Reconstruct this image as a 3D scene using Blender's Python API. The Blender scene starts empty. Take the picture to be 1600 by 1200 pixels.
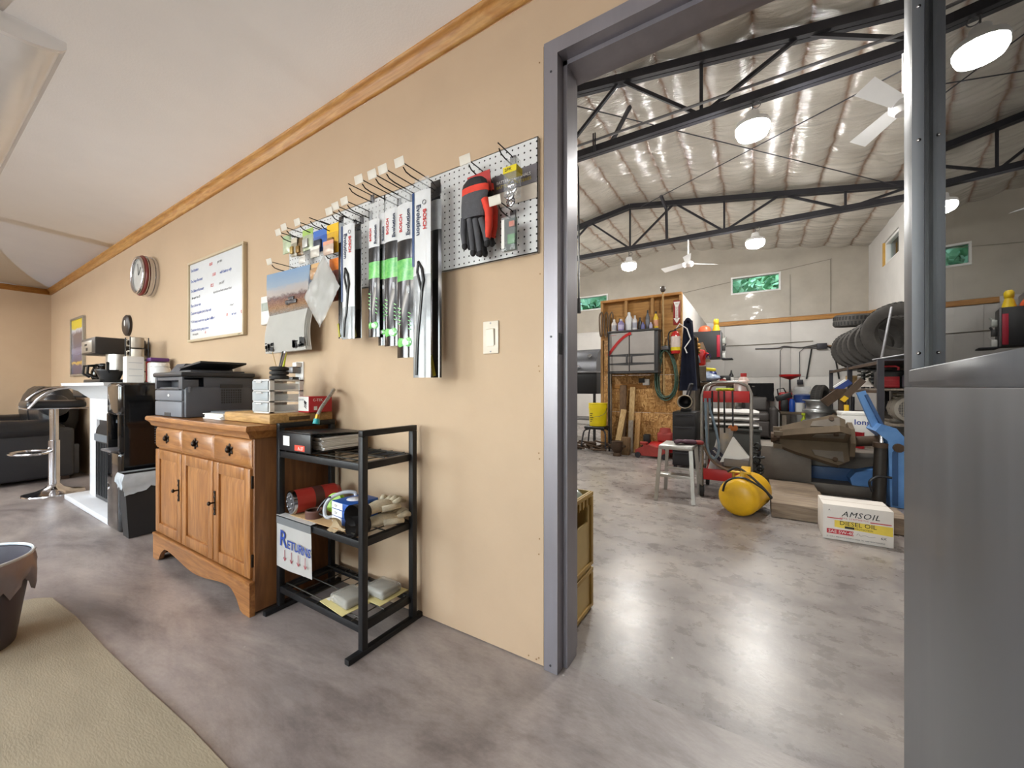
import bpy, bmesh, math, random
from mathutils import Vector, Matrix, Euler, noise

# ------------------------------------------------------------------ camera, world, lights, exposure
SC = bpy.context.scene
COL = SC.collection
F_PX, HOR, CXP, CAMH = 612.0, 605.0, 800.0, 1.0
YAW = math.atan(380.0 / 612.0)
cam_data = bpy.data.cameras.new('camera')
cam = bpy.data.objects.new('camera', cam_data)
COL.objects.link(cam)
cam.location = (0, 0, CAMH)
cam.rotation_euler = (math.pi / 2, 0, YAW)
cam_data.sensor_fit = 'HORIZONTAL'
cam_data.sensor_width = 36.0
cam_data.lens = F_PX / 1600.0 * 36.0
cam_data.shift_y = (HOR - 600.0) / 1600.0
cam_data.clip_start = 0.02
cam_data.clip_end = 200
SC.camera = cam
SC.view_settings.view_transform = 'Standard'
SC.view_settings.look = 'None'
SC.view_settings.gamma = 1.0
SC.view_settings.use_curve_mapping = False
SC.view_settings.exposure = 0.0
try:
    SC.cycles.use_denoising = True
    SC.cycles.max_bounces = 10
    SC.cycles.diffuse_bounces = 5
    SC.cycles.glossy_bounces = 5
    SC.cycles.transparent_max_bounces = 12
    SC.cycles.sample_clamp_indirect = 6.0
    SC.cycles.caustics_reflective = False
    SC.cycles.caustics_refractive = False
except Exception:
    pass

world = bpy.data.worlds.new('overcast_sky')
SC.world = world
world.use_nodes = True
wn = world.node_tree
wn.nodes.clear()
w_out = wn.nodes.new('ShaderNodeOutputWorld')
w_bg = wn.nodes.new('ShaderNodeBackground')
w_sky = wn.nodes.new('ShaderNodeTexSky')
w_sky.sky_type = 'NISHITA'
w_sky.sun_disc = False
w_sky.sun_elevation = math.radians(48)
w_sky.sun_rotation = math.radians(200)
w_bg.inputs[1].default_value = 1.3
wn.links.new(w_sky.outputs[0], w_bg.inputs[0])
wn.links.new(w_bg.outputs[0], w_out.inputs[0])


def area_light(name, loc, size, size_y, power, rot, color=(1, 1, 1)):
    l = bpy.data.lights.new(name, 'AREA')
    l.shape = 'RECTANGLE'
    l.size, l.size_y, l.energy, l.color = size, size_y, power, color
    o = bpy.data.objects.new(name, l)
    o.location = loc
    o.rotation_euler = rot
    COL.objects.link(o)
    return o


# daylight entering by the office shop-front windows in the wall behind the camera, and the glazed door to the left
area_light('daylight_window_a', (-5.6, -3.93, 1.5), 2.6, 1.3, 120, (math.radians(90), 0, 0), (0.93, 0.97, 1.0))
area_light('daylight_window_b', (-1.6, -3.93, 1.5), 2.6, 1.3, 120, (math.radians(90), 0, 0), (0.93, 0.97, 1.0))
# the lit office ceiling tubes, each with an added uplight (their fixtures are built further down)
OFFICE_TUBES = [(-6.9, -0.5, 2.12), (-3.6, -1.5, 2.17), (-0.6, -1.7, 2.22)]
for tx, ty, tz in OFFICE_TUBES:
    area_light('office_tube_light', (tx, ty, tz - 0.085), 2.3, 0.2, 17, (0, 0, 0), (1.0, 0.97, 0.93))
    area_light('added_ceiling_uplight', (tx, ty, tz + 0.035), 2.3, 0.24, 46, (math.pi, 0, 0), (0.97, 0.98, 1.0))  # unseen uplight added above each tube to brighten the ceiling
# the round LED high-bay lamps of the shop (lamps are built further down)
SHOP_LAMPS = [(-0.02, 3.97, 3.27), (0.0, 7.1, 3.27), (-1.93, 7.1, 3.23), (-3.85, 3.97, 3.27), (-3.9, 7.1, 3.25)]
# their glowing lenses are the light sources


# ------------------------------------------------------------------ helpers
_c, _s = math.cos(YAW), math.sin(YAW)


def ray(x, y):
    l = (x - CXP) / F_PX
    v = (HOR - y) / F_PX
    return Vector((l * _c - _s, _c + l * _s, v))


def fl(x, y, z=0.0):
    d = ray(x, y)
    t = (z - CAMH) / d.z
    return Vector((d.x * t, d.y * t, z))


def wl(x, y, Y):
    d = ray(x, y)
    t = Y / d.y
    return Vector((d.x * t, Y, CAMH + d.z * t))


def xl(x, y, X):
    d = ray(x, y)
    t = X / d.x
    return Vector((X, d.y * t, CAMH + d.z * t))


def lin(h):
    if not isinstance(h, str):
        return tuple(h) + (1,) if len(h) == 3 else h
    h = h.lstrip('#')
    r = []
    for i in (0, 2, 4):
        v = int(h[i:i + 2], 16) / 255
        r.append(v / 12.92 if v <= 0.04045 else ((v + 0.055) / 1.055) ** 2.4)
    return (*r, 1)


MATS = {}


def M(name, col='808080', rough=0.5, metal=0.0, var=0.08, scale=8.0, bump=0.0, bscale=60.0, coat=0.0, col2=None,
      stretch=(1, 1, 1), em=0.0, alpha=1.0, spec=0.5, rvar=0.0):
    """procedural material: noise-varied colour, optional bump"""
    if name in MATS:
        return MATS[name]
    m = bpy.data.materials.new(name)
    m.use_nodes = True
    nt = m.node_tree
    bs = nt.nodes['Principled BSDF']
    c = lin(col)
    tc = nt.nodes.new('ShaderNodeTexCoord')
    mp = nt.nodes.new('ShaderNodeMapping')
    mp.inputs['Scale'].default_value = stretch
    nt.links.new(tc.outputs['Object'], mp.inputs[0])
    nz = nt.nodes.new('ShaderNodeTexNoise')
    nz.inputs['Scale'].default_value = scale
    nz.inputs['Detail'].default_value = 5
    nz.inputs['Roughness'].default_value = 0.6
    nt.links.new(mp.outputs[0], nz.inputs[0])
    rp = nt.nodes.new('ShaderNodeValToRGB')
    rp.color_ramp.elements[0].position = 0.3
    rp.color_ramp.elements[1].position = 0.7
    if col2:
        a, b = c, lin(col2)
    else:
        a = tuple(max(0, v * (1 - var)) for v in c[:3]) + (1,)
        b = tuple(min(1, v * (1 + var)) for v in c[:3]) + (1,)
    rp.color_ramp.elements[0].color = a
    rp.color_ramp.elements[1].color = b
    nt.links.new(nz.outputs[0], rp.inputs[0])
    nt.links.new(rp.outputs[0], bs.inputs['Base Color'])
    bs.inputs['Roughness'].default_value = rough
    if rvar:
        mr = nt.nodes.new('ShaderNodeMapRange')
        mr.inputs['To Min'].default_value = rough - rvar
        mr.inputs['To Max'].default_value = rough + rvar
        nt.links.new(nz.outputs[0], mr.inputs[0])
        nt.links.new(mr.outputs[0], bs.inputs['Roughness'])
    bs.inputs['Metallic'].default_value = metal
    bs.inputs['Specular IOR Level'].default_value = spec
    if coat:
        bs.inputs['Coat Weight'].default_value = coat
        bs.inputs['Coat Roughness'].default_value = 0.08
    if em:
        bs.inputs['Emission Color'].default_value = c
        bs.inputs['Emission Strength'].default_value = em
    if bump:
        n2 = nt.nodes.new('ShaderNodeTexNoise')
        n2.inputs['Scale'].default_value = bscale
        n2.inputs['Detail'].default_value = 3
        nt.links.new(mp.outputs[0], n2.inputs[0])
        bp = nt.nodes.new('ShaderNodeBump')
        bp.inputs['Strength'].default_value = bump
        bp.inputs['Distance'].default_value = 0.01
        nt.links.new(n2.outputs[0], bp.inputs['Height'])
        nt.links.new(bp.outputs[0], bs.inputs['Normal'])
        nt.links.new(bp.outputs[0], bs.inputs['Coat Normal'])
    if alpha < 1:
        bs.inputs['Alpha'].default_value = alpha
    MATS[name] = m
    return m


class B:
    """collects simple shapes into one bmesh"""

    def __init__(s):
        s.bm = bmesh.new()

    def box(s, x0, x1, y0, y1, z0, z1, bev=0.0, seg=2):
        return s.obox(((x0 + x1) / 2, (y0 + y1) / 2, (z0 + z1) / 2), (x1 - x0, y1 - y0, z1 - z0), None, bev, seg)

    def obox(s, c, size, rot=None, bev=0.0, seg=2):
        m = Matrix.Translation(Vector(c))
        if rot is not None:
            m = m @ (rot.to_4x4() if isinstance(rot, Matrix) else Euler(rot).to_matrix().to_4x4())
        m = m @ Matrix.Diagonal((abs(size[0]), abs(size[1]), abs(size[2]), 1))
        t = bmesh.new()
        bmesh.ops.create_cube(t, size=1, matrix=m)
        if bev:
            bmesh.ops.bevel(t, geom=t.edges[:], offset=min(bev, min(abs(v) for v in size) * 0.49), segments=seg, affect='EDGES', profile=0.5)
        s._merge(t)
        return s

    def _merge(s, t):
        me = bpy.data.meshes.new('tmp')
        t.to_mesh(me)
        t.free()
        s.bm.from_mesh(me)
        bpy.data.meshes.remove(me)

    def beam(s, p0, p1, w, h, up=(0, 0, 1), bev=0.0):
        p0, p1 = Vector(p0), Vector(p1)
        d = p1 - p0
        y = d.normalized()
        u = Vector(up)
        x = y.cross(u)
        if x.length < 1e-4:
            x = y.cross(Vector((1, 0, 0)))
        x.normalize()
        z = x.cross(y)
        r = Matrix((x, y, z)).transposed()
        return s.obox((p0 + p1) / 2, (w, d.length, h), r, bev)

    def cyl(s, p0, p1, r0, r1=None, seg=16, cap=True):
        p0, p1 = Vector(p0), Vector(p1)
        r1 = r0 if r1 is None else r1
        d = p1 - p0
        z = d.normalized()
        a = Vector((1, 0, 0)) if abs(z.x) < 0.9 else Vector((0, 1, 0))
        x = z.cross(a).normalized()
        y = z.cross(x)
        ra, rb = [], []
        for i in range(seg):
            t = 2 * math.pi * i / seg
            v = x * math.cos(t) + y * math.sin(t)
            ra.append(s.bm.verts.new(p0 + v * r0))
            rb.append(s.bm.verts.new(p1 + v * r1))
        for i in range(seg):
            j = (i + 1) % seg
            s.bm.faces.new((ra[i], ra[j], rb[j], rb[i]))
        if cap:
            s.bm.faces.new(ra[::-1])
            s.bm.faces.new(rb)
        return s

    def lathe(s, prof, c=(0, 0, 0), rot=None, seg=24):
        m = Matrix.Translation(Vector(c))
        if rot is not None:
            m = m @ Euler(rot).to_matrix().to_4x4()
        rings = []
        for r, z in prof:
            if r < 1e-5:
                rings.append([s.bm.verts.new(m @ Vector((0, 0, z)))])
            else:
                rings.append([s.bm.verts.new(m @ Vector((r * math.cos(2 * math.pi * i / seg), r * math.sin(2 * math.pi * i / seg), z))) for i in range(seg)])
        for a, b in zip(rings, rings[1:]):
            for i in range(seg):
                j = (i + 1) % seg
                if len(a) == 1 and len(b) == 1:
                    continue
                if len(a) == 1:
                    s.bm.faces.new((a[0], b[j], b[i]))
                elif len(b) == 1:
                    s.bm.faces.new((a[i], a[j], b[0]))
                else:
                    s.bm.faces.new((a[i], a[j], b[j], b[i]))
        return s

    def tube(s, pts, r, seg=8, closed=False, cap=True, smooth=0):
        pts = [Vector(p) for p in pts]
        if smooth:
            pts = spline(pts, smooth, closed)
        n = len(pts)
        rings = []
        prev = None
        for i in range(n):
            if closed:
                d = (pts[(i + 1) % n] - pts[i - 1])
            else:
                d = pts[min(i + 1, n - 1)] - pts[max(i - 1, 0)]
            d.normalize()
            if prev is None:
                a = Vector((0, 0, 1)) if abs(d.z) < 0.9 else Vector((1, 0, 0))
                x = d.cross(a).normalized()
            else:
                x = (prev - d * prev.dot(d))
                if x.length < 1e-5:
                    x = d.orthogonal()
                x.normalize()
            prev = x
            y = d.cross(x)
            rr = r[i] if isinstance(r, (list, tuple)) else r
            rings.append([s.bm.verts.new(pts[i] + (x * math.cos(2 * math.pi * k / seg) + y * math.sin(2 * math.pi * k / seg)) * rr) for k in range(seg)])
        m = n if closed else n - 1
        for i in range(m):
            a, b = rings[i], rings[(i + 1) % n]
            for k in range(seg):
                j = (k + 1) % seg
                s.bm.faces.new((a[k], a[j], b[j], b[k]))
        if cap and not closed:
            s.bm.faces.new(rings[0][::-1])
            s.bm.faces.new(rings[-1])
        return s

    def ext(s, poly, vec):
        """polygon (3-D points) extruded by a vector"""
        vec = Vector(vec)
        a = [s.bm.verts.new(Vector(p)) for p in poly]
        b = [s.bm.verts.new(Vector(p) + vec) for p in poly]
        n = len(a)
        s.bm.faces.new(a[::-1])
        s.bm.faces.new(b)
        for i in range(n):
            j = (i + 1) % n
            s.bm.faces.new((a[i], a[j], b[j], b[i]))
        return s

    def face(s, pts):
        s.bm.faces.new([s.bm.verts.new(Vector(p)) for p in pts])
        return s

    def sph(s, c, r, seg=16, rings=10, rot=None):
        r = (r, r, r) if not isinstance(r, (tuple, list)) else r
        m = Matrix.Translation(Vector(c))
        if rot is not None:
            m = m @ Euler(rot).to_matrix().to_4x4()
        m = m @ Matrix.Diagonal((*r, 1))
        bmesh.ops.create_uvsphere(s.bm, u_segments=seg, v_segments=rings, radius=1, matrix=m)
        return s

    def torus(s, c, R, r, rot=None, seg=28, sg=8):
        m = Matrix.Translation(Vector(c))
        if rot is not None:
            m = m @ Euler(rot).to_matrix().to_4x4()
        pts = [m @ Vector((R * math.cos(2 * math.pi * i / seg), R * math.sin(2 * math.pi * i / seg), 0)) for i in range(seg)]
        return s.tube(pts, r, sg, closed=True)

    def grid(s, nx, ny, f, thick=0.0):
        vs = [[s.bm.verts.new(Vector(f(i / nx, j / ny))) for i in range(nx + 1)] for j in range(ny + 1)]
        fs = []
        for j in range(ny):
            for i in range(nx):
                fs.append(s.bm.faces.new((vs[j][i], vs[j][i + 1], vs[j + 1][i + 1], vs[j + 1][i])))
        if thick:
            bmesh.ops.solidify(s.bm, geom=fs, thickness=thick)
        return s

    def text(s, txt, size, m, depth=0.0006, shear=0.0, align='LEFT', space=1.0, bold=0.0):
        cu = bpy.data.curves.new('t', 'FONT')
        cu.body = txt
        cu.size = size
        cu.extrude = depth
        cu.shear = shear
        cu.align_x = align
        cu.space_character = space
        cu.offset = bold
        cu.resolution_u = 2
        ob = bpy.data.objects.new('t', cu)
        COL.objects.link(ob)
        dg = bpy.context.evaluated_depsgraph_get()
        me = bpy.data.meshes.new_from_object(ob.evaluated_get(dg))
        me.transform(m)
        s.bm.from_mesh(me)
        bpy.data.meshes.remove(me)
        bpy.data.objects.remove(ob)
        bpy.data.curves.remove(cu)
        return s


def spline(pts, n=6, closed=False):
    out = []
    m = len(pts)
    rng = range(m) if closed else range(m - 1)
    for i in rng:
        p0 = pts[(i - 1) % m] if closed or i > 0 else pts[i]
        p1 = pts[i]
        p2 = pts[(i + 1) % m]
        p3 = pts[(i + 2) % m] if closed or i + 2 < m else p2
        for k in range(n):
            t = k / n
            out.append(0.5 * ((2 * p1) + (p2 - p0) * t + (2 * p0 - 5 * p1 + 4 * p2 - p3) * t * t + (3 * p1 - p0 - 3 * p2 + p3) * t ** 3))
    if not closed:
        out.append(pts[-1])
    return out


def root_of(o):
    while o.parent:
        o = o.parent
    return o


def obj(name, b, mat, parent=None, smooth=38, world=True, label=None):
    """link a builder as ONE mesh object; world coordinates are moved into the thing's frame"""
    bm = b.bm if isinstance(b, B) else b
    if parent is not None and world:
        r = root_of(parent)
        mw = Matrix.Translation(r.location) @ r.rotation_euler.to_matrix().to_4x4()
        bmesh.ops.transform(bm, matrix=mw.inverted(), verts=bm.verts)
    if smooth is not None:
        ang = math.radians(smooth)
        for f in bm.faces:
            f.smooth = True
        for e in bm.edges:
            if len(e.link_faces) == 2 and e.calc_face_angle(0) > ang:
                e.smooth = False
    bmesh.ops.recalc_face_normals(bm, faces=bm.faces) if len(bm.faces) < 60000 else None
    me = bpy.data.meshes.new(name)
    bm.to_mesh(me)
    bm.free()
    o = bpy.data.objects.new(name, me)
    COL.objects.link(o)
    if mat is not None:
        me.materials.append(mat)
    if parent is not None:
        o.parent = parent
    if label:
        o['label'] = label
    return o


def tag(o, label, cat, group=None, kind=None):
    o['label'] = label
    o['category'] = cat
    if group:
        o['group'] = group
    if kind:
        o['kind'] = kind
    return o


def thing(name, label, cat, loc=(0, 0, 0), rz=0.0, group=None, kind=None):
    o = bpy.data.objects.new(name, None)
    o.empty_display_size = 0.05
    COL.objects.link(o)
    o.location = loc
    o.rotation_euler = (0, 0, rz)
    return tag(o, label, cat, group, kind)


def single(name, b, mat, label, cat, group=None, kind=None, smooth=38, base=None):
    """a thing that is one mesh; its origin is put at its base"""
    bm = b.bm
    if base is None:
        xs = [v.co.x for v in bm.verts]
        ys = [v.co.y for v in bm.verts]
        zs = [v.co.z for v in bm.verts]
        base = ((min(xs) + max(xs)) / 2, (min(ys) + max(ys)) / 2, min(zs))
    bmesh.ops.translate(bm, vec=-Vector(base), verts=bm.verts)
    o = obj(name, b, mat, smooth=smooth)
    o.location = base
    return tag(o, label, cat, group, kind)


def copy_tree(o, loc=None, rz=None, label=None, parent=None):
    c = o.copy()
    COL.objects.link(c)
    c.parent = parent
    if loc is not None:
        c.location = loc
    if rz is not None:
        c.rotation_euler = (0, 0, rz)
    if label:
        c['label'] = label
    for ch in list(o.children):
        copy_tree(ch, parent=c)
    return c


def XZ(x, y, z, rz=0.0, roll=0.0):
    """matrix for text standing on a wall that faces -Y (reads along +X)"""
    return Matrix.Translation((x, y, z)) @ Matrix.Rotation(rz, 4, 'Z') @ Matrix.Rotation(math.pi / 2, 4, 'X') @ Matrix.Rotation(roll, 4, 'Z')


def nodes_of(name):
    m = bpy.data.materials.new(name)
    m.use_nodes = True
    MATS[name] = m
    return m, m.node_tree, m.node_tree.nodes['Principled BSDF']


def nd(nt, kind, **kw):
    n = nt.nodes.new('ShaderNode' + kind)
    for k, v in kw.items():
        if k in n.inputs.keys():
            n.inputs[k].default_value = v
        else:
            setattr(n, k, v)
    return n


def ramp(nt, fac, stops, interp='LINEAR'):
    r = nt.nodes.new('ShaderNodeValToRGB')
    r.color_ramp.interpolation = interp
    e = r.color_ramp.elements
    while len(e) < len(stops):
        e.new(0.5)
    for el, (p, c) in zip(e, stops):
        el.position = p
        el.color = lin(c)
    nt.links.new(fac, r.inputs[0])
    return r


def mixc(nt, fac, a, b, mode='MIX'):
    n = nt.nodes.new('ShaderNodeMix')
    n.data_type = 'RGBA'
    n.blend_type = mode
    for s, v in ((0, fac), (6, a), (7, b)):
        if hasattr(v, 'links') or hasattr(v, 'is_linked'):
            nt.links.new(v, n.inputs[s])
        elif s == 0:
            n.inputs[0].default_value = v
        else:
            n.inputs[s].default_value = lin(v)
    return n.outputs[2]


# ------------------------------------------------------------------ special materials
def concrete(name, c1, c2, c3, rough, streak=(1, 1, 1), spec=0.5):
    m, nt, bs = nodes_of(name)
    tc = nd(nt, 'TexCoord')
    mp = nd(nt, 'Mapping')
    mp.inputs['Scale'].default_value = streak
    nt.links.new(tc.outputs['Object'], mp.inputs[0])
    n1 = nd(nt, 'TexNoise', Scale=1.5, Detail=8, Roughness=0.68, Distortion=0.6)
    n2 = nd(nt, 'TexNoise', Scale=7.0, Detail=8, Roughness=0.7)
    n3 = nd(nt, 'TexNoise', Scale=55.0, Detail=4, Roughness=0.7)
    for n in (n1, n2, n3):
        nt.links.new(mp.outputs[0], n.inputs[0])
    r1 = ramp(nt, n1.outputs[0], [(0.36, c1), (0.5, c2), (0.64, c3)])
    r2 = ramp(nt, n2.outputs[0], [(0.28, 'aaa29e'), (0.5, 'ece9e7'), (0.75, 'ffffff')])
    a = mixc(nt, 0.6, r1.outputs[0], r2.outputs[0], 'MULTIPLY')
    r3 = ramp(nt, n3.outputs[0], [(0.25, 'd0ccc8'), (0.7, 'ffffff')])
    a = mixc(nt, 0.4, a, r3.outputs[0], 'MULTIPLY')
    vo = nd(nt, 'TexVoronoi', Scale=6.0)
    nt.links.new(tc.outputs['Object'], vo.inputs[0])
    rs = ramp(nt, vo.outputs['Distance'], [(0.0, 'ffffff'), (0.035, '000000')])
    a = mixc(nt, rs.outputs[0], a, 'cfccc6')
    nt.links.new(a, bs.inputs['Base Color'])
    rr = nd(nt, 'MapRange')
    rr.inputs['From Min'].default_value = 0.35
    rr.inputs['From Max'].default_value = 0.65
    rr.inputs['To Min'].default_value = rough * 0.92
    rr.inputs['To Max'].default_value = rough * 1.1
    nt.links.new(n2.outputs[0], rr.inputs[0])
    nt.links.new(rr.outputs[0], bs.inputs['Roughness'])
    bs.inputs['Specular IOR Level'].default_value = spec
    bp = nd(nt, 'Bump', Strength=0.12, Distance=0.004)
    nt.links.new(n3.outputs[0], bp.inputs['Height'])
    nt.links.new(bp.outputs[0], bs.inputs['Normal'])
    return m


def wood(name, c1, c2, rough=0.45, axis='X', scale=6.0, coat=0.0):
    m, nt, bs = nodes_of(name)
    tc = nd(nt, 'TexCoord')
    mp = nd(nt, 'Mapping')
    st = {'X': (0.12, 1, 1), 'Y': (1, 0.12, 1), 'Z': (1, 1, 0.12)}[axis]
    mp.inputs['Scale'].default_value = st
    nt.links.new(tc.outputs['Object'], mp.inputs[0])
    n1 = nd(nt, 'TexNoise', Scale=scale * 2.2, Detail=6, Roughness=0.6, Distortion=1.4)
    n2 = nd(nt, 'TexNoise', Scale=scale * 14, Detail=3)
    nt.links.new(mp.outputs[0], n1.inputs[0])
    nt.links.new(mp.outputs[0], n2.inputs[0])
    r = ramp(nt, n1.outputs[0], [(0.3, c1), (0.46, c2), (0.54, c1), (0.68, c2)])
    r2 = ramp(nt, n2.outputs[0], [(0.35, 'b8a898'), (0.6, 'ffffff')])
    a = mixc(nt, 0.45, r.outputs[0], r2.outputs[0], 'MULTIPLY')
    nt.links.new(a, bs.inputs['Base Color'])
    bs.inputs['Roughness'].default_value = rough
    if coat:
        bs.inputs['Coat Weight'].default_value = coat
        bs.inputs['Coat Roughness'].default_value = 0.2
    return m


def osb(name):
    m, nt, bs = nodes_of(name)
    tc = nd(nt, 'TexCoord')
    outs = []
    for st, ry in (((1.0, 1, 0.22), 0.5), ((0.22, 1, 1.0), 0.2), ((1.0, 1, 0.25), -0.7)):
        mp = nd(nt, 'Mapping')
        mp.inputs['Scale'].default_value = st
        mp.inputs['Rotation'].default_value = (0, ry, 0)
        nt.links.new(tc.outputs['Object'], mp.inputs[0])
        vo = nd(nt, 'TexVoronoi', Scale=55.0)
        nt.links.new(mp.outputs[0], vo.inputs[0])
        sp = nd(nt, 'SeparateColor')
        nt.links.new(vo.outputs['Color'], sp.inputs[0])
        outs.append(ramp(nt, sp.outputs[0], [(0.0, '83592a'), (0.5, 'b08146'), (1.0, 'cfa56a')]).outputs[0])
    n = nd(nt, 'TexNoise', Scale=14.0, Detail=2)
    nt.links.new(tc.outputs['Object'], n.inputs[0])
    f1 = ramp(nt, n.outputs[0], [(0.47, '000000'), (0.5, 'ffffff')])
    n2 = nd(nt, 'TexNoise', Scale=17.0, Detail=2)
    nt.links.new(tc.outputs['Object'], n2.inputs[0])
    f2 = ramp(nt, n2.outputs[0], [(0.5, '000000'), (0.53, 'ffffff')])
    a = mixc(nt, f1.outputs[0], outs[0], outs[1])
    a = mixc(nt, f2.outputs[0], a, outs[2])
    nt.links.new(a, bs.inputs['Base Color'])
    bs.inputs['Roughness'].default_value = 0.6
    return m


def glass(name, tint='e8f0ee', refl_ior=1.5, rough=0.0, lines=0.0):
    m, nt, bs = nodes_of(name)
    nt.nodes.remove(bs)
    out = nt.nodes['Material Output']
    tr = nd(nt, 'BsdfTransparent')
    tr.inputs[0].default_value = lin(tint)
    gl = nd(nt, 'BsdfGlossy')
    gl.inputs['Roughness'].default_value = rough
    fr = nd(nt, 'Fresnel', IOR=refl_ior)
    if lines:
        tc = nd(nt, 'TexCoord')
        wv = nd(nt, 'TexWave', Scale=lines)
        wv.bands_direction = 'X'
        nt.links.new(tc.outputs['Object'], wv.inputs[0])
        bp = nd(nt, 'Bump', Strength=0.05, Distance=0.0005)
        nt.links.new(wv.outputs['Fac'], bp.inputs['Height'])
        nt.links.new(bp.outputs[0], gl.inputs['Normal'])
    mx = nd(nt, 'MixShader')
    nt.links.new(fr.outputs[0], mx.inputs[0])
    nt.links.new(tr.outputs[0], mx.inputs[1])
    nt.links.new(gl.outputs[0], mx.inputs[2])
    nt.links.new(mx.outputs[0], out.inputs[0])
    return m


def poly_film(name):
    """shiny wrinkled vapour barrier over insulation, brown seams every 0.4 m in X"""
    m, nt, bs = nodes_of(name)
    tc = nd(nt, 'TexCoord')
    sx = nd(nt, 'SeparateXYZ')
    nt.links.new(tc.outputs['Object'], sx.inputs[0])
    nzd = nd(nt, 'TexNoise', Scale=3.0, Detail=3)
    nt.links.new(tc.outputs['Object'], nzd.inputs[0])
    ad = nd(nt, 'Math', operation='MULTIPLY_ADD')
    ad.inputs[1].default_value = 0.10
    nt.links.new(nzd.outputs[0], ad.inputs[0])
    nt.links.new(sx.outputs[0], ad.inputs[2])
    of = nd(nt, 'Math', operation='ADD')
    of.inputs[1].default_value = 40.0 - 0.38 - 0.05 + 0.2
    nt.links.new(ad.outputs[0], of.inputs[0])
    md = nd(nt, 'Math', operation='MODULO')
    md.inputs[1].default_value = 0.4
    nt.links.new(of.outputs[0], md.inputs[0])
    sb = nd(nt, 'Math', operation='SUBTRACT')
    sb.inputs[1].default_value = 0.2
    nt.links.new(md.outputs[0], sb.inputs[0])
    ab = nd(nt, 'Math', operation='ABSOLUTE')
    nt.links.new(sb.outputs[0], ab.inputs[0])
    n2 = nd(nt, 'TexNoise', Scale=2.2, Detail=5)
    nt.links.new(tc.outputs['Object'], n2.inputs[0])
    base = ramp(nt, n2.outputs[0], [(0.3, 'b7afa2'), (0.5, 'cac3b7'), (0.7, 'd6d0c6')])
    seam = ramp(nt, ab.outputs[0], [(0.0, 'ffffff'), (0.022, 'a0a0a0'), (0.05, '000000')])
    a = mixc(nt, seam.outputs[0], base.outputs[0], '8f6f58')
    nt.links.new(a, bs.inputs['Base Color'])
    bs.inputs['Roughness'].default_value = 0.32
    bs.inputs['Coat Weight'].default_value = 0.9
    bs.inputs['Coat Roughness'].default_value = 0.12
    mp = nd(nt, 'Mapping')
    mp.inputs['Scale'].default_value = (0.55, 3.2, 1)
    nt.links.new(tc.outputs['Object'], mp.inputs[0])
    n3 = nd(nt, 'TexNoise', Scale=8.0, Detail=8, Roughness=0.62, Distortion=1.6)
    nt.links.new(mp.outputs[0], n3.inputs[0])
    bp = nd(nt, 'Bump', Strength=1.0, Distance=0.05)
    nt.links.new(n3.outputs[0], bp.inputs['Height'])
    nt.links.new(bp.outputs[0], bs.inputs['Normal'])
    bp2 = nd(nt, 'Bump', Strength=0.22, Distance=0.03)
    nt.links.new(n3.outputs[0], bp2.inputs['Height'])
    nt.links.new(bp2.outputs[0], bs.inputs['Coat Normal'])
    return m


def pegboard(name):
    m, nt, bs = nodes_of(name)
    tc = nd(nt, 'TexCoord')
    sx = nd(nt, 'SeparateXYZ')
    nt.links.new(tc.outputs['Object'], sx.inputs[0])
    ds = []
    for k in (0, 2):
        a = nd(nt, 'Math', operation='ADD')
        a.inputs[1].default_value = 20.0127
        nt.links.new(sx.outputs[k], a.inputs[0])
        b = nd(nt, 'Math', operation='MODULO')
        b.inputs[1].default_value = 0.0254
        nt.links.new(a.outputs[0], b.inputs[0])
        c = nd(nt, 'Math', operation='SUBTRACT')
        c.inputs[1].default_value = 0.0127
        nt.links.new(b.outputs[0], c.inputs[0])
        d = nd(nt, 'Math', operation='POWER')
        d.inputs[1].default_value = 2
        e = nd(nt, 'Math', operation='ABSOLUTE')
        nt.links.new(c.outputs[0], e.inputs[0])
        nt.links.new(e.outputs[0], d.inputs[0])
        ds.append(d)
    ad = nd(nt, 'Math', operation='ADD')
    nt.links.new(ds[0].outputs[0], ad.inputs[0])
    nt.links.new(ds[1].outputs[0], ad.inputs[1])
    lt = nd(nt, 'Math', operation='LESS_THAN')
    lt.inputs[1].default_value = 0.0035 ** 2
    nt.links.new(ad.outputs[0], lt.inputs[0])
    a = mixc(nt, lt.outputs[0], 'd3d5d6', '17171a')
    nt.links.new(a, bs.inputs['Base Color'])
    bs.inputs['Roughness'].default_value = 0.4
    bs.inputs['Metallic'].default_value = 0.1
    return m

# ------------------------------------------------------------------ common materials
WALLY = 1.248
TAN = M('tan_wall_paint', 'b8a084', 0.62, var=0.035, scale=3, bump=0.04, bscale=90)
WHITE_CEIL = M('white_ceiling_paint', 'e2e2e4', 0.85, var=0.02, scale=4, bump=0.05, bscale=120)
PINE = wood('pine_trim', 'b98240', 'c99a58', 0.42, 'X', 5)
PINEY = wood('pine_trim_y', 'b07a3a', 'c08e4c', 0.42, 'Y', 5)
FRAME_GREY = M('brushed_grey_steel', '8d8a90', 0.36, 0.55, var=0.08, scale=5, stretch=(3, 3, 0.3), bump=0.03, bscale=40)
FLOOR_O = concrete('office_concrete', '7d7573', '9c9491', 'b2aaa4', 0.34, (0.7, 1.6, 1))
FLOOR_S = concrete('shop_concrete', '7e7776', '9b9592', 'b1aaa4', 0.28, (1, 1.2, 1))
BLACKMETAL = M('black_metal', '1b1c1e', 0.42, 0.3, var=0.25, scale=14)
STEEL_DK = M('dark_painted_steel', '34343a', 0.5, 0.35, var=0.15, scale=6)
CHROME = M('chrome', 'c9c9cc', 0.12, 1.0, var=0.03)
ALU = M('aluminium', 'b4b3ae', 0.34, 0.9, var=0.08, scale=12)
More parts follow.
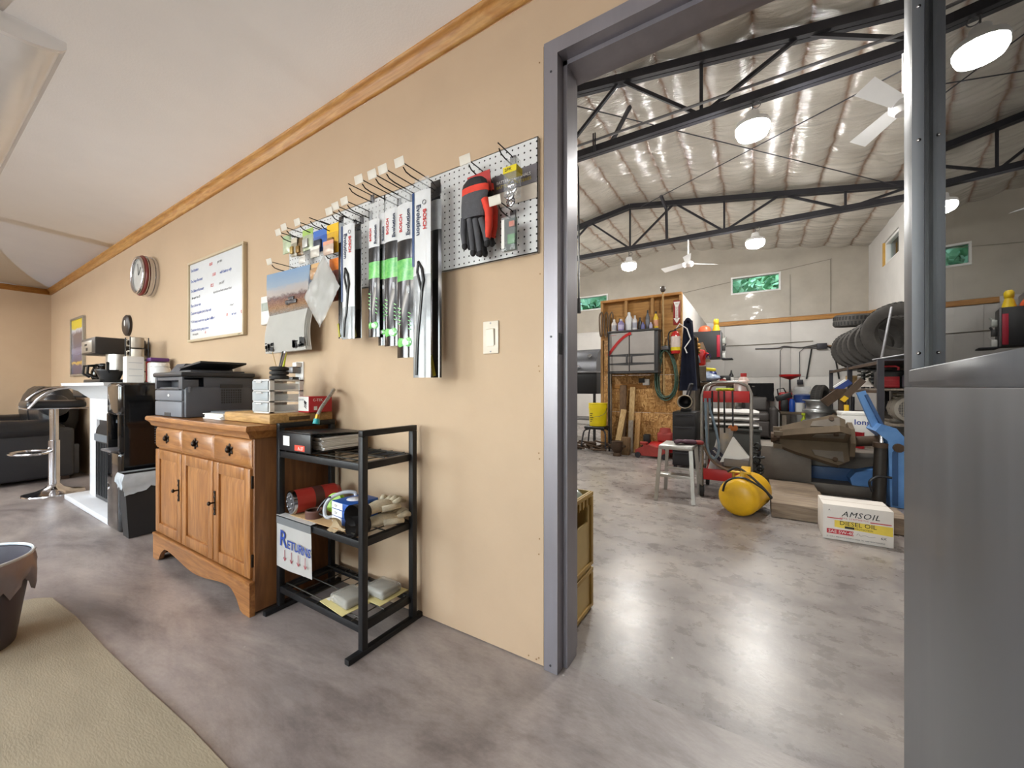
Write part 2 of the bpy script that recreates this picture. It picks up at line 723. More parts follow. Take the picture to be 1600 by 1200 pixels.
WHITEP = M('white_plastic', 'dededc', 0.38, var=0.03)
BLACKP = M('black_plastic', '17181a', 0.35, var=0.15)
BLACKG = M('gloss_black', '0d0e10', 0.1, var=0.1, coat=0.5)
RUBBER = M('rubber', '242322', 0.75, var=0.2, scale=20, bump=0.1)
PAPER = M('paper', 'e3e2de', 0.7, var=0.03)
REDP = M('red_paint', 'b31c1c', 0.42, var=0.18, scale=7)
YELLOWP = M('yellow_paint', 'e2b414', 0.4, var=0.1, scale=7)
BLUEP = M('blue_paint', '3d6ca8', 0.42, var=0.22, scale=5)
CARD = M('cardboard', 'a98a62', 0.8, var=0.08)
GREYM = M('grey_metal', '77777a', 0.4, 0.7, var=0.15, scale=10)
RUSTY = M('rusty_iron', '4b3a2c', 0.65, 0.45, var=0.3, scale=9, bump=0.15, bscale=45)
CLEAR = M('clear_plastic', 'd6dbde', 0.08, var=0.02, alpha=0.22)
SHEETBD = M('white_wall_board', 'c9c6c2', 0.6, var=0.05, scale=3.0)
FILMW = M('wall_vapour_film', 'a9a296', 0.45, var=0.09, scale=2.5, bump=0.35, bscale=7, coat=0.2)
INK = M('black_ink', '15151a', 0.6)
BLUEINK = M('blue_ink', '1f3f8f', 0.55)
REDINK = M('red_ink', 'c0302c', 0.55)


def zceil(x):
    return 2.470 + (x + 0.75) * 0.0165


def zroof(x):
    return 4.34 - 0.16 * abs(x + 1.91)


def struct(name, b, mat, label, cat='structure', smooth=38):
    o = obj(name, b, mat, smooth=smooth)
    return tag(o, label, cat, kind='structure')


# floors
struct('floor_office', B().box(-8.5, 2.1, -4.2, 1.30, -0.1, 0), FLOOR_O, 'stained grey-brown concrete floor of the office', 'floor')
struct('floor_shop', B().box(-5.9, 2.0, 1.30, 10.15, -0.1, 0), FLOOR_S, 'polished grey concrete floor of the workshop', 'floor')

# office shell
FX0, FX1 = -0.634, 0.392   # outer edges of the door frame in X
b = B()
b.box(-8.42, FX0 - 0.008, WALLY, 1.32, 0.004, 2.62)
b.box(FX0 - 0.008, FX1, WALLY, 1.32, 2.216, 2.62)
b.box(FX1, 2.0, WALLY, 1.32, 0.004, 2.62)
wallA = struct('wall_north', b, TAN, 'tan painted wall between the office and the workshop', 'wall')
scr = M('brass_screw', '8b6f4a', 0.4, 0.5)
for (px, py) in ((843, 98), (843, 290), (844, 428), (842, 572), (843, 580), (842, 708), (843, 717), (843, 842), (842, 866), (838, 1030), (842, 1028), (826, 1024)):
    p = wl(px, py, WALLY)
    obj('screw', B().cyl((p.x, WALLY - 0.0012, p.z), (p.x, WALLY + 0.004, p.z), 0.0028, seg=8), scr, wallA)
b = B()
b.box(-5.9, FX0 - 0.008, 1.32, 1.40, 0.004, 4.6)
b.box(FX0 - 0.008, FX1, 1.32, 1.40, 2.216, 4.6)
b.box(FX1, 2.0, 1.32, 1.40, 0.004, 4.6)
struct('wall_shop_front', b, SHEETBD, 'workshop side of the dividing wall', 'wall')
struct('wall_west', B().box(-8.42, -8.32, -4.2, WALLY, 0.004, 2.62), TAN, 'tan office end wall behind the black sofa', 'wall')
struct('wall_east', B().box(1.9, 2.0, -4.2, WALLY, 0.004, 2.62), TAN, 'tan office wall behind the open steel door', 'wall')
WIN_O = [(-6.9, -4.3), (-2.9, -0.3)]
b = B()
xs = [-8.42, -6.9, -4.3, -2.9, -0.3, 2.0]
for i in range(5):
    if i % 2 == 0:
        b.box(xs[i], xs[i + 1], -4.1, -4.0, 0.004, 2.62)
    else:
        b.box(xs[i], xs[i + 1], -4.1, -4.0, 0.004, 0.85)
        b.box(xs[i], xs[i + 1], -4.1, -4.0, 2.15, 2.62)
struct('wall_south', b, TAN, 'tan office wall with two shop-front windows', 'wall')
PANE = glass('window_glass', 'eef4f2', 1.45)
for i, (a, c) in enumerate(WIN_O):
    w = thing('window_%d' % (i + 3), 'wide white office window looking outdoors', 'window', ((a + c) / 2, -4.05, 0.85), kind='structure')
    for q in ((a, c, 0.85, 0.90), (a, c, 2.10, 2.15), (a, a + 0.05, 0.9, 2.1), (c - 0.05, c, 0.9, 2.1), ((a + c) / 2 - 0.025, (a + c) / 2 + 0.025, 0.9, 2.1)):
        obj('window_frame', B().box(q[0], q[1], -4.09, -4.01, q[2], q[3], 0.004), WHITEP, w)
    for k in range(2):
        a0 = a + 0.05 if k == 0 else (a + c) / 2 + 0.025
        obj('pane', B().box(a0, a0 + (c - a) / 2 - 0.075, -4.056, -4.05, 0.9, 2.1), PANE, w)
# sloping office ceiling
b = B()
poly = [(-8.45, -4.2, zceil(-8.45)), (2.05, -4.2, zceil(2.05)), (2.05, -4.2, zceil(2.05) + 0.1), (-8.45, -4.2, zceil(-8.45) + 0.1)]
b.ext(poly, (0, 4.2 + WALLY, 0))
struct('ceiling_office', b, WHITE_CEIL, 'plain white office ceiling', 'ceiling')
# wooden ceiling trim
def crown(p0, p1, inward):
    p0, p1, n = Vector(p0), Vector(p1), Vector(inward)
    prof = [(0, -0.068), (0.010, -0.068), (0.018, -0.058), (0.020, -0.030), (0.036, -0.012), (0.046, -0.008), (0.046, 0.004), (0, 0.004)]
    return B().ext([p0 + n * u + Vector((0, 0, v)) for u, v in prof], p1 - p0)
struct('trim_1', crown((-8.32, WALLY, zceil(-8.32)), (1.9, WALLY, zceil(1.9)), (0, -1, 0)), PINE, 'long varnished pine ceiling trim over the tan dividing wall', 'trim')
struct('trim_2', crown((-8.32, -4.0, zceil(-8.32)), (-8.32, WALLY, zceil(-8.32)), (1, 0, 0)), PINEY, 'varnished pine ceiling trim on the end wall behind the sofa', 'trim')

# office ceiling light fixtures
LENS = M('lit_diffuser', 'fff6e6', 0.4, em=6.0)
LENS_OFF = M('unlit_acrylic_diffuser', 'e9ebec', 0.18, coat=0.6, var=0.02)
FIXW = M('fixture_white', 'e4e4e4', 0.4, var=0.02)


def tube_fixture(x, y, L, W, mat, label, group=None):
    z = zceil(x)
    t = thing('ceiling_light', label, 'ceiling light', (x, y, z), group=group)
    if group:
        for s in (-0.8, 0.8):
            obj('hanger_rod', B().cyl((x + s, y, z - 0.24), (x + s, y, z + s * 0.0165), 0.006, seg=8), FIXW, t)
        z -= 0.24  # lowered on rods to make room for the added uplight
    sl = 0.0165
    def P(u, v, w):
        return (x + u, y + v, z + u * sl + w)
    bb = B()
    bb.ext([P(-L / 2, -W / 2, -0.001), P(-L / 2, W / 2, -0.001), P(-L / 2, W / 2, -0.03), P(-L / 2, -W / 2, -0.03)], (L, 0, L * sl))
    obj('housing', bb, FIXW, t)
    prof = [(W * 0.47 * math.cos(a), -0.03 - 0.05 * math.sin(a)) for a in [math.pi * k / 10 for k in range(11)]]
    bb = B()
    bb.ext([P(-L / 2 + 0.02, u, w) for u, w in prof], (L - 0.04, 0, (L - 0.04) * sl))
    obj('diffuser', bb, mat, t)
    for s in (-1, 1):
        bb = B()
        pr = [(u * 1.06, w * 1.06 + 0.001) for u, w in prof]
        bb.ext([P(s * L / 2 - 0.012, u, w) for u, w in pr], (0.024, 0, 0))
        obj('end_cap', bb, FIXW, t)


for tx, ty, tz in OFFICE_TUBES:
    tube_fixture(tx, ty, 2.44, 0.30, LENS, {-6.9: 'lit suspended tube light with added uplight near the poster end of the office', -3.6: 'lit suspended tube light with added uplight opposite the buffet cabinet', -0.6: 'lit suspended tube light with added uplight opposite the doorway'}[tx], 'lit office ceiling lights')
tube_fixture(-3.75, 0.20, 2.6, 0.42, LENS_OFF, 'unlit white wraparound ceiling light near the tan wall')

# ---------------------------------------------------------------- door frame
fr = thing('door_frame', 'grey steel door frame with rabbeted jambs', 'door frame', (FX0, 1.3, 0), kind='structure')
def jamb_profile(x0, sgn):
    # plan outline of the jamb: face, rabbet, stop, shop rabbet
    w = 0.052 * sgn
    st = 0.016 * sgn
    return [(x0, 1.235), (x0 + w, 1.235), (x0 + w, 1.283), (x0 + w + st, 1.283), (x0 + w + st, 1.366), (x0 + w, 1.366), (x0 + w, 1.414), (x0, 1.414)]
for x0, sg, nm in ((FX0, 1, 'jamb'), (FX1, -1, 'jamb')):
    bb = B().ext([(u, v, 0.002) for u, v in jamb_profile(x0, sg)], (0, 0, 2.158))
    obj(nm, bb, FRAME_GREY, fr)
hp = [(1.235, 2.212), (1.235, 2.16), (1.283, 2.16), (1.283, 2.144), (1.366, 2.144), (1.366, 2.16), (1.414, 2.16), (1.414, 2.212)]
obj('head', B().ext([(FX0, u, v) for u, v in hp], (FX1 - FX0, 0, 0)), FRAME_GREY, fr)
p = wl(877, 520, 1.262)
obj('strike_plate', B().box(-0.583, -0.5805, 1.248, 1.276, 0.985 + 0.13, 1.06 + 0.13, 0.001), BLACKMETAL, fr)
for px, py in ((861, 112), (861, 526), (860, 1040)):
    q = wl(px, py, 1.235)
    obj('screw', B().cyl((q.x, 1.2335, q.z), (q.x, 1.237, q.z), 0.004, seg=10), STEEL_DK, fr)

# ---------------------------------------------------------------- open steel door leaf with glass
ang = math.radians(6.6)
HX, HY_ = 0.287, 1.225
dl = thing('door_1', 'grey steel door with a tall glass light, standing open', 'door', (HX, HY_, 0.008), -ang, kind='structure')
# local frame: -Y runs from the hinge edge towards the room, -X is the side that faces the camera
DOORM = M('brushed_door_steel', '5b5d61', 0.45, 0.3, var=0.10, scale=4, stretch=(2, 4, 0.35), rvar=0.05)
DT, DH, DL = 0.045, 2.13, 0.915
def dbox(name, x0, x1, y0, y1, z0, z1, mat, bev=0.0, par=None):
    return obj(name, B().box(x0, x1, y0, y1, z0, z1, bev), mat, par or dl, world=False)
GZ0, GZ1 = 1.026, 1.98
dbox('lower_panel', 0, DT, -DL, 0, 0.002, 0.992, DOORM, 0.002)
dbox('hinge_stile', 0, DT, -0.094, 0, 0.992, DH, DOORM, 0.002)
dbox('lock_stile', 0, DT, -DL, -DL + 0.11, 0.992, DH, DOORM, 0.002)
dbox('top_rail', 0, DT, -DL + 0.11, -0.094, GZ1, DH, DOORM, 0.002)
bb = B()
bb.ext([(0.0, -0.095, 0.996), (-0.004, -0.095, 1.003), (-0.004, -0.095, 1.026), (0.0, -0.095, 1.0285), (0.020, -0.095, 1.031), (0.045, -0.095, 1.031), (0.045, -0.095, 0.992), (0, -0.095, 0.992)], (0, -DL + 0.11 + 0.095, 0))
obj('glazing_ledge', bb, DOORM, dl, world=False)
gl_pane = dbox('pane', 0.024, 0.030, -DL + 0.105, -0.090, 1.02, 1.985, glass('door_glass', 'b9bcbd', 2.0, 0.0, 0.0))
obj('glazing_bead', B().box(0.0, 0.022, -0.099, -0.0935, 1.03, GZ1, 0.001), DOORM, dl, world=False)
obj('glazing_gasket', B().box(0.018, 0.024, -0.103, -0.097, 1.028, GZ1), BLACKMETAL, dl, world=False)
for z in (1.062, 1.50, 1.775):
    obj('screw', B().cyl((0.010, -0.0975, z), (0.010, -0.1005, z), 0.0035, seg=10), CHROME, dl, world=False)

# ---------------------------------------------------------------- workshop shell
FY = 10.0
farw = thing('wall_shop_far', 'pale sheeted far wall of the workshop', 'wall', (0, FY, 0), kind='structure')
wins = [(-4.18, -3.262), (-0.461, 0.459)]
WZ0, WZ1 = 3.05, 3.44
b = B()
b.box(-5.9, 2.0, FY + 0.02, FY + 0.14, 0.004, WZ0)
b.box(-5.9, -4.18, FY + 0.02, FY + 0.14, WZ0, WZ1)
b.box(-3.262, -0.461, FY + 0.02, FY + 0.14, WZ0, WZ1)
b.box(0.459, 2.0, FY + 0.02, FY + 0.14, WZ0, WZ1)
b.box(-5.9, 2.0, FY + 0.02, FY + 0.14, WZ1, 4.6)
obj('backing', b, SHEETBD, farw)
x = 1.85
rnd = random.Random(4)
while x > -5.8:
    x0 = max(x - 1.22, -5.85)
    # lower boards (two courses) and the film-covered field above
    obj('panel', B().box(x0 + 0.004, x - 0.004, FY + 0.004, FY + 0.02, 0.01, 1.215, 0.002), SHEETBD, farw)
    obj('panel', B().box(x0 + 0.004, x - 0.004, FY + 0.004 + rnd.random() * 0.003, FY + 0.02, 1.222, 2.40, 0.002), SHEETBD, farw)
    x = x0
def film_panel(x0, x1, z0, f1, f2):
    bb = B()
    n = 10
    def g(u, v):
        X = x0 + (x1 - x0) * u
        zt = f1 if f1 is not None else zroof(X)
        return (X, FY + 0.004 + 0.012 * noise.noise(Vector((X * 3, 1.0, v * 3))), z0 + (zt - z0) * v)
    bb.grid(n, n, g)
    return obj('film_panel', bb, FILMW, farw)
xsf = [-5.85, -4.18, -3.262, -2.1, -1.2, -0.461, 0.459, 1.0, 1.85]
for i in range(8):
    a, c = xsf[i], xsf[i + 1]
    if i in (1, 5):
        film_panel(a, c, 2.47, WZ0, None)
        film_panel(a, c, WZ1, None, None)
    else:
        film_panel(a, c, 2.47, None, None)
SEAM = M('seam_grey_brown', '7d776c', 0.6)  # grey-brown strips along the film seams, and the wall cable
for (x0, z0, x1, z1) in ((0.62, 2.5, 0.62, 3.35), (1.28, 2.5, 1.28, 3.55), (-2.9, 3.05, 1.3, 3.56)):
    obj('film_seam', B().beam((x0, FY - 0.004, z0), (x1, FY - 0.004, z1), 0.01, 0.006, (0, 1, 0)), SEAM, farw)
obj('cable', B().tube([(-1.4, FY - 0.01, 1.95), (-0.2, FY - 0.012, 1.92), (1.0, FY - 0.01, 1.94)], 0.008, 6, smooth=4), SEAM, farw)
struct('trim_3', B().box(-0.75, 1.85, FY - 0.04, FY, 2.37, 2.46, 0.003), wood('ledger_pine', 'a9773c', 'bd8c4c', 0.6, 'X', 4), 'rough pine ledger board across the far workshop wall', 'trim')
struct('trim_4', B().beam((1.83, FY - 0.04, 2.415), (1.83, 6.4, 2.00), 0.04, 0.085), wood('ledger_pine_y', 'a07038', 'b58546', 0.6, 'Y', 4), 'rough pine ledger board along the side workshop wall', 'trim')


def shop_window(n, x0, x1, label):
    w = thing('window_%d' % n, label, 'window', ((x0 + x1) / 2, FY + 0.03, WZ0), kind='structure')
    t = 0.035
    for q in ((x0, x1, WZ0, WZ0 + t), (x0, x1, WZ1 - t, WZ1), (x0, x0 + t, WZ0 + t, WZ1 - t), (x1 - t, x1, WZ0 + t, WZ1 - t)):
        obj('window_frame', B().box(q[0], q[1], FY - 0.015, FY + 0.10, q[2], q[3], 0.003), WHITEP, w)
    obj('pane', B().box(x0 + t, x1 - t, FY + 0.05, FY + 0.056, WZ0 + t, WZ1 - t), PANE, w)
shop_window(1, -0.461, 0.459, 'small white window high in the far workshop wall under the ridge')
shop_window(2, -4.18, -3.262, 'small white window high in the far wall behind the plywood partition')
# side wall with window
b = B()
RX = 1.85
SWY0, SWY1, SWZ0, SWZ1 = 8.15, 9.0, 3.05, 3.44
b.box(RX, RX + 0.14, 1.40, SWY0, 0.004, 4.0)
b.box(RX, RX + 0.14, SWY1, 10.1, 0.004, 4.0)
b.box(RX, RX + 0.14, SWY0, SWY1, 0.004, SWZ0)
b.box(RX, RX + 0.14, SWY0, SWY1, SWZ1, 4.0)
struct('wall_shop_east', b, SHEETBD, 'white workshop side wall behind the piled tyres', 'wall')
w = thing('window_5', 'small window in the side wall above the tyres', 'window', (RX + 0.05, 8.5, SWZ0), kind='structure')
PLY = M('raw_plywood', 'c09a52', 0.7, var=0.12)
obj('window_reveal', B().box(RX - 0.01, RX + 0.12, SWY1 - 0.04, SWY1, SWZ0, SWZ1), PLY, w)
for q in ((SWY0, SWY1 - 0.04, SWZ0, SWZ0 + 0.04), (SWY0, SWY1 - 0.04, SWZ1 - 0.04, SWZ1), (SWY0, SWY0 + 0.04, SWZ0 + 0.04, SWZ1 - 0.04), (SWY1 - 0.08, SWY1 - 0.04, SWZ0 + 0.04, SWZ1 - 0.04)):
    obj('window_frame', B().box(RX + 0.02, RX + 0.12, q[0], q[1], q[2], q[3], 0.003), WHITEP, w)
obj('pane', B().box(RX + 0.08, RX + 0.086, SWY0 + 0.04, SWY1 - 0.08, SWZ0 + 0.04, SWZ1 - 0.04), PANE, w)
struct('wall_shop_west', B().box(-5.9, -5.75, 1.40, 10.1, 0.004, 4.0), SHEETBD, 'white workshop side wall opposite the tyres', 'wall')

# quilted poly ceiling of the shop
def ceil_pt(u, v):
    X = -5.78 + 7.66 * u
    Y = 1.40 + 8.62 * v
    ph = (X - 0.38) / 0.4
    s = abs(math.sin(math.pi * ph)) ** 0.6
    amp = 0.045 + 0.03 * noise.noise(Vector((math.floor(ph) * 3.1, Y * 0.9, 0)))
    w = noise.noise(Vector((X * 2.0, Y * 13.0, 2.0))) * 0.034 * (1.15 - s)
    w += noise.noise(Vector((X * 4.0, Y * 4.0, 7.0))) * 0.012
    # cross battens press the film up every 1.55 m
    q = abs(((Y - 0.87) / 1.55) % 1.0 - 0.5) * 2
    s *= 0.55 + 0.45 * min(1, (1 - q) * 6)
    return (X, Y, zroof(X) - amp * s + w)
cg = B().grid(230, 420, ceil_pt)
struct('ceiling_shop', cg, poly_film('poly_film'), 'shiny wrinkled plastic film over insulation on the workshop ceiling', 'ceiling', smooth=80)
struct('roof_deck', B().ext([(-6.0, 1.3, 3.80), (-1.91, 1.3, 4.45), (2.1, 1.3, 3.80), (2.1, 1.3, 4.0), (-1.91, 1.3, 4.65), (-6.0, 1.3, 4.0)], (0, 8.95, 0)), STEEL_DK, 'steel roof deck above the workshop insulation', 'roof')

# steel roof trusses
def truss(Y, label):
    t = thing('roof_truss', label, 'roof truss', (-1.91, Y, 3.49), group='dark steel roof trusses')
    zb = 3.49
    zt = lambda X: zroof(X) - 0.10
    for (xa, xb) in ((-5.72, -1.91), (-1.91, 1.83)):
        bb = B()
        for s in (-1, 1):
            bb.beam((xa, Y + s * 0.026, zt(xa)), (xb, Y + s * 0.026, zt(xb)), 0.044, 0.075)
        obj('top_chord', bb, STEEL_DK, t)
    bb = B()
    for s in (-1, 1):
        bb.box(-5.72, 1.83, Y + s * 0.026 - 0.022, Y + s * 0.026 + 0.022, zb - 0.035, zb + 0.035)
    obj('bottom_chord', bb, STEEL_DK, t)
    sp = 0.745
    for side in (-1, 1):
        for k in range(0, 5):
            xk = -1.91 + side * sp * k
            xn = -1.91 + side * sp * (k + 1)
            if k % 2 == 0:
                if not (k == 0 and side == -1):
                    obj('web_post', B().beam((xk, Y, zb), (xk, Y, zt(xk)), 0.028, 0.028, (0, 1, 0)), STEEL_DK, t)
                obj('web_diagonal', B().beam((xk, Y, zb), (xn, Y, zt(xn)), 0.03, 0.03, (0, 1, 0)), STEEL_DK, t)
            else:
                obj('web_diagonal', B().beam((xk, Y, zt(xk)), (xn, Y, zb), 0.03, 0.03, (0, 1, 0)), STEEL_DK, t)
    return t
truss(3.97, 'dark steel roof truss over the trolley')
truss(7.1, 'dark steel roof truss over the recliner')
for i, (p0, p1, lab) in enumerate((((-1.7, 4.05, 4.12), (1.6, 7.0, 3.62), 'thin steel brace rod from the trolley truss peak to the eave above the tyres'),
                                   ((1.75, 4.05, 3.62), (-1.7, 7.0, 4.15), 'thin steel brace rod from the recliner truss peak to the eave over the doorway side'),
                                   ((-2.2, 4.05, 4.14), (-5.5, 7.0, 3.62), 'thin steel brace rod on the other roof slope'))):
    single('brace_rod', B().tube([p0, p1], 0.006, 6), STEEL_DK, lab, 'brace rod', 'roof brace rods')
p = wl(1042, 372, 7.0)
q = wl(1037, 268, 6.6)
single('brace_strut', B().beam((p.x, 7.0, 3.5), (p.x, 6.95, 4.0), 0.04, 0.04, (0, 1, 0)).beam((p.x, 6.95, 4.0), (p.x - 0.06, 6.8, 4.17), 0.04, 0.04), STEEL_DK, 'upright steel strut fixed beside the truss over the recliner', 'brace')
p = wl(1000, 183, 4.2)
single('brace_strut', B().beam((-1.33, 4.05, 3.5), (-1.2, 4.45, 4.16), 0.035, 0.035), STEEL_DK, 'short slanting steel strut behind the truss over the trolley', 'brace')
single('conduit_pipe', B().tube([(-4.2, 3.90, 3.56), (1.75, 3.90, 3.56)], 0.012, 8), GREYM, 'thin conduit clipped along the truss over the trolley', 'conduit')
cl = B()
for dz in (0.0, 0.02):
    cl.beam((-1.42 + dz, 3.88, 3.42), (-1.42 + dz, 3.88, 3.62), 0.012, 0.012, (0, 1, 0))
single('clamp', cl, STEEL_DK, 'small steel clamp on the truss over the trolley', 'clamp')

# high-bay lamps
LAMPE = M('lamp_lens_lit', 'fffdf8', 0.4, em=340.0)
for i, (tx, ty, tz) in enumerate(SHOP_LAMPS):
    labs = ['round white LED lamp hanging from the truss over the trolley', 'round white LED lamp hanging over the recliner', 'round white LED lamp hanging above the plywood partition',
            'round white LED lamp on the grill side of the truss over the trolley', 'round white LED lamp on the grill side of the truss over the recliner']
    t = thing('high_bay_lamp', labs[i], 'lamp', (tx, ty, tz), group='workshop high-bay lamps')
    obj('housing', B().lathe([(0, 0.10), (0.05, 0.10), (0.06, 0.04), (0.125, 0.01), (0.134, -0.015), (0.130, -0.03), (0.0, -0.03)], (tx, ty, tz)), FIXW, t)
    obj('lens', B().lathe([(0, -0.125), (0.07, -0.12), (0.112, -0.098), (0.128, -0.062), (0.128, -0.030)], (tx, ty, tz), seg=14), LAMPE, t)
    obj('hanger', B().tube([(tx, ty, tz + 0.09), (tx, ty, 3.46)], 0.006, 6).torus((tx + 0.03, ty, tz + 0.16), 0.03, 0.004, (math.pi / 2, 0, 0), 16, 6), GREYM, t)

# white ceiling fans
def fan(x, y, z, a0, label, ztop=3.46):
    t = thing('ceiling_fan', label, 'ceiling fan', (x, y, z), group='white workshop ceiling fans')
    obj('motor', B().lathe([(0, -0.06), (0.05, -0.055), (0.085, -0.02), (0.085, 0.02), (0.05, 0.05), (0.02, 0.07), (0, 0.07)], (x, y, z)), FIXW, t)
    obj('downrod', B().cyl((x, y, z + 0.06), (x, y, ztop), 0.012, seg=10), FIXW, t)
    for k in range(3):
        a = a0 + k * 2.0944
        ca, sa = math.cos(a), math.sin(a)
        def f(u, v, ca=ca, sa=sa):
            r = 0.08 + 0.40 * u
            w = (v - 0.5) * (0.075 + 0.045 * u)
            return (x + ca * r - sa * w, y + sa * r + ca * w, z + 0.01 + (v - 0.5) * 0.05)
        obj('blade', B().grid(6, 3, f, 0.006), FIXW, t)
    return t
fan(0.93, 3.97, 3.07, math.radians(113), 'white ceiling fan hanging from the truss over the trolley')
fan(-0.95, 7.1, 3.05, 0.62, 'white ceiling fan hanging between the partition and recliner lamps')

# hanging power cord
pts = [(-1.70, 3.93, 3.45), (-1.62, 3.93, 3.38), (-1.605, 3.93, 3.2), (-1.60, 3.93, 2.6), (-1.60, 3.93, 1.95)]
t = thing('extension_lead', 'black extension lead hanging from the truss over the trolley', 'lead', (-1.60, 3.93, 1.78))
obj('cable', B().tube(pts, 0.009, 6, smooth=5), BLACKP, t)
obj('socket', B().cyl((-1.60, 3.93, 1.95), (-1.60, 3.93, 1.79), 0.017, 0.022, 10), BLACKP, t)

# outdoors: ground and trees seen through the high windows
struct('ground', B().box(-40, 40, 10.2, 60, -0.2, -0.1), M('grass_ground', '4d6b35', 0.9, var=0.2), 'green ground outdoors', 'ground')
struct('ground_east', B().box(2.0, 40, -30, 10.2, -0.2, -0.1), MATS['grass_ground'], 'green ground beside the workshop', 'ground')
struct('ground_south', B().box(-40, 2.0, -40, -4.2, -0.2, -0.1), M('gravel_ground', '8d8a84', 0.9, var=0.15), 'gravel yard in front of the office', 'ground')
LEAF = M('leaf', '5f9a63', 0.55, col2='b4d8b0', scale=2.0)
BARK = M('bark', '4d4034', 0.9, var=0.25, scale=12)
rnd = random.Random(7)
tr0 = thing('tree', 'leafy green tree outside behind the far workshop wall', 'tree', (0, 0, 0), group='trees outdoors')
obj('trunk', B().cyl((0, 0, -0.1), (0, 0, 4.2), 0.16, 0.06, 10), BARK, tr0)
lb = B()
for i in range(6000):
    th, ph = rnd.random() * 6.283, math.acos(2 * rnd.random() - 1)
    r = (0.55 + 0.45 * rnd.random())
    c = Vector((1.9 * r * math.sin(ph) * math.cos(th), 1.9 * r * math.sin(ph) * math.sin(th), 4.0 + 2.2 * r * math.cos(ph)))
    a = Vector((rnd.gauss(0, 1), rnd.gauss(0, 1), rnd.gauss(0, 1))).normalized() * 0.17
    d = Vector((rnd.gauss(0, 1), rnd.gauss(0, 1), rnd.gauss(0, 1))).normalized() * 0.12
    lb.face((c - a, c - d, c + a, c + d))
obj('crown', lb, LEAF, tr0, smooth=None)
spots = [(-6.1, 14.2), (-2.05, 14.6), (2.0, 14.2), (6.2, 13.0), (6.0, 8.4), (0.0, 18.6), (-4.2, 18.8)]
tr0.location = (spots[0][0], spots[0][1], 0)
for s_ in spots[1:]:
    copy_tree(tr0, (s_[0], s_[1], 0), rnd.random() * 6)

# ================================================================== OFFICE THINGS
R90 = math.pi / 2
# ---------------------------------------------------------------- buffet cabinet
WOODF = wood('oak_front', '8f5c2c', 'a9743e', 0.38, 'Z', 5, 0.25)
WOODX = wood('oak_rail', '8f5c2c', 'a9743e', 0.38, 'X', 5, 0.25)
WOODS = wood('shaded_veneer_side', '6b4526', '80552f', 0.5, 'Z', 3)  # side veneer browner than the front, with its shade put into the colour
BRONZE = M('dark_bronze', '2a2018', 0.38, 0.8, var=0.2)
bx0, bx1, by0, by1 = -3.005, -1.862, 0.850, 1.235
t = thing('buffet_cabinet', 'brown wooden buffet cabinet with three drawers over three panelled doors', 'cabinet', (-2.43, 1.04, 0))
obj('body', B().box(bx0, bx1 - 0.019, by0 + 0.02, by1, 0.12, 0.79), WOODX, t)
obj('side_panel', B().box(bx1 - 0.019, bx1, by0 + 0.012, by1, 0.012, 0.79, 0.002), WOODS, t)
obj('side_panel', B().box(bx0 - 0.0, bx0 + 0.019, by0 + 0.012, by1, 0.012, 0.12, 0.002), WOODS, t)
# moulded top
prof = [(0.030, 0.832), (0.034, 0.824), (0.034, 0.810), (0.026, 0.803), (0.018, 0.794), (0.012, 0.778), (0.0, 0.772)]
bb = B()
def ringtop(o, z):
    r = o * 0.82
    return [(bx0 - o, by0 - o, z), (bx1 + r, by0 - o, z), (bx1 + r, by1 + 0.002, z), (bx0 - o, by1 + 0.002, z)]
prev = None
for o_, z_ in prof:
    r_ = [bb.bm.verts.new(p) for p in ringtop(o_, z_)]
    if prev:
        for k in range(4):
            bb.bm.faces.new((prev[k], prev[(k + 1) % 4], r_[(k + 1) % 4], r_[k]))
    else:
        bb.bm.faces.new(r_)
    prev = r_
bb.bm.faces.new(prev[::-1])
obj('top', bb, WOODX, t)
cols = [-2.998, -2.622, -2.240, -1.874]
def raised(b, x0, x1, z0, z1, y, d=0.018, bev=0.014):
    """raised panel whose edges slope down"""
    a = [b.bm.verts.new((x, y, z)) for x, z in ((x0, z0), (x1, z0), (x1, z1), (x0, z1))]
    m = [b.bm.verts.new((x, y - d * 0.45, z)) for x, z in ((x0, z0), (x1, z0), (x1, z1), (x0, z1))]
    c = [b.bm.verts.new((x, y - d, z)) for x, z in ((x0 + bev, z0 + bev), (x1 - bev, z0 + bev), (x1 - bev, z1 - bev), (x0 + bev, z1 - bev))]
    for k in range(4):
        j = (k + 1) % 4
        b.bm.faces.new((a[k], a[j], m[j], m[k]))
        b.bm.faces.new((m[k], m[j], c[j], c[k]))
    b.bm.faces.new(c)
    b.bm.faces.new(a[::-1])
    return b
fy = by0 + 0.02
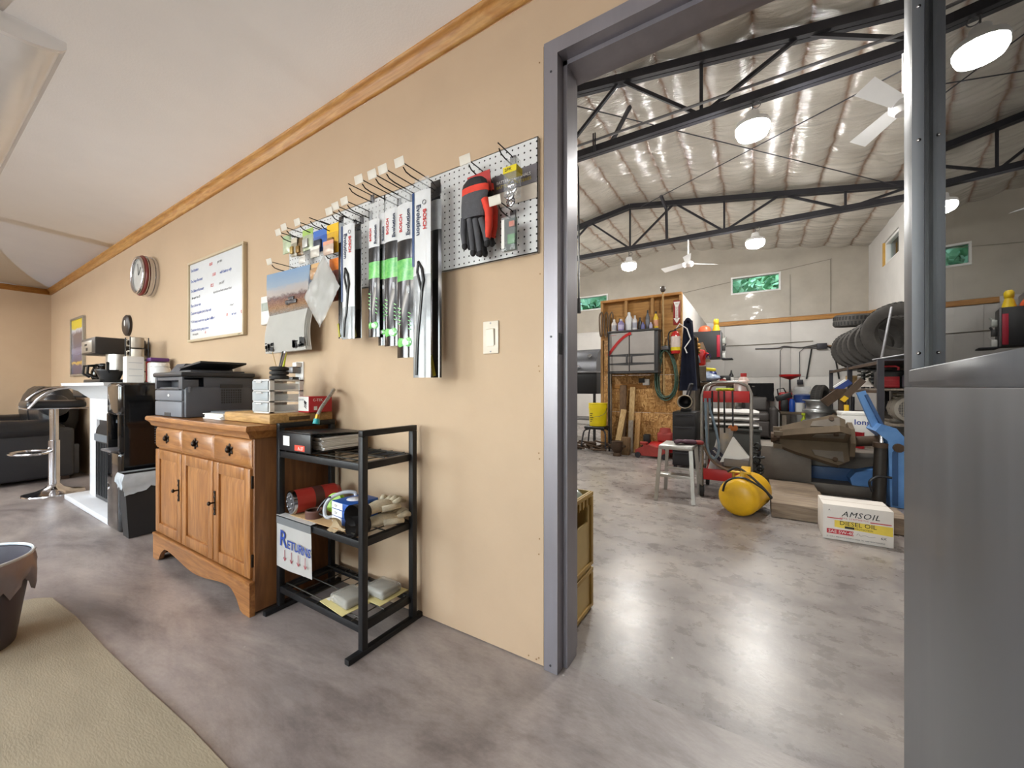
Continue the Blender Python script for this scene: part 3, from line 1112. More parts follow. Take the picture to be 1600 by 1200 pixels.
for i in range(3):
    x0, x1 = cols[i] + 0.004, cols[i + 1] - 0.004
    d = obj('drawer', raised(B(), x0, x1, 0.648, 0.768, fy, 0.022, 0.016), WOODX, t)
    xm, zm = (x0 + x1) / 2, 0.712
    kb = B()
    kb.sph((xm, fy - 0.032, zm), (0.014, 0.010, 0.014), 12, 8)
    for k in range(6):
        a = k * math.pi / 3 + 0.5
        kb.sph((xm + 0.023 * math.cos(a), fy - 0.025, zm + 0.018 * math.sin(a)), (0.012, 0.003, 0.008), 8, 6, (0, -a, 0))
    kb.box(xm - 0.024, xm + 0.024, fy - 0.025, fy - 0.021, zm - 0.009, zm + 0.009, 0.003)
    obj('drawer_pull', kb, BRONZE, d)
    dz0, dz1 = 0.158, 0.640
    db = B()
    sw = 0.055
    db.box(x0, x0 + sw, fy - 0.02, fy, dz0, dz1, 0.004)
    db.box(x1 - sw, x1, fy - 0.02, fy, dz0, dz1, 0.004)
    db.box(x0 + sw, x1 - sw, fy - 0.02, fy, dz0, dz0 + sw, 0.004)
    db.box(x0 + sw, x1 - sw, fy - 0.02, fy, dz1 - sw, dz1, 0.004)
    d = obj('door', db, WOODF, t)
    obj('door_panel', raised(B(), x0 + sw - 0.002, x1 - sw + 0.002, dz0 + sw - 0.002, dz1 - sw + 0.002, fy - 0.003, 0.014, 0.028), WOODF, d)
    if i in (0, 2):
        hx = x1 - 0.022 if i == 0 else x0 + 0.022
        hb = B().box(hx - 0.006, hx + 0.006, fy - 0.024, fy - 0.02, 0.385, 0.50, 0.002)
        for dz in (0.39, 0.415, 0.47, 0.495):
            hb.sph((hx, fy - 0.024, dz), (0.010, 0.003, 0.007), 8, 6)
        hb.cyl((hx, fy - 0.022, 0.444), (hx, fy - 0.042, 0.444), 0.004, seg=8)
        hb.sph((hx, fy - 0.046, 0.444), (0.010, 0.008, 0.010), 10, 8)
        obj('door_handle', hb, BRONZE, d)
for z in (0.21, 0.555):
    obj('hinge', B().box(cols[3] - 0.004, cols[3] + 0.006, fy - 0.016, fy + 0.004, z, z + 0.055, 0.002), BRONZE, t)
# scalloped base apron with bracket feet
pts = []
n = 40
for k in range(n + 1):
    u = k / n
    X = bx0 + (bx1 - bx0) * u
    e = min(u, 1 - u)
    if e < 0.07:
        z = 0.0
    elif e < 0.10:
        z = 0.045 * ((e - 0.07) / 0.03)
    elif e < 0.17:
        z = 0.045 + 0.042 * math.sin((e - 0.10) / 0.07 * math.pi / 2)
    else:
        z = 0.087 - 0.038 * (0.5 - 0.5 * math.cos(min(1, (e - 0.17) / 0.33) * math.pi))
    pts.append((X, by0 - 0.008, z))
poly = pts + [(bx1, by0 - 0.008, 0.135), (bx0, by0 - 0.008, 0.135)]
bb = B().ext(poly, (0, 0.022, 0))
bb.box(bx0 - 0.002, bx1 + 0.004, by0 - 0.012, by0 + 0.014, 0.135, 0.152, 0.005)
obj('apron', bb, WOODX, t)

# ---------------------------------------------------------------- printer
PRN = M('printer_grey', '4a4c52', 0.5, var=0.05, bump=0.05, bscale=300)
PRL = M('printer_light_grey', '6b6f77', 0.45, var=0.05)
PRD = M('printer_dark', '26272b', 0.45, var=0.08)
px0, px1, py0, py1, pz = -3.015, -2.605, 0.852, 1.205, 0.832
t = thing('printer', 'dark grey office laser printer with document feeder', 'printer', (-2.81, 1.03, pz))
obj('base', B().box(px0, px1, py0 + 0.012, py1, pz + 0.001, pz + 0.17, 0.012), PRN, t)
obj('lower_tray_front', B().box(px0 + 0.006, px1 - 0.02, py0, py0 + 0.016, pz + 0.004, pz + 0.088, 0.006), PRL, t)
obj('tray_notch', B().box(-2.86, -2.77, py0 - 0.002, py0 + 0.004, pz + 0.004, pz + 0.026, 0.001), PRD, t)
f_ = obj('front_cover', B().box(px0 + 0.006, px1 - 0.02, py0, py0 + 0.016, pz + 0.092, pz + 0.152, 0.006), PRL, t)
obj('emblem', B().sph((-2.80, py0 - 0.001, pz + 0.122), (0.014, 0.002, 0.008), 10, 6), WHITEP, f_)
ob_ = B()
ob_.box(px0 + 0.006, px0 + 0.03, py0, py0 + 0.10, pz + 0.156, pz + 0.225, 0.003)
ob_.box(px1 - 0.06, px1 - 0.01, py0, py0 + 0.10, pz + 0.156, pz + 0.225, 0.003)
ob_.box(px0 + 0.006, px1 - 0.01, py0 + 0.07, py1, pz + 0.15, pz + 0.225, 0.004)
ob_.box(px0 + 0.006, px1 - 0.01, py0 + 0.004, py0 + 0.10, pz + 0.205, pz + 0.225, 0.004)
obj('output_bay', ob_, PRN, t)
obj('output_tray', B().box(px0 + 0.03, px1 - 0.06, py0 + 0.002, py0 + 0.072, pz + 0.152, pz + 0.160, 0.002), PRD, t)
obj('scanner_lid', B().box(px0 - 0.004, px1 + 0.004, py0 - 0.010, py1 + 0.006, pz + 0.226, pz + 0.252, 0.010), PRD, t)
bb = B().ext([(px0 + 0.02, py0 + 0.06, pz + 0.252), (px0 + 0.02, py0 + 0.10, pz + 0.308), (px0 + 0.02, py1 - 0.02, pz + 0.312), (px0 + 0.02, py1, pz + 0.252)], (0.13, 0, 0))
obj('feeder_body', bb, PRN, t)
bb = B().ext([(px0 + 0.15, py0 + 0.07, pz + 0.275), (px0 + 0.15, py1 - 0.03, pz + 0.275), (px1 - 0.03, py1 - 0.03, pz + 0.305), (px1 - 0.03, py0 + 0.09, pz + 0.305)], (0, 0, 0.010))
obj('feeder_tray', bb, PRD, t)
bb = B()
bb.box(px0 + 0.15, px1 - 0.05, py0 + 0.05, py1 - 0.03, pz + 0.252, pz + 0.262, 0.004)
obj('feeder_exit', bb, PRN, t)
vb = B()
for k in range(9):
    for j in range(6):
        vb.box(px1 - 0.001, px1 + 0.0015, 1.03 + k * 0.012, 1.037 + k * 0.012, pz + 0.075 + j * 0.014, pz + 0.085 + j * 0.014)
obj('side_vent', vb, PRD, t)
obj('side_recess', B().box(px1 - 0.001, px1 + 0.002, 1.025, 1.14, pz + 0.165, pz + 0.185), PRD, t)
obj('side_button', B().box(px1 - 0.001, px1 + 0.002, 0.875, 0.885, pz + 0.14, pz + 0.17), PRL, t)

# ---------------------------------------------------------------- cutting board, drawers, paper
BAMB = wood('bamboo_board', 'b08a52', 'c6a069', 0.5, 'X', 6)
bz = 0.832
t = thing('cutting_board', 'pale bamboo cutting board lying on the buffet', 'cutting board', (-2.1, 1.08, bz))
bb = B().box(-2.28, -1.84, 0.913, 1.222, bz + 0.001, bz + 0.045, 0.008)
obj('board', bb, BAMB, t)
obj('hand_groove', B().box(-1.841, -1.8385, 1.0, 1.10, bz + 0.014, bz + 0.031, 0.001), M('groove_dark', '5a4327', 0.7), t)
tz = bz + 0.045
t = thing('drawer_organizer', 'small white plastic organizer with three clear drawers', 'organizer', (-1.99, 1.03, tz))
ox0, ox1, oy0, oy1 = -2.07, -1.912, 0.945, 1.11
fb = B()
for z in (0.001, 0.052, 0.103, 0.154):
    fb.box(ox0, ox1, oy0 + 0.006, oy1, tz + z, tz + z + 0.006)
for (u, v) in ((ox0, oy0 + 0.006), (ox1 - 0.008, oy0 + 0.006), (ox0, oy1 - 0.02), (ox1 - 0.008, oy1 - 0.02)):
    fb.box(u, u + 0.008, v, v + 0.02, tz + 0.001, tz + 0.16)
fb.box(ox0, ox0 + 0.003, oy0 + 0.01, oy1, tz + 0.001, tz + 0.16)
obj('frame', fb, WHITEP, t)
FROST = M('frosted_plastic', 'ccd3d8', 0.3, var=0.02, alpha=0.5)
inn = [M('misc_parts_tan', 'b8a98a', 0.7, var=0.3, scale=40), M('misc_parts_blue', '6f8fa8', 0.6, var=0.4, scale=40), M('misc_parts_grey', '8a8d8f', 0.6, var=0.4, scale=40)]
for k in range(3):
    z0 = tz + 0.009 + k * 0.051
    d = obj('drawer', B().box(ox0 + 0.006, ox1 - 0.009, oy0, oy0 + 0.004, z0, z0 + 0.041, 0.002).box(ox1 - 0.012, ox1 - 0.009, oy0, oy1 - 0.01, z0, z0 + 0.03), FROST, t)
    obj('drawer_pull', B().box(-2.015, -1.965, oy0 - 0.008, oy0, z0 + 0.034, z0 + 0.04, 0.002), WHITEP, d)
    cb = B()
    rr = random.Random(k)
    for q in range(7):
        cb.obox((ox0 + 0.03 + rr.random() * 0.09, oy0 + 0.03 + rr.random() * 0.10, z0 + 0.010 + rr.random() * 0.004), (0.035, 0.03, 0.018), (0, 0, rr.random() * 3), 0.004)
    obj('contents', cb, inn[k], d)
# paper and booklets beside the printer
t = thing('paper_stack', 'stack of white papers with a grey tablet on the buffet beside the printer', 'papers', (-2.40, 1.05, bz))
rr = random.Random(3)
for k in range(5):
    obj('sheet', B().obox((-2.40 + rr.random() * 0.012, 1.04 + rr.random() * 0.02, bz + 0.004 + k * 0.006), (0.22, 0.29, 0.005), (0, 0, rr.uniform(-0.08, 0.08)), 0.001), PAPER, t)
obj('tablet', B().obox((-2.39, 1.06, bz + 0.036), (0.19, 0.25, 0.010), (0, 0, 0.05), 0.003), M('tablet_grey', '5c6066', 0.3), t)
# pen cup made of stacked black rings
cx, cy, cz = -1.965, 1.02, tz + 0.16
t = thing('pen_cup', 'round black ribbed pen cup on the plastic organizer', 'pen cup', (cx, cy, cz))
bb = B()
for k in range(3):
    bb.lathe([(0.030, 0.001 + k * 0.021), (0.040, 0.004 + k * 0.021), (0.042, 0.011 + k * 0.021), (0.040, 0.018 + k * 0.021), (0.030, 0.021 + k * 0.021)], (cx, cy, cz), seg=24)
bb.cyl((cx, cy, cz + 0.002), (cx, cy, cz + 0.058), 0.031, seg=20)
obj('cup', bb, RUBBER, t)
for i, (dx, dy, tx_, ty_, L, mt, lab) in enumerate(((-0.012, 0.0, -0.05, 0.0, 0.15, M('wood_stick', 'b79a6a', 0.6), 'thin wooden stick standing in the pen cup'), (0.004, -0.005, 0.02, 0.01, 0.13, BLACKP, 'black marker standing in the pen cup'),
                                     (0.012, 0.01, 0.03, 0.0, 0.125, M('pen_yellow', 'c4cc2a', 0.4), 'yellow-green highlighter standing in the pen cup'), (0.016, -0.008, 0.055, 0.0, 0.14, CHROME, 'chrome pen leaning out of the pen cup'))):
    p0 = Vector((cx + dx, cy + dy, cz + 0.035))
    dirv = Vector((tx_, ty_, 0.10)).normalized()
    bb = B().cyl(p0, p0 + dirv * L * 0.75, 0.005 if i else 0.002, seg=8)
    if i:
        bb.cyl(p0 + dirv * L * 0.75, p0 + dirv * L * 0.8, 0.005, 0.003, 8)
    single('pen', bb, mt, lab, 'pen', 'pens in the cup')
# red and white carton with a printed part picture
t = thing('parts_carton', 'small red and white parts carton on the cutting board', 'carton', (-1.86, 1.14, tz))
rx0, rx1, ry0, ry1 = -1.905, -1.815, 1.08, 1.20
obj('carton_body', B().box(rx0, rx1, ry0, ry1, tz + 0.001, tz + 0.078, 0.001), M('carton_red', 'b3202a', 0.45, var=0.05), t)
fc = obj('white_face', B().box(rx0 + 0.001, rx1 - 0.002, ry0 - 0.001, ry0 + 0.001, tz + 0.008, tz + 0.077), PAPER, t)
pb = B()
for k in range(4):
    pb.obox((rx0 + 0.062, ry0 - 0.0012, tz + 0.026 + k * 0.008), (0.022, 0.001, 0.010 if k == 3 else 0.004), (0, 0.5, 0))
obj('part_picture', pb, INK, fc)
obj('logo', B().text('CENTRIC', 0.012, XZ(rx0 + 0.004, ry0 - 0.0012, tz + 0.058), 0.0003), M('logo_grey', '7d8288', 0.5), fc)
sd = Matrix.Translation((rx1 + 0.0002, ry0 + 0.02, tz + 0.055)) @ Matrix.Rotation(R90, 4, 'Z') @ Matrix.Rotation(R90, 4, 'X')
obj('side_print', B().text('C-TEK', 0.018, sd, 0.0004), PAPER, t)
obj('side_mark', B().box(rx1, rx1 + 0.0006, ry0 + 0.025, ry0 + 0.042, tz + 0.012, tz + 0.03), PAPER, t)

# wall outlet with plugged-in adapters
p = wl(469, 582, WALLY)
t = thing('wall_outlet', 'white wall outlet with adapters plugged in above the buffet', 'outlet', (p.x, WALLY, p.z - 0.06))
obj('cover_plate', B().box(p.x - 0.04, p.x + 0.04, WALLY - 0.006, WALLY, p.z - 0.065, p.z + 0.06, 0.003), WHITEP, t)
obj('adapter', B().box(p.x - 0.05, p.x + 0.02, WALLY - 0.055, WALLY - 0.006, p.z - 0.005, p.z + 0.03, 0.006), GREYM, t)
obj('adapter', B().box(p.x - 0.01, p.x + 0.03, WALLY - 0.04, WALLY - 0.006, p.z + 0.03, p.z + 0.055, 0.004), WHITEP, t)
obj('black_plug', B().box(p.x - 0.09, p.x + 0.01, WALLY - 0.05, WALLY - 0.006, p.z - 0.05, p.z - 0.025, 0.008), BLACKP, t)
obj('cable', B().tube([(p.x + 0.03, WALLY - 0.02, p.z - 0.03), (p.x + 0.05, WALLY - 0.02, p.z - 0.12), (p.x + 0.12, WALLY - 0.03, p.z - 0.22), (p.x + 0.14, WALLY - 0.012, p.z - 0.25)], 0.004, 6, smooth=5), GREYM, t)
# braided hose with teal fitting
t = thing('air_hose', 'short braided hose with teal end fitting draped over the carton', 'hose', (-1.78, 1.12, 0.86))
a = [(-1.84, 1.222, 0.985), (-1.80, 1.20, 0.985), (-1.745, 1.14, 0.955), (-1.715, 1.08, 0.905), (-1.71, 1.06, 0.872)]
obj('hose', B().tube(a, 0.008, 8, smooth=6), M('braided_grey', '8d8a84', 0.5, 0.2, var=0.3, scale=90), t)
obj('brass_collar', B().cyl((-1.71, 1.06, 0.874), (-1.709, 1.055, 0.855), 0.010, seg=10), M('brass', 'b08a3c', 0.3, 0.9), t)
obj('teal_fitting', B().cyl((-1.709, 1.055, 0.855), (-1.708, 1.05, 0.832), 0.013, 0.015, 10), M('teal_plastic', '1e9aa0', 0.35), t)

# ---------------------------------------------------------------- black steel rack
t = thing('utility_rack', 'black three-tier steel rack standing against the tan wall', 'rack', (-1.54, 1.07, 0))
XL, XR, YF, YB = -1.818, -1.245, 0.95, 1.20
for x in (XL, XR):
    obj('foot', B().box(x - 0.0125, x + 0.0125, 0.880, 1.246, 0.001, 0.022, 0.002), BLACKMETAL, t)
    for y in (YF, YB):
        obj('post', B().box(x - 0.0125, x + 0.0125, y - 0.0125, y + 0.0125, 0.022, 0.815, 0.002), BLACKMETAL, t)
    obj('top_rail', B().box(x - 0.0125, x + 0.0125, YF - 0.0125, YB + 0.0125, 0.815, 0.838, 0.002), BLACKMETAL, t)
WIRE = M('shelf_wire', '3a3832', 0.4, 0.6)
TIERS = (0.11, 0.425, 0.715)
for z in TIERS:
    fb = B()
    for y in (YF, YB):
        fb.box(XL + 0.0125, XR - 0.0125, y - 0.010, y + 0.010, z - 0.028, z, 0.002)
    for x in (XL, XR):
        s = 1 if x == XL else -1
        fb.box(min(x, x + s * 0.025), max(x, x + s * 0.025), YF + 0.0125, YB - 0.0125, z - 0.028, z, 0.002)
    sh = obj('shelf_frame', fb, BLACKMETAL, t)
    for k in range(7):
        x = XL + 0.06 + k * (XR - XL - 0.12) / 6
        obj('shelf_wire', B().tube([(x, YF - 0.008, z + 0.001), (x, YB + 0.008, z + 0.001)], 0.0025, 6), WIRE, sh)
    for y in (YF + 0.02, YF + 0.11, YB - 0.03):
        obj('shelf_wire', B().tube([(XL + 0.013, y, z + 0.004), (XR - 0.013, y, z + 0.004)], 0.003, 6), WIRE, sh)
tt = 0.008   # items lie on the wires
# binder
z0 = TIERS[2] + tt
t = thing('ring_binder', 'thick black ring binder lying on the top tier of the rack', 'binder', (-1.70, 1.06, z0))
BND = M('binder_black', '17181b', 0.4, var=0.1)
by_, bw0, bw1, bt = 0.935, -1.802, -1.560, 0.078
bb = B().box(bw0, bw1, by_, by_ + 0.006, z0, z0 + bt, 0.001)
bb.box(bw0, bw1, by_, 1.215, z0, z0 + 0.004, 0.001)
bb.obox(((bw0 + bw1) / 2, by_ + 0.14, z0 + bt - 0.003), (bw1 - bw0, 0.28, 0.004), (-0.05, 0, 0), 0.001)
obj('cover', bb, BND, t)
rr = random.Random(5)
for k in range(9):
    obj('pages', B().obox(((bw0 + bw1) / 2 + 0.015 + rr.uniform(-.006, .006), by_ + 0.16 + rr.uniform(-0.006, 0.006), z0 + 0.010 + k * 0.006), (bw1 - bw0 - 0.02, 0.22, 0.0045), (0, 0, rr.uniform(-.02, .02))), PAPER, t)
obj('ring', B().torus((bw1 - 0.03, by_ + 0.05, z0 + 0.04), 0.033, 0.002, (0, R90, 0), 20, 6), CHROME, t)
sp = obj('spine_label', B().box(bw0 + 0.035, bw0 + 0.085, by_ - 0.0008, by_, z0 + 0.022, z0 + 0.064), PAPER, t)
obj('red_label', B().box(bw0 + 0.125, bw0 + 0.20, by_ - 0.0008, by_, z0 + 0.006, z0 + 0.03), M('label_red', 'd2452f', 0.5), t)
obj('label_text', B().text('A-37', 0.020, XZ(bw0 + 0.15, by_ - 0.001, z0 + 0.010), 0.0003), PAPER, t)
# Returns sign taped to the middle tier
zs = TIERS[1]
t = thing('paper_sign', 'white paper sign lettered Returns with four red arrows taped to the rack', 'sign', (-1.71, YF - 0.012, 0.2))
sx0, sx1 = XL + 0.0, -1.553
SY = YF - 0.0135
obj('sheet', B().grid(10, 8, lambda u, v: (sx0 + (sx1 - sx0) * u, SY - 0.004 * math.sin(u * 5) * (1 - v) - 0.003, 0.205 + (zs - 0.205) * v), 0.0006), PAPER, t)
obj('tape', B().box(sx0, sx1, SY - 0.0052, SY - 0.0042, zs - 0.03, zs + 0.001), M('duct_tape_grey', '6f7274', 0.45, 0.1), t)
obj('tape_fold', B().box(sx0, sx1, SY - 0.0052, SY + 0.03, zs + 0.006, zs + 0.007), M('clear_tape_white', 'd6d7d6', 0.35), t)
lb = B().text('R', 0.10, XZ(sx0 + 0.03, SY - 0.0085, 0.305, roll=-0.06), 0.0004, bold=0.0004)
lb.text('ETURNS', 0.052, XZ(sx0 + 0.092, SY - 0.0085, 0.302, roll=-0.03), 0.0004, bold=0.0004, space=0.92)
obj('lettering', lb, BLUEINK, t)
for k in range(4):
    ax = sx0 + 0.075 + k * 0.052
    ab = B().beam((ax, SY - 0.0083, 0.29), (ax, SY - 0.0083, 0.245), 0.003, 0.0008, (0, 1, 0))
    ab.beam((ax - 0.010, SY - 0.0083, 0.257), (ax, SY - 0.0083, 0.243), 0.003, 0.0008, (0, 1, 0))
    ab.beam((ax + 0.010, SY - 0.0083, 0.257), (ax, SY - 0.0083, 0.243), 0.003, 0.0008, (0, 1, 0))
    obj('arrow', ab, M('maroon_ink', '9c3b46', 0.5), t)
# middle tier: cardboard, filter, tape ring, tensioner, boxes, gloves
zm = TIERS[1] + tt
single('cardboard_sheet', B().box(-1.75, -1.36, 0.955, 1.15, zm, zm + 0.004, 0.001), CARD, 'flat brown cardboard sheet on the middle tier of the rack', 'cardboard')
zm2 = zm + 0.004
t = thing('oil_filter', 'red cylindrical filter lying on the middle tier of the rack', 'filter', (-1.72, 1.02, zm2))
rad = 0.052
f0, f1 = Vector((-1.748, 0.955, zm2 + rad)), Vector((-1.712, 1.165, zm2 + rad))
ax = (f1 - f0).normalized()
REDF = M('filter_red', 'a6342b', 0.4, 0.2, var=0.12)
obj('can', B().cyl(f0 + ax * 0.012, f1 - ax * 0.02, rad, seg=28).cyl(f1 - ax * 0.02, f1, rad, rad * 0.8, 28), REDF, t)
obj('rim', B().cyl(f0, f0 + ax * 0.013, rad * 0.97, rad * 1.01, 28), CHROME, t)
eb = B().cyl(f0 - ax * 0.001, f0 + ax * 0.002, rad * 0.85, seg=24)
for k in range(8):
    a = k * math.pi / 4
    eb.sph(f0 + Vector((0, 0, 1)) * math.sin(a) * rad * 0.55 + ax.orthogonal().cross(ax).normalized() * 0 + Vector((ax.y, -ax.x, 0)) * math.cos(a) * rad * 0.55 - ax * 0.001, 0.007, 8, 6)
obj('end_plate', eb, GREYM, t)
obj('band', B().cyl(f0 + ax * 0.09, f0 + ax * 0.13, rad + 0.0006, seg=28), M('filter_dark_band', '4a2a24', 0.5), t)
single('plastic_ring', B().lathe([(0.030, 0), (0.036, 0), (0.037, 0.03), (0.034, 0.034), (0.030, 0.03)], (-1.622, 0.99, zm2), seg=24), M('brown_ring', '53332a', 0.5), 'dark brown plastic ring beside the red filter', 'ring')
t = thing('tensioner_pulley', 'lime green and black belt tensioner behind the plastic ring', 'tensioner', (-1.62, 1.08, zm2))
obj('pulley', B().lathe([(0.012, -0.014), (0.04, -0.014), (0.042, -0.01), (0.036, 0), (0.042, 0.01), (0.04, 0.014), (0.012, 0.014)], (-1.60, 1.075, zm2 + 0.046), (1.25, 0, 0.3)), M('lime_plastic', '8fbf2e', 0.4, var=0.15), t)
obj('bracket', B().beam((-1.60, 1.085, zm2 + 0.046), (-1.50, 1.17, zm2 + 0.025), 0.03, 0.02, bev=0.004), BLACKP, t)
t = thing('goggles', 'clear safety goggles with grey strap leaning on the blue boxes', 'goggles', (-1.55, 1.05, zm2))
pts = [(-1.555, 1.0, zm2 + 0.012), (-1.575, 1.01, zm2 + 0.05), (-1.56, 1.03, zm2 + 0.085), (-1.52, 1.07, zm2 + 0.105), (-1.49, 1.10, zm2 + 0.095), (-1.50, 1.07, zm2 + 0.05), (-1.525, 1.02, zm2 + 0.014)]
obj('frame', B().tube(pts, 0.008, 8, closed=True, smooth=6), M('pale_grey_plastic', 'a9adb3', 0.3, var=0.05), t)
obj('strap', B().tube([(-1.55, 1.0, zm2 + 0.010), (-1.60, 0.99, zm2 + 0.03), (-1.585, 1.02, zm2 + 0.075), (-1.555, 1.02, zm2 + 0.09)], 0.004, 6, smooth=5), BLACKP, t)
BBX = M('carton_blue', '1f4f9c', 0.4, var=0.08)
for k in range(3):
    zz = zm2 + k * 0.030
    t = thing('bulb_carton', ['blue and white carton at the bottom of the stack beside the goggles', 'blue and white carton in the middle of the stack beside the goggles', 'blue and white carton on top of the stack beside the goggles'][k], 'carton', (-1.44, 1.06, zz), -0.12 + 0.03 * k, 'stacked blue cartons')
    obj('carton_body', B().box(-0.06, 0.06, -0.07, 0.07, 0.0005, 0.0295, 0.001), BBX, t, world=False)
    obj('white_face', B().box(-0.058, 0.02, -0.071, -0.069, 0.002, 0.028).box(-0.061, -0.059, -0.068, 0.068, 0.002, 0.028), PAPER, t, world=False)
    pf = B()
    for q in range(4):
        pf.box(0.0602, 0.0606, -0.05 + q * 0.026, -0.032 + q * 0.026, 0.009, 0.019)
    pf.text('12V', 0.014, XZ(-0.04, -0.0712, 0.009), 0.0002)
    obj('print', pf, INK if k else M('print_grey', '7b858f', 0.5), t, world=False)
    if k == 2:
        obj('top_print', B().lathe([(0, 0.0299), (0.035, 0.0299), (0.035, 0.0303), (0, 0.0303)], (0.0, 0.0, 0)), M('print_white', 'd9dbe0', 0.5), t, world=False)
# white knit work gloves
GLV = M('knit_white', 'c9bfa6', 0.9, var=0.12, scale=70, bump=0.35, bscale=220)
def lying_glove(label, cx_, cy_, z_, ang_, dark):
    t = thing('work_glove', label, 'glove', (cx_, cy_, z_), ang_, 'knit work gloves')
    ca = lambda u, v: (0.03 + 0.09 * u, 0, 0)
    bb = B()
    prof = []
    nseg = 12
    rings = [(-0.02, 0.030, 0.018), (0.03, 0.036, 0.020), (0.07, 0.045, 0.021), (0.11, 0.042, 0.018), (0.125, 0.036, 0.012)]
    prev = None
    for X, ry, rz in rings:
        r = [bb.bm.verts.new((X, ry * math.cos(2 * math.pi * k / nseg), 0.004 + rz + rz * math.sin(2 * math.pi * k / nseg))) for k in range(nseg)]
        if prev:
            for k in range(nseg):
                bb.bm.faces.new((prev[k], prev[(k + 1) % nseg], r[(k + 1) % nseg], r[k]))
        prev = r
    bb.bm.faces.new(prev)
    obj('palm', bb, GLV, t, world=False)
    for k in range(4):
        y = -0.033 + k * 0.022
        L = (0.07, 0.085, 0.08, 0.06)[k]
        obj('finger', B().tube([(0.105, y, 0.022), (0.105 + L * 0.5, y * 1.25, 0.034 + 0.006 * (k % 2)), (0.105 + L, y * 1.3, 0.022)], [0.0125, 0.0125, 0.009], 8), GLV, t, world=False)
    obj('thumb', B().tube([(0.04, -0.035, 0.02), (0.075, -0.062, 0.024), (0.11, -0.068, 0.018)], [0.013, 0.0125, 0.009], 8), GLV, t, world=False)
    obj('cuff', B().tube([(-0.085, 0, 0.028), (-0.05, 0, 0.026), (-0.015, 0, 0.024)], [0.040, 0.036, 0.033], 16, cap=False), M('cuff_dark', '2b2a2b', 0.8) if dark else GLV, t, world=False)
    return t
lying_glove('pale knit work glove with dark cuff on the middle tier of the rack', -1.312, 1.035, zm, 1.45, True)
lying_glove('pale knit work glove lying under the other one beside the rack post', -1.318, 1.03, zm + 0.05, 1.72, True)
t = thing('folded_cuff', 'folded tan leather cuff hanging over the rack tier edge', 'leather cuff', (-1.43, 0.94, zm))
def cufff(u, v):
    a = -1.2 + 2.6 * v
    X = -1.455 + 0.115 * u
    w = 0.034 * math.sin(math.pi * min(1, 0.25 + u)) + 0.008
    return (X + 0.02 * v, 0.957 - 0.02 * u + w * math.cos(a) - 0.03 + 0.02 * u, zm + 0.022 + w * math.sin(a) * 0.8)
obj('leather', B().grid(10, 10, cufff, 0.003), M('tan_leather', 'd6c4a2', 0.7, var=0.1), t)
# brake pad blisters on the bottom tier
zb_ = TIERS[0] + tt
for i, (cx_, cy_, a_) in enumerate(((-1.41, 1.015, -0.1), (-1.345, 1.128, 0.0))):
    t = thing('blister_pack', ['blister pack of brake pads at the front of the bottom tier', 'blister pack of brake pads at the back of the bottom tier'][i], 'blister pack', (cx_, cy_, zb_ + i * 0.004), a_, 'blister packs on the bottom tier')
    obj('backing_card', B().box(-0.105, 0.07, -0.075, 0.075, 0.0, 0.003, 0.001), M('yellow_card', 'c9bd84', 0.6, var=0.08), t, world=False)
    obj('pads', B().box(-0.06, 0.05, -0.045, 0.045, 0.004, 0.020, 0.006).box(-0.055, 0.045, -0.04, 0.04, 0.022, 0.036, 0.006), M('pad_grey', '8f8d84', 0.8, var=0.2), t, world=False)
    bl = B()
    bl.box(-0.068, 0.058, -0.055, 0.055, 0.003, 0.042, 0.014, 3)
    obj('clear_blister', bl, M('blister_plastic', 'c4c3ba', 0.12, var=0.03, alpha=0.42), t, world=False)
    obj('barcode', B().box(-0.1, -0.075, -0.05, -0.02, 0.003, 0.0034), PAPER, t, world=False)

# ================================================================== THINGS ON THE TAN WALL
# ---------------------------------------------------------------- pegboards
PB = pegboard('white_pegboard')
PBY = 1.233
pz0, pz1 = 1.481, 1.894
for x0, x1, lab in ((-2.268, -1.463, 'white perforated pegboard behind the calendar and small packages'), (-1.459, -0.657, 'white perforated pegboard holding the red and black gloves')):
    bb = B().box(x0, x1, PBY, PBY + 0.003, pz0, pz1)
    for q in ((x0, x0 + 0.003, pz0, pz1), (x1 - 0.003, x1, pz0, pz1), (x0, x1, pz0, pz0 + 0.003), (x0, x1, pz1 - 0.003, pz1)):
        bb.box(q[0], q[1], PBY, WALLY - 0.001, q[2], q[3])
    t = thing('pegboard', lab, 'pegboard', ((x0 + x1) / 2, WALLY, pz0), group='white pegboards')
    obj('board', bb, PB, t, smooth=None)
HOOKM = M('black_hook_wire', '1c1a18', 0.35, 0.6)
TAGM = M('translucent_tag', 'c9c4b8', 0.35, var=0.03)
def hook(tx_, ty_, tagp, label, group, Yt=1.10):
    p = wl(tx_, ty_, Yt)
    t = thing('peg_hook', label, 'hook', (p.x, PBY, p.z), group=group)
    z = p.z
    bb = B().tube([(p.x, PBY - 0.002, z - 0.004), (p.x, PBY - 0.014, z), (p.x, Yt, z)], 0.0022, 6)
    obj('label_arm', bb, HOOKM, t)
    bb = B().tube([(p.x, PBY - 0.002, z - 0.03), (p.x, PBY - 0.02, z - 0.032), (p.x, Yt + 0.045, z - 0.032), (p.x, Yt + 0.02, z - 0.028), (p.x, Yt + 0.006, z - 0.016)], 0.0026, 6)
    obj('product_arm', bb, HOOKM, t)
    obj('back_clip', B().box(p.x - 0.012, p.x + 0.012, PBY - 0.006, PBY, z - 0.036, z + 0.004, 0.002), GREYM, t)
    if tagp:
        obj('price_plate', B().obox((p.x - 0.012, Yt - 0.002, z + 0.002), (0.05, 0.0015, 0.032), (0.25, 0, 0), 0.0005), TAGM, t)
GH = 'long wire hooks on the pegboards'
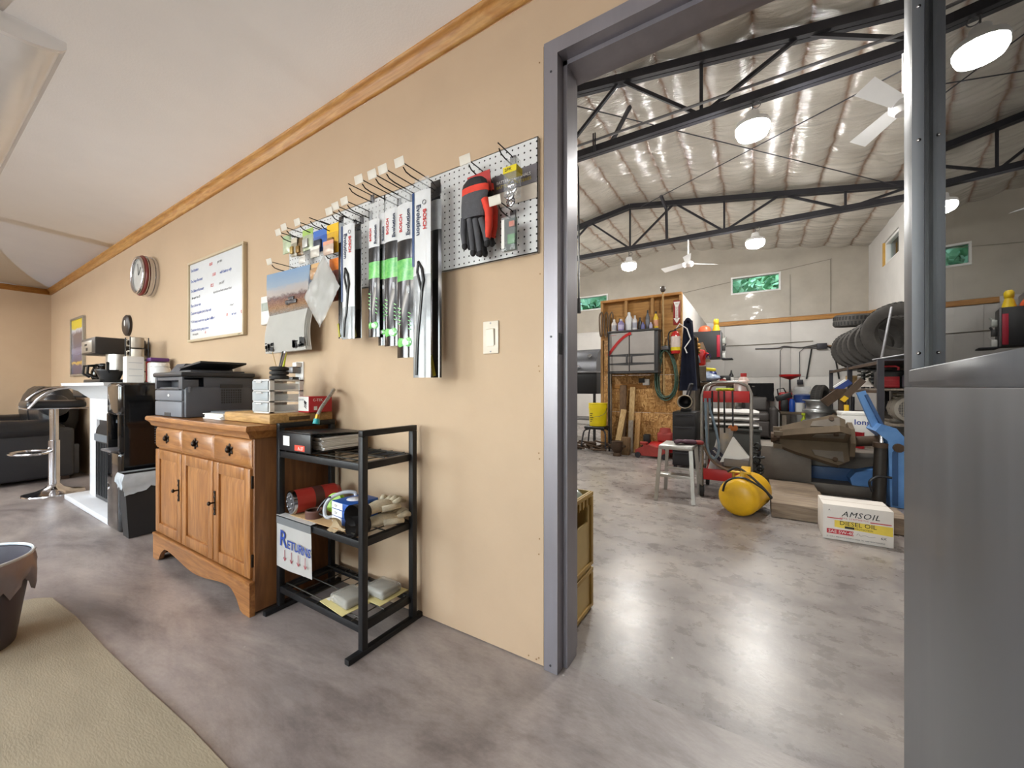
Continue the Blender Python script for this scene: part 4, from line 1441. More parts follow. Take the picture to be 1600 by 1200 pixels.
for (x, y) in ((628, 253), (602, 264), (585, 272), (564, 280)):
    hook(x, y, True, 'black wire hook with price plate carrying the long wiper blade packs', GH, 1.03)
for (x, y) in ((541, 314), (527, 322), (517, 330)):
    hook(x, y, True, 'black wire hook with price plate carrying the shorter wiper blade packs', GH)
hook(544, 287, False, 'black wire hook without price plate among the wiper blade hooks', GH)
for (x, y) in ((467, 347), (446, 355), (437, 363)):
    hook(x, y, True, 'black wire hook with price plate carrying small packages', GH)
for (x, y) in ((500, 345), (483, 340)):
    hook(x, y, False, 'black wire hook without price plate carrying small packages', GH)
hook(423, 409, True, 'black wire hook with price plate carrying the calendar', GH)
hook(731, 249, True, 'black wire hook with price plate carrying the red gloves', GH, 1.13)
hook(778, 223, False, 'black wire hook carrying the yellow-labelled terminal pack', GH, 1.13)
hook(778, 313, True, 'black wire hook with price plate carrying the relay pack', GH, 1.13)
hook(506, 392, False, 'black wire hook carrying the orange bag', GH, 1.13)

# ---------------------------------------------------------------- wiper blade packages
PK_W = M('pack_white', 'd5d8db', 0.3, var=0.03, coat=0.5)
PK_B = M('pack_navy', '22406e', 0.3, coat=0.5)
PK_K = M('pack_black', '101214', 0.14, var=0.2, coat=0.7)
PK_G = M('pack_green', '2f9a45', 0.25, col2='7fd06a', scale=30, coat=0.6)
PK_D = M('pack_deep_green', '12381e', 0.25, col2='2d7a3a', scale=25, coat=0.6)
PK_S = M('pack_clear_grey', '9aa0a4', 0.18, var=0.2, scale=14, coat=0.7)
def sleeve(b, x0, x1, y, z0, z1, th=0.011):
    """flat plastic sleeve with a lens-shaped cross-section"""
    n = 8
    plan = []
    for k in range(n + 1):
        u = k / n
        plan.append((x0 + (x1 - x0) * u, y - th * (math.sin(math.pi * u) ** 0.6) * 0.8))
    for k in range(n + 1):
        u = 1 - k / n
        plan.append((x0 + (x1 - x0) * u, y + th * 0.2 * (math.sin(math.pi * u))))
    return b.ext([(a, c, z0) for a, c in plan], (0, 0, z1 - z0))
def pack(xa, xb, yt, yb, Y, kind, label, cut=0.45):
    xm = (xa + xb) / 2
    x0, x1 = wl(xa, yt, Y).x, wl(xb, yt, Y).x
    z1, z0 = wl(xm, yt, Y).z, wl(xm, yb, Y).z
    H, W = z1 - z0, x1 - x0
    zt = z1 - 0.035
    t = thing('wiper_blade_pack', label, 'wiper blade', ((x0 + x1) / 2, Y, z0), group='packaged wiper blades')
    obj('hang_tab', B().box(x0 + W * 0.08, x1 - W * 0.08, Y - 0.002, Y, zt, max(z1, 1.818 if xm > 570 else z1), 0.001), CLEAR if kind != 'dark' else PK_K, t)
    f = Y - 0.0105
    if kind == 'white':
        zc = zt - (zt - z0) * cut
        obj('printed_card', sleeve(B(), x0, x1, Y, zc, zt), PK_W, t)
        obj('clear_sleeve', sleeve(B(), x0, x1, Y, z0, zc), PK_S, t)
        obj('navy_edge', B().box(x0 - 0.0005, x0 + W * 0.12, Y - 0.0065, Y + 0.001, zc + H * 0.05, zt), PK_B, t)
        sz = W * 0.36
        obj('name_print', B().text('Evolution', sz * 0.95, XZ(x0 + W * 0.30, f, zt - H * 0.07, roll=-R90), 0.0004, bold=0.0005), M('print_navy', '1b2b4a', 0.4), t)
        obj('brand_print', B().text('BOSCH', sz * 0.72, XZ(x0 + W * 0.66, f + 0.001, zt - H * 0.10, roll=-R90), 0.0004, bold=0.0005), REDINK, t)
        obj('ring_mark', B().torus((x0 + W * 0.72, f + 0.001, zt - H * 0.065), W * 0.09, W * 0.012, (R90, 0, 0), 16, 5), GREYM, t)
        bl = B()
        za = zt - (zt - z0) * 0.38
        bl.tube([(x0 + W * 0.40, f, za), (x0 + W * 0.62, f, za - 0.03), (x0 + W * 0.72, f, za - 0.075), (x0 + W * 0.60, f, za - 0.115)], [0.006, 0.009, 0.008, 0.006], 8, smooth=4) if False else bl.tube([(x0 + W * 0.40, f, za), (x0 + W * 0.62, f, za - 0.03), (x0 + W * 0.70, f, za - 0.075), (x0 + W * 0.60, f, za - 0.115)], 0.006, 8)
        bl.tube([(x0 + W * 0.40, f, za), (x0 + W * 0.34, f, za - 0.04), (x0 + W * 0.58, f, za - 0.11)], 0.005, 8)
        bl.tube([(x0 + W * 0.62, f + 0.002, za - 0.10), (x0 + W * 0.50, f + 0.002, za - 0.20), (x0 + W * 0.36, f + 0.002, (za + z0) / 2 - 0.08), (x0 + W * 0.28, f + 0.002, z0 + 0.01)], 0.0065, 8, smooth=5)
        obj('blade', bl, BLACKP, t)
    elif kind == 'green':
        z2 = zt - (zt - z0) * 0.235
        z3 = zt - (zt - z0) * 0.36
        z4 = zt - (zt - z0) * 0.50
        obj('printed_card', sleeve(B(), x0, x1, Y, z2, zt), PK_W, t)
        obj('dark_band', sleeve(B(), x0, x1, Y, z3, z2), PK_K, t)
        obj('green_band', sleeve(B(), x0, x1, Y, z4, z3), PK_G, t)
        obj('black_sleeve', sleeve(B(), x0, x1, Y, z0, z4), PK_K, t)
        sz = W * 0.34
        obj('name_print', B().text('Evolution', sz * 0.9, XZ(x0 + W * 0.86, f + 0.001, z2 + H * 0.02, roll=R90), 0.0004, bold=0.0004), M('print_navy', '1b2b4a', 0.4), t)
        obj('brand_print', B().text('BOSCH', sz * 0.72, XZ(x0 + W * 0.40, f + 0.001, z2 + H * 0.05, roll=R90), 0.0004, bold=0.0004), REDINK, t)
        zd = z0 + (z4 - z0) * 0.20
        obj('headlight_print', B().sph((x0 + W * 0.5, f + 0.006, zd), (W * 0.44, 0.005, W * 0.34), 16, 8), PK_G, t)
        obj('headlight_core', B().sph((x0 + W * 0.55, f + 0.0055, zd), (W * 0.22, 0.006, W * 0.2), 12, 8), PK_W, t)
        for q in range(5):
            zz = zd + 0.05 + q * 0.016
            obj('light_streak', B().beam((x0 + W * 0.12, f + 0.0035, zz + 0.03), (x1 - W * 0.1, f + 0.0045, zz), 0.0035, 0.002, (0, 1, 0)), PK_G, t)
        obj('vehicle_print', B().sph((x0 + W * 0.55, f + 0.006, z4 - (z4 - z0) * 0.12), (W * 0.3, 0.004, W * 0.6), 12, 8), PK_S, t)
    else:
        obj('black_sleeve', sleeve(B(), x0, x1, Y, z0, zt - H * 0.16), PK_K, t)
        obj('printed_card', sleeve(B(), x0, x1, Y, zt - H * 0.16, zt), PK_S, t)
        obj('yellow_mark', B().beam((x0 + W * 0.2, Y - 0.009, z0 + H * 0.12), (x0 + W * 0.55, Y - 0.011, z0 + 0.006), W * 0.25, 0.002, (0, 1, 0)), M('mark_yellow', 'a8a02a', 0.4), t)
    return t
pack(646, 673, 285, 590, 1.115, 'white', 'longest wiper blade pack with white card and navy edge')
pack(672, 690, 300, 590, 1.16, 'dark', 'dark wiper blade pack hanging behind the longest white one')
pack(621, 646, 306, 559, 1.135, 'green', 'black and green wiper blade pack next to the longest white one')
pack(601, 623, 315, 541, 1.150, 'green', 'black and green wiper blade pack in the middle of the green row')
pack(591, 604, 322, 540, 1.170, 'green', 'narrow black and green wiper blade pack half hidden in the green row')
pack(576, 593, 332, 527, 1.150, 'green', 'black and green wiper blade pack at the short end of the green row')
pack(535, 554, 340, 530, 1.125, 'white', 'shorter wiper blade pack with white card next to the small packages', 0.72)
pack(552, 565, 350, 529, 1.165, 'dark', 'dark wiper blade pack hanging behind the shorter white one')
pack(529, 538, 338, 529, 1.160, 'dark', 'dark narrow wiper blade pack beside the yellow bag')

# ---------------------------------------------------------------- gloves on a red card
g = wl(746, 340, 1.165)
t = thing('glove_pair', 'red, grey and black work gloves hanging on a red card', 'gloves', (g.x, 1.165, wl(746, 398, 1.165).z))
GB = M('glove_black', '1d1d20', 0.75, var=0.15, scale=50, bump=0.2, bscale=150)
GG = M('glove_grey', '4a4b50', 0.8, var=0.1, scale=60, bump=0.2, bscale=160)
GR = M('glove_red', 'd23a26', 0.7, var=0.1, scale=50)
def gp(px_, py_, Y=1.165):
    return wl(px_, py_, Y)
obj('header_card', B().ext([gp(730, 278, 1.178), gp(765, 264, 1.178), gp(768, 298, 1.178), gp(752, 292, 1.178), gp(731, 288, 1.178)], (0, 0.003, 0)), M('card_red', 'b33a38', 0.4), t)
def hand(dx, Y, mats):
    cuff, band, back = mats
    def sec(py, pa, pb, th):
        a, c = gp(pa + dx, py, Y), gp(pb + dx, py, Y)
        return (a.x, c.x, a.z, th)
    def tubeof(secs):
        bb = B()
        prev = None
        n = 14
        for (xa, xb, z, th) in secs:
            xm, rx = (xa + xb) / 2, (xb - xa) / 2
            r = [bb.bm.verts.new((xm + rx * math.cos(2 * math.pi * k / n), Y + th * math.sin(2 * math.pi * k / n), z)) for k in range(n)]
            if prev:
                for k in range(n):
                    bb.bm.faces.new((prev[k], prev[(k + 1) % n], r[(k + 1) % n], r[k]))
            else:
                bb.bm.faces.new(r)
            prev = r
        bb.bm.faces.new(prev[::-1])
        return bb
    obj('cuff', tubeof([sec(284, 730, 754, 0.014), sec(292, 724, 760, 0.017), sec(300, 722, 762, 0.018)]), cuff, t)
    obj('knuckle_band', tubeof([sec(300, 722, 763, 0.0185), sec(310, 722, 764, 0.019)]), band, t)
    obj('back', tubeof([sec(310, 722, 763, 0.0185), sec(326, 721, 760, 0.019), sec(340, 721, 757, 0.018), sec(346, 722, 756, 0.014)]), back, t)
    fing = [((725, 342), (724, 365), (726, 385)), ((734, 343), (737, 370), (739, 395)), ((743, 343), (747, 372), (750, 396)), ((752, 342), (758, 362), (761, 380))]
    for k, f3 in enumerate(fing):
        pts = [gp(a + dx, c, Y) for a, c in f3]
        bb = B().tube(pts, [0.0125, 0.0120, 0.0095], 10, smooth=0)
        f = obj('finger', bb, GG if mats[2] is GG else GB, t)
        e = pts[2]
        obj('fingertip', B().sph(e, (0.0115, 0.011, 0.014), 10, 8), GB, f)
    th = [gp(758 + dx, 312, Y), gp(764 + dx, 330, Y), gp(764 + dx, 352, Y), gp(762 + dx, 372, Y)]
    obj('thumb', B().tube(th, [0.016, 0.016, 0.014, 0.010], 10), band, t)
hand(0, 1.150, (GB, GR, GG))
hand(8, 1.195, (GB, GR, GB))

# sign card, terminal pack, relay pack
t = thing('shelf_sign', 'dark grey and beige paper sign pinned to the pegboard behind the terminals', 'sign', (-0.77, PBY, 1.62))
a, c = wl(769, 300, 1.229), wl(839, 300, 1.229)
zz = [wl(839, yy, 1.229).z for yy in (254, 283, 308)]
obj('grey_panel', B().box(a.x, c.x, 1.229, 1.2305, zz[1], zz[0]), M('sign_grey', '5f5b60', 0.5, var=0.12), t)
obj('beige_panel', B().box(a.x, c.x, 1.229, 1.2305, zz[2], zz[1] - 0.002), M('sign_beige', 'bdb4a8', 0.6, var=0.06), t)
obj('white_lettering', B().text('BATTERY TERMINALS', 0.0155, XZ(a.x + 0.02, 1.2286, zz[1] + 0.032), 0.0003), PAPER, t)
obj('yellow_lettering', B().text('BATTERY   BATTERIES', 0.0155, XZ(a.x + 0.02, 1.2286, zz[1] + 0.014), 0.0003), M('print_yellow', 'c2b03a', 0.5), t)
t = thing('terminal_pack', 'clear pack of battery terminals with a yellow label', 'terminal pack', (wl(799, 285, 1.16).x, 1.16, wl(799, 314, 1.16).z))
q = [wl(789, 253, 1.16), wl(809, 314, 1.16)]
obj('clear_box', B().box(q[0].x, q[1].x, 1.15, 1.185, q[1].z + 0.02, q[0].z, 0.003), CLEAR, t)
zl = wl(799, 266, 1.16).z
obj('yellow_label', B().box(q[0].x - 0.001, q[1].x + 0.001, 1.1485, 1.19, zl - 0.012, zl + 0.010), M('label_yellow', 'd6c31f', 0.4), t)
obj('label_text', B().text('2/PK', 0.015, XZ(q[0].x + 0.006, 1.148, zl - 0.006), 0.0003), INK, t)
tb = B()
rr = random.Random(8)
for k in range(4):
    tb.torus(((q[0].x + q[1].x) / 2 + rr.uniform(-.008, .008), 1.166 + rr.uniform(-.006, .006), zl - 0.04 - 0.022 * k), 0.013, 0.005, (R90 + rr.uniform(-.6, .6), rr.uniform(-.5, .5), 0), 16, 8)
    tb.obox(((q[0].x + q[1].x) / 2 + rr.uniform(-.012, .012), 1.166, zl - 0.05 - 0.022 * k), (0.014, 0.012, 0.012), (rr.random(), rr.random(), rr.random()), 0.002)
obj('terminals', tb, CHROME, t)
q = [wl(786, 343, 1.17), wl(808, 391, 1.17)]
t = thing('relay_pack', 'small clear pack with a green circuit card under the terminals', 'relay pack', ((q[0].x + q[1].x) / 2, 1.17, q[1].z))
obj('clear_box', B().box(q[0].x, q[1].x, 1.155, 1.18, q[1].z, q[0].z, 0.003), CLEAR, t)
obj('backing_card', B().box(q[0].x + 0.003, q[1].x - 0.003, 1.172, 1.175, q[1].z + 0.004, q[0].z - 0.002), M('card_dark_green', '24372b', 0.5, var=0.3, scale=40), t)
obj('fuse', B().box(q[0].x + 0.022, q[1].x - 0.006, 1.162, 1.171, q[1].z + 0.025, q[1].z + 0.06, 0.003), M('fuse_green', '3d8a45', 0.4), t)
obj('fuse', B().box(q[0].x + 0.028, q[1].x - 0.008, 1.162, 1.171, q[0].z - 0.035, q[0].z - 0.015, 0.003), M('fuse_orange', 'c4562a', 0.4), t)
obj('label_strip', B().box(q[0].x + 0.004, q[0].x + 0.016, 1.1535, 1.1545, q[1].z + 0.01, q[0].z - 0.01), PAPER, t)

# ---------------------------------------------------------------- small hanging packages at the left end
def bag(xa, xb, ya, yb, Y, col, label, card=None, content=None):
    p0, p1 = wl((xa + xb) / 2, ya, Y), wl((xa + xb) / 2, yb, Y)
    x0, x1 = wl(xa, (ya + yb) / 2, Y).x, wl(xb, (ya + yb) / 2, Y).x
    z1, z0 = p0.z, p1.z
    t = thing('hanging_bag', label, 'package', ((x0 + x1) / 2, Y, z0), group='small packages on the hooks')
    m = M('bag_' + col, col, 0.28, var=0.2, scale=25, coat=0.5)
    zc = z1 - (z1 - z0) * 0.28
    obj('header_card', B().box(x0, x1, Y - 0.001, Y + 0.001, zc, z1), M('hdr_' + (card or col), card or col, 0.5, var=0.06), t)
    def f(s):
        def g_(u, v):
            bl = math.sin(math.pi * u) ** 0.7 * math.sin(math.pi * min(1, v * 0.96 + 0.02)) ** 0.6
            return (x0 + (x1 - x0) * u, Y + s * (0.012 * bl + 0.0015 * noise.noise(Vector((u * 6, v * 8, x0 * 50)))), z0 + (zc - z0) * v)
        return g_
    obj('pouch', B().grid(8, 8, f(-1)).grid(8, 8, f(1)), m, t, smooth=60)
    if content:
        obj('part', B().box(x0 + (x1 - x0) * .25, x1 - (x1 - x0) * .25, Y - 0.018, Y - 0.008, z0 + 0.01, z0 + (zc - z0) * .7, 0.004), M('part_' + content, content, 0.4, 0.3), t)
bag(442, 455, 368, 396, 1.17, 'b4c2a4', 'pale green bag at the end of the small packages', '9db38d')
bag(455, 464, 372, 401, 1.16, '9c9684', 'silvery bag of brass fittings between the pale green and brown bags', 'c9c2b0', 'a58b4c')
bag(464, 474, 372, 399, 1.17, '7d6442', 'brown bag of fittings among the small packages', '6a5433', '8a6a34')
bag(473, 489, 358, 391, 1.16, 'a8b496', 'silver and green bag with lime header next to the blue card', '9fbf63', 'b8b9b4')
bag(490, 511, 359, 393, 1.15, '2f5aa8', 'blue card package with grey header among the small packages', '3a67b5', '3a3f4c')
bag(511, 529, 350, 396, 1.15, 'cfa42c', 'yellow bag beside the dark narrow wiper pack', 'e2b71c', '8a6a3a')
bag(505, 521, 376, 398, 1.125, 'c9b3a4', 'pink and white boxed package in front of the yellow bag', 'd39a80')
bag(485, 499, 385, 402, 1.12, 'c9c5bd', 'white carded package below the blue card', 'dcdad3')
bag(515, 529, 404, 471, 1.16, '7a3a2a', 'orange topped bag hanging behind the clear envelope', 'e07a20', '3a86a0')
bag(484, 499, 412, 436, 1.17, 'b58f68', 'tan carded package behind the clear envelope', 'c4a070')
bag(467, 477, 398, 412, 1.18, 'd4d2cc', 'small white card tag on the pegboard above the calendar', 'dcdad5')
# clear envelope
t = thing('clear_envelope', 'wrinkled clear plastic envelope hanging by one corner', 'envelope', (wl(503, 455, 1.11).x, 1.11, wl(500, 512, 1.11).z))
E4 = [wl(505, 397, 1.12), wl(531, 447, 1.115), wl(500, 512, 1.105), wl(475, 465, 1.115)]
def env(u, v):
    a = E4[0].lerp(E4[1], u)
    c = E4[3].lerp(E4[2], u)
    p = a.lerp(c, v)
    return (p.x, p.y + 0.006 * noise.noise(Vector((u * 5, v * 5, 3))) + 0.003 * noise.noise(Vector((u * 14, v * 14, 3))), p.z)
obj('film', B().grid(16, 16, env, 0.001), M('milky_film', 'd9dad8', 0.16, var=0.05, coat=0.8, alpha=0.82), t, smooth=60)
obj('insert_sheet', B().ext([Vector((p.x, p.y + 0.006, p.z)) * 1.0 for p in (E4[0].lerp(E4[2], .12), E4[1].lerp(E4[3], .12), E4[2].lerp(E4[0], .12), E4[3].lerp(E4[1], .12))], (0, 0.001, 0)), PAPER, t)
# ---------------------------------------------------------------- calendar
CY = 1.165
t = thing('wall_calendar', 'wall calendar with a desert truck photograph over a white date pad', 'calendar', (wl(450, 550, CY).x, CY, wl(450, 552, CY).z))
m, nt, bs = nodes_of('calendar_photo')
tc = nd(nt, 'TexCoord')
sx = nd(nt, 'SeparateXYZ')
nt.links.new(tc.outputs['Generated'], sx.inputs[0])
nz = nd(nt, 'TexNoise', Scale=9.0, Detail=6)
nt.links.new(tc.outputs['Generated'], nz.inputs[0])
ad = nd(nt, 'Math', operation='MULTIPLY_ADD')
ad.inputs[1].default_value = 0.16
nt.links.new(nz.outputs[0], ad.inputs[0])
nt.links.new(sx.outputs[2], ad.inputs[2])
r = ramp(nt, ad.outputs[0], [(0.10, 'b9b4b0'), (0.24, 'c9a27c'), (0.34, 'b98a70'), (0.46, '8c6a66'), (0.54, 'd8cfca'), (0.66, 'd7d4d6'), (0.75, 'bcd0e4'), (1.0, 'a9c6e6')])
n5 = nd(nt, 'TexNoise', Scale=30.0, Detail=4)
nt.links.new(tc.outputs['Generated'], n5.inputs[0])
r5 = ramp(nt, n5.outputs[0], [(0.35, '8a7a70'), (0.6, 'ffffff')])
lt = nd(nt, 'Math', operation='LESS_THAN')
lt.inputs[1].default_value = 0.52
nt.links.new(ad.outputs[0], lt.inputs[0])
ml = nd(nt, 'Math', operation='MULTIPLY')
ml.inputs[1].default_value = 0.6
nt.links.new(lt.outputs[0], ml.inputs[0])
nt.links.new(mixc(nt, ml.outputs[0], r.outputs[0], r5.outputs[0], 'MULTIPLY'), bs.inputs['Base Color'])
bs.inputs['Roughness'].default_value = 0.25
PH = [wl(417, 430, CY), wl(485, 413, CY), wl(483, 481, CY), wl(421, 495, CY)]
obj('photo_page', B().grid(10, 8, lambda u, v: (PH[3].lerp(PH[2], u)).lerp(PH[0].lerp(PH[1], u), v) + Vector((0, -0.012 * math.sin(math.pi * v) * 0.6, 0)), 0.002), m, t)
tp = wl(457, 470, CY)
tb = B().box(tp.x - 0.05, tp.x + 0.055, CY - 0.0125, CY - 0.011, tp.z - 0.016, tp.z + 0.004, 0.0005).box(tp.x - 0.02, tp.x + 0.03, CY - 0.0125, CY - 0.011, tp.z, tp.z + 0.02, 0.0005)
obj('truck_print', tb, M('truck_dark', '3a3638', 0.3), t)
obj('truck_wheel_print', B().cyl((tp.x - 0.03, CY - 0.0128, tp.z - 0.014), (tp.x - 0.03, CY - 0.011, tp.z - 0.014), 0.008, seg=12), INK, t)
PD = [wl(421, 494, CY), wl(481, 481, CY), wl(478, 546, CY), wl(415, 553, CY)]
for k in range(4):
    off = Vector((0.006 * k, 0.007 * k, 0.0))
    obj('date_pad', B().grid(8, 8, lambda u, v: (PD[3].lerp(PD[2], u)).lerp(PD[0].lerp(PD[1], u), v) + off + Vector((0, -0.014 * math.sin(math.pi * v), 0)), 0.003), PAPER, t)
pr = B()
rr = random.Random(11)
zl = PD[3].z + 0.02
for x0, x1 in ((0.03, 0.20), (0.72, 0.96)):
    for k in range(16):
        u = x0 + (x1 - x0) * rr.random()
        p = PD[3].lerp(PD[2], u)
        pr.box(p.x, p.x + 0.012 + 0.015 * rr.random(), CY - 0.012, CY - 0.0112, p.z + 0.008 + 0.045 * rr.random(), p.z + 0.024 + 0.045 * rr.random())
o = obj('figure_print', pr, INK, t)
o['kind'] = 'stuff'

# thermostat style box half behind the calendar
p0, p1 = wl(411, 465, 1.235), wl(421, 507, 1.235)
t = thing('thermostat', 'white wall thermostat half hidden behind the calendar', 'thermostat', ((p0.x + p1.x) / 2, WALLY, p1.z))
obj('case', B().box(p0.x, p1.x + 0.03, 1.222, WALLY, p1.z, p0.z, 0.004), WHITEP, t)
obj('screen', B().box(p0.x + 0.01, p1.x + 0.015, 1.2205, 1.2225, p0.z - 0.09, p0.z - 0.04, 0.001), M('lcd_grey', '9aa39a', 0.3), t)

# ---------------------------------------------------------------- light switch
p0, p1 = wl(755, 503, 1.243), wl(779, 552, 1.243)
t = thing('light_switch', 'cream wall light switch with a wide rocker', 'light switch', ((p0.x + p1.x) / 2, WALLY, p1.z))
CRM = M('cream_plastic', 'ded5c6', 0.35, var=0.02)
obj('cover_plate', B().box(p0.x, p1.x, 1.241, WALLY, p1.z, p0.z, 0.003), CRM, t)
xm, zm_ = (p0.x + p1.x) / 2, (p0.z + p1.z) / 2
obj('rocker', B().ext([(xm - 0.017, 1.241, zm_ - 0.035), (xm - 0.017, 1.2385, zm_ - 0.034), (xm - 0.017, 1.234, zm_ + 0.03), (xm - 0.017, 1.241, zm_ + 0.035)], (0.034, 0, 0)), CRM, t)
obj('dimmer_slider', B().box(xm + 0.018, xm + 0.0205, 1.237, 1.242, zm_ - 0.03, zm_ + 0.032), M('slot_taupe', '9a8f80', 0.5), t)  # thin darker strip beside the rocker
for s in (-1, 1):
    obj('screw', B().cyl((xm, 1.2398, zm_ + s * 0.055), (xm, 1.242, zm_ + s * 0.055), 0.0035, seg=10), GREYM, t)

# ---------------------------------------------------------------- whiteboard
wx0, wx1, wz0, wz1 = -3.652, -2.785, 1.338, 1.938
t = thing('whiteboard', 'framed whiteboard covered with handwritten shop prices', 'whiteboard', ((wx0 + wx1) / 2, WALLY, wz0))
WBM = M('whiteboard_gloss', 'd3d8dc', 0.16, var=0.02, coat=0.3)
obj('writing_surface', B().box(wx0 + 0.012, wx1 - 0.012, 1.234, WALLY - 0.002, wz0 + 0.012, wz1 - 0.012), WBM, t)
FRW = M('almond_frame', 'b9a98c', 0.45, var=0.05)
for q in ((wx0, wx1, wz0, wz0 + 0.018), (wx0, wx1, wz1 - 0.018, wz1), (wx0, wx0 + 0.018, wz0 + 0.018, wz1 - 0.018), (wx1 - 0.018, wx1, wz0 + 0.018, wz1 - 0.018)):
    obj('frame', B().box(q[0], q[1], 1.222, WALLY, q[2], q[3], 0.003), FRW, t)
lines = [(0.525, [('Tire Rotation', 0, BLUEINK), ('10.00', 0.31, REDINK), ('per tire', 0.44, GREYM)]),
         (0.445, [('Tire Swap Remount', 0, BLUEINK), ('15.00', 0.36, REDINK), ('with balance only', 0.48, BLUEINK)]),
         (0.372, [('Tire Balance Remount', 0, BLUEINK), ('105.5', 0.33, REDINK), ('set of 4', 0.47, GREYM)]),
         (0.322, [('flat repair  from 25', 0.02, INK), ('inspection and wash extra per hour', 0.38, GREYM)]),
         (0.262, [('Shop Labour rate', 0, BLUEINK)]),
         (0.205, [('Customer supplied parts shop rate', 0, BLUEINK), ('/ hour', 0.62, GREYM)]),
         (0.142, [('* Oil change (customer supplied oil/filter)', 0, BLUEINK), ('85', 0.575, REDINK), ('w/ out', 0.65, BLUEINK), ('70', 0.77, REDINK)]),
         (0.080, [('Customer trucks going by time', 0, BLUEINK)]),
         (0.050, [('shop supplies', 0.03, GREYM), ('10', 0.24, REDINK)])]
for dz, parts in lines:
    for k, (txt, dx, mt) in enumerate(parts):
        obj('handwriting', B().text(txt, 0.031 if dz not in (0.322, 0.050) else 0.024, XZ(wx0 + 0.028 + dx, 1.2336, wz0 + dz), 0.0002, shear=0.25, space=0.82), mt, t)
obj('maker_mark', B().text('Quartet', 0.011, XZ(wx1 - 0.07, 1.2214, wz0 + 0.005), 0.0002), INK, t)

# ---------------------------------------------------------------- round chrome wall clock
ccx, ccz, cr = -4.47, 1.955, 0.172
t = thing('wall_clock', 'round chrome wall clock with a dark red ring', 'clock', (ccx, WALLY, ccz - cr))
rot = (R90, 0, 0)
obj('case', B().lathe([(cr, 0), (cr, 0.02), (cr * 0.94, 0.024), (cr * 0.94, 0.035), (cr, 0.04), (cr, 0.055), (cr * 0.95, 0.06), (cr * 0.95, 0.07), (0, 0.07)], (ccx, WALLY, ccz), rot, 40), CHROME, t)
obj('red_ring', B().torus((ccx, WALLY - 0.075, ccz), cr * 0.93, 0.012, rot, 40, 10), M('dark_red_ring', '6e2a26', 0.35), t)
obj('chrome_bezel', B().torus((ccx, WALLY - 0.095, ccz), cr * 0.86, 0.012, rot, 40, 10), CHROME, t)
fa = obj('face', B().cyl((ccx, WALLY - 0.088, ccz), (ccx, WALLY - 0.068, ccz), cr * 0.84, seg=40), M('clock_face', 'b9b9b4', 0.3, var=0.08), t)
hb = B().beam((ccx, WALLY - 0.09, ccz), (ccx + 0.05, WALLY - 0.09, ccz + 0.06), 0.006, 0.002, (0, 1, 0)).beam((ccx, WALLY - 0.091, ccz), (ccx - 0.02, WALLY - 0.091, ccz + 0.10), 0.005, 0.002, (0, 1, 0))
obj('hands', hb, INK, fa)
# round dark plaque
ox, oz = -5.08, 1.588
t = thing('round_plaque', 'small round black wall plaque with a white emblem', 'plaque', (ox, WALLY, oz - 0.1))
obj('disc', B().lathe([(0, 0.03), (0.085, 0.03), (0.1, 0.02), (0.102, 0.0), (0, 0)], (ox, WALLY, oz), rot, 32), M('plaque_black', '231a17', 0.35), t)
obj('emblem', B().sph((ox, WALLY - 0.031, oz + 0.02), (0.016, 0.003, 0.03), 10, 8), PAPER, t)
# framed poster
fx0, fx1, fz0, fz1 = -7.14, -6.57, 1.13, 1.83
t = thing('framed_poster', 'silver framed poster with a yellow band and dusky blue scene', 'poster', ((fx0 + fx1) / 2, WALLY, fz0))
m, nt, bs = nodes_of('poster_print')
tc = nd(nt, 'TexCoord')
sx = nd(nt, 'SeparateXYZ')
nt.links.new(tc.outputs['Generated'], sx.inputs[0])
nz = nd(nt, 'TexNoise', Scale=8.0, Detail=5)
nt.links.new(tc.outputs['Generated'], nz.inputs[0])
ad = nd(nt, 'Math', operation='MULTIPLY_ADD')
ad.inputs[1].default_value = 0.12
nt.links.new(nz.outputs[0], ad.inputs[0])
nt.links.new(sx.outputs[2], ad.inputs[2])
r = ramp(nt, ad.outputs[0], [(0.08, '3f3a52'), (0.22, '4a4766'), (0.27, 'c8a23a'), (0.31, '4d4a6a'), (0.5, '7d7a93'), (0.62, '5e5560'), (0.8, '77696b'), (0.87, 'cfd0d8'), (0.9, 'd6c024'), (1.0, 'e0cb30')])
nt.links.new(r.outputs[0], bs.inputs['Base Color'])
bs.inputs['Roughness'].default_value = 0.2
obj('print', B().box(fx0 + 0.02, fx1 - 0.02, 1.232, 1.236, fz0 + 0.02, fz1 - 0.02), m, t)
for q in ((fx0, fx1, fz0, fz0 + 0.025), (fx0, fx1, fz1 - 0.025, fz1), (fx0, fx0 + 0.025, fz0 + 0.025, fz1 - 0.025), (fx1 - 0.025, fx1, fz0 + 0.025, fz1 - 0.025)):
    obj('frame', B().box(q[0], q[1], 1.22, WALLY, q[2], q[3], 0.003), ALU, t)

# ================================================================== LEFT PART OF THE OFFICE
# ---------------------------------------------------------------- electric fireplace mantel
MW = M('mantel_white', 'd9dbde', 0.45, var=0.03)
mx0, mx1, my = -5.06, -4.0, 0.985
t = thing('fireplace_mantel', 'white electric fireplace mantel with black firebox', 'fireplace', (-4.4, 1.1, 0))
obj('hearth_slab', B().box(-5.24, -3.945, 0.862, 1.246, 0.001, 0.045, 0.006), MW, t)
for x0 in (mx0, mx1 - 0.2):
    obj('pilaster', B().box(x0, x0 + 0.2, my, 1.246, 0.045, 0.93, 0.004), MW, t)
obj('lintel', B().box(mx0 + 0.2, mx1 - 0.2, my + 0.002, 1.246, 0.72, 0.93, 0.003), MW, t)
prof = [(0.0, 0.90), (0.03, 0.93), (0.06, 0.965), (0.12, 1.0), (0.145, 1.012), (0.15, 1.035), (0.0, 1.035)]
bb = B()
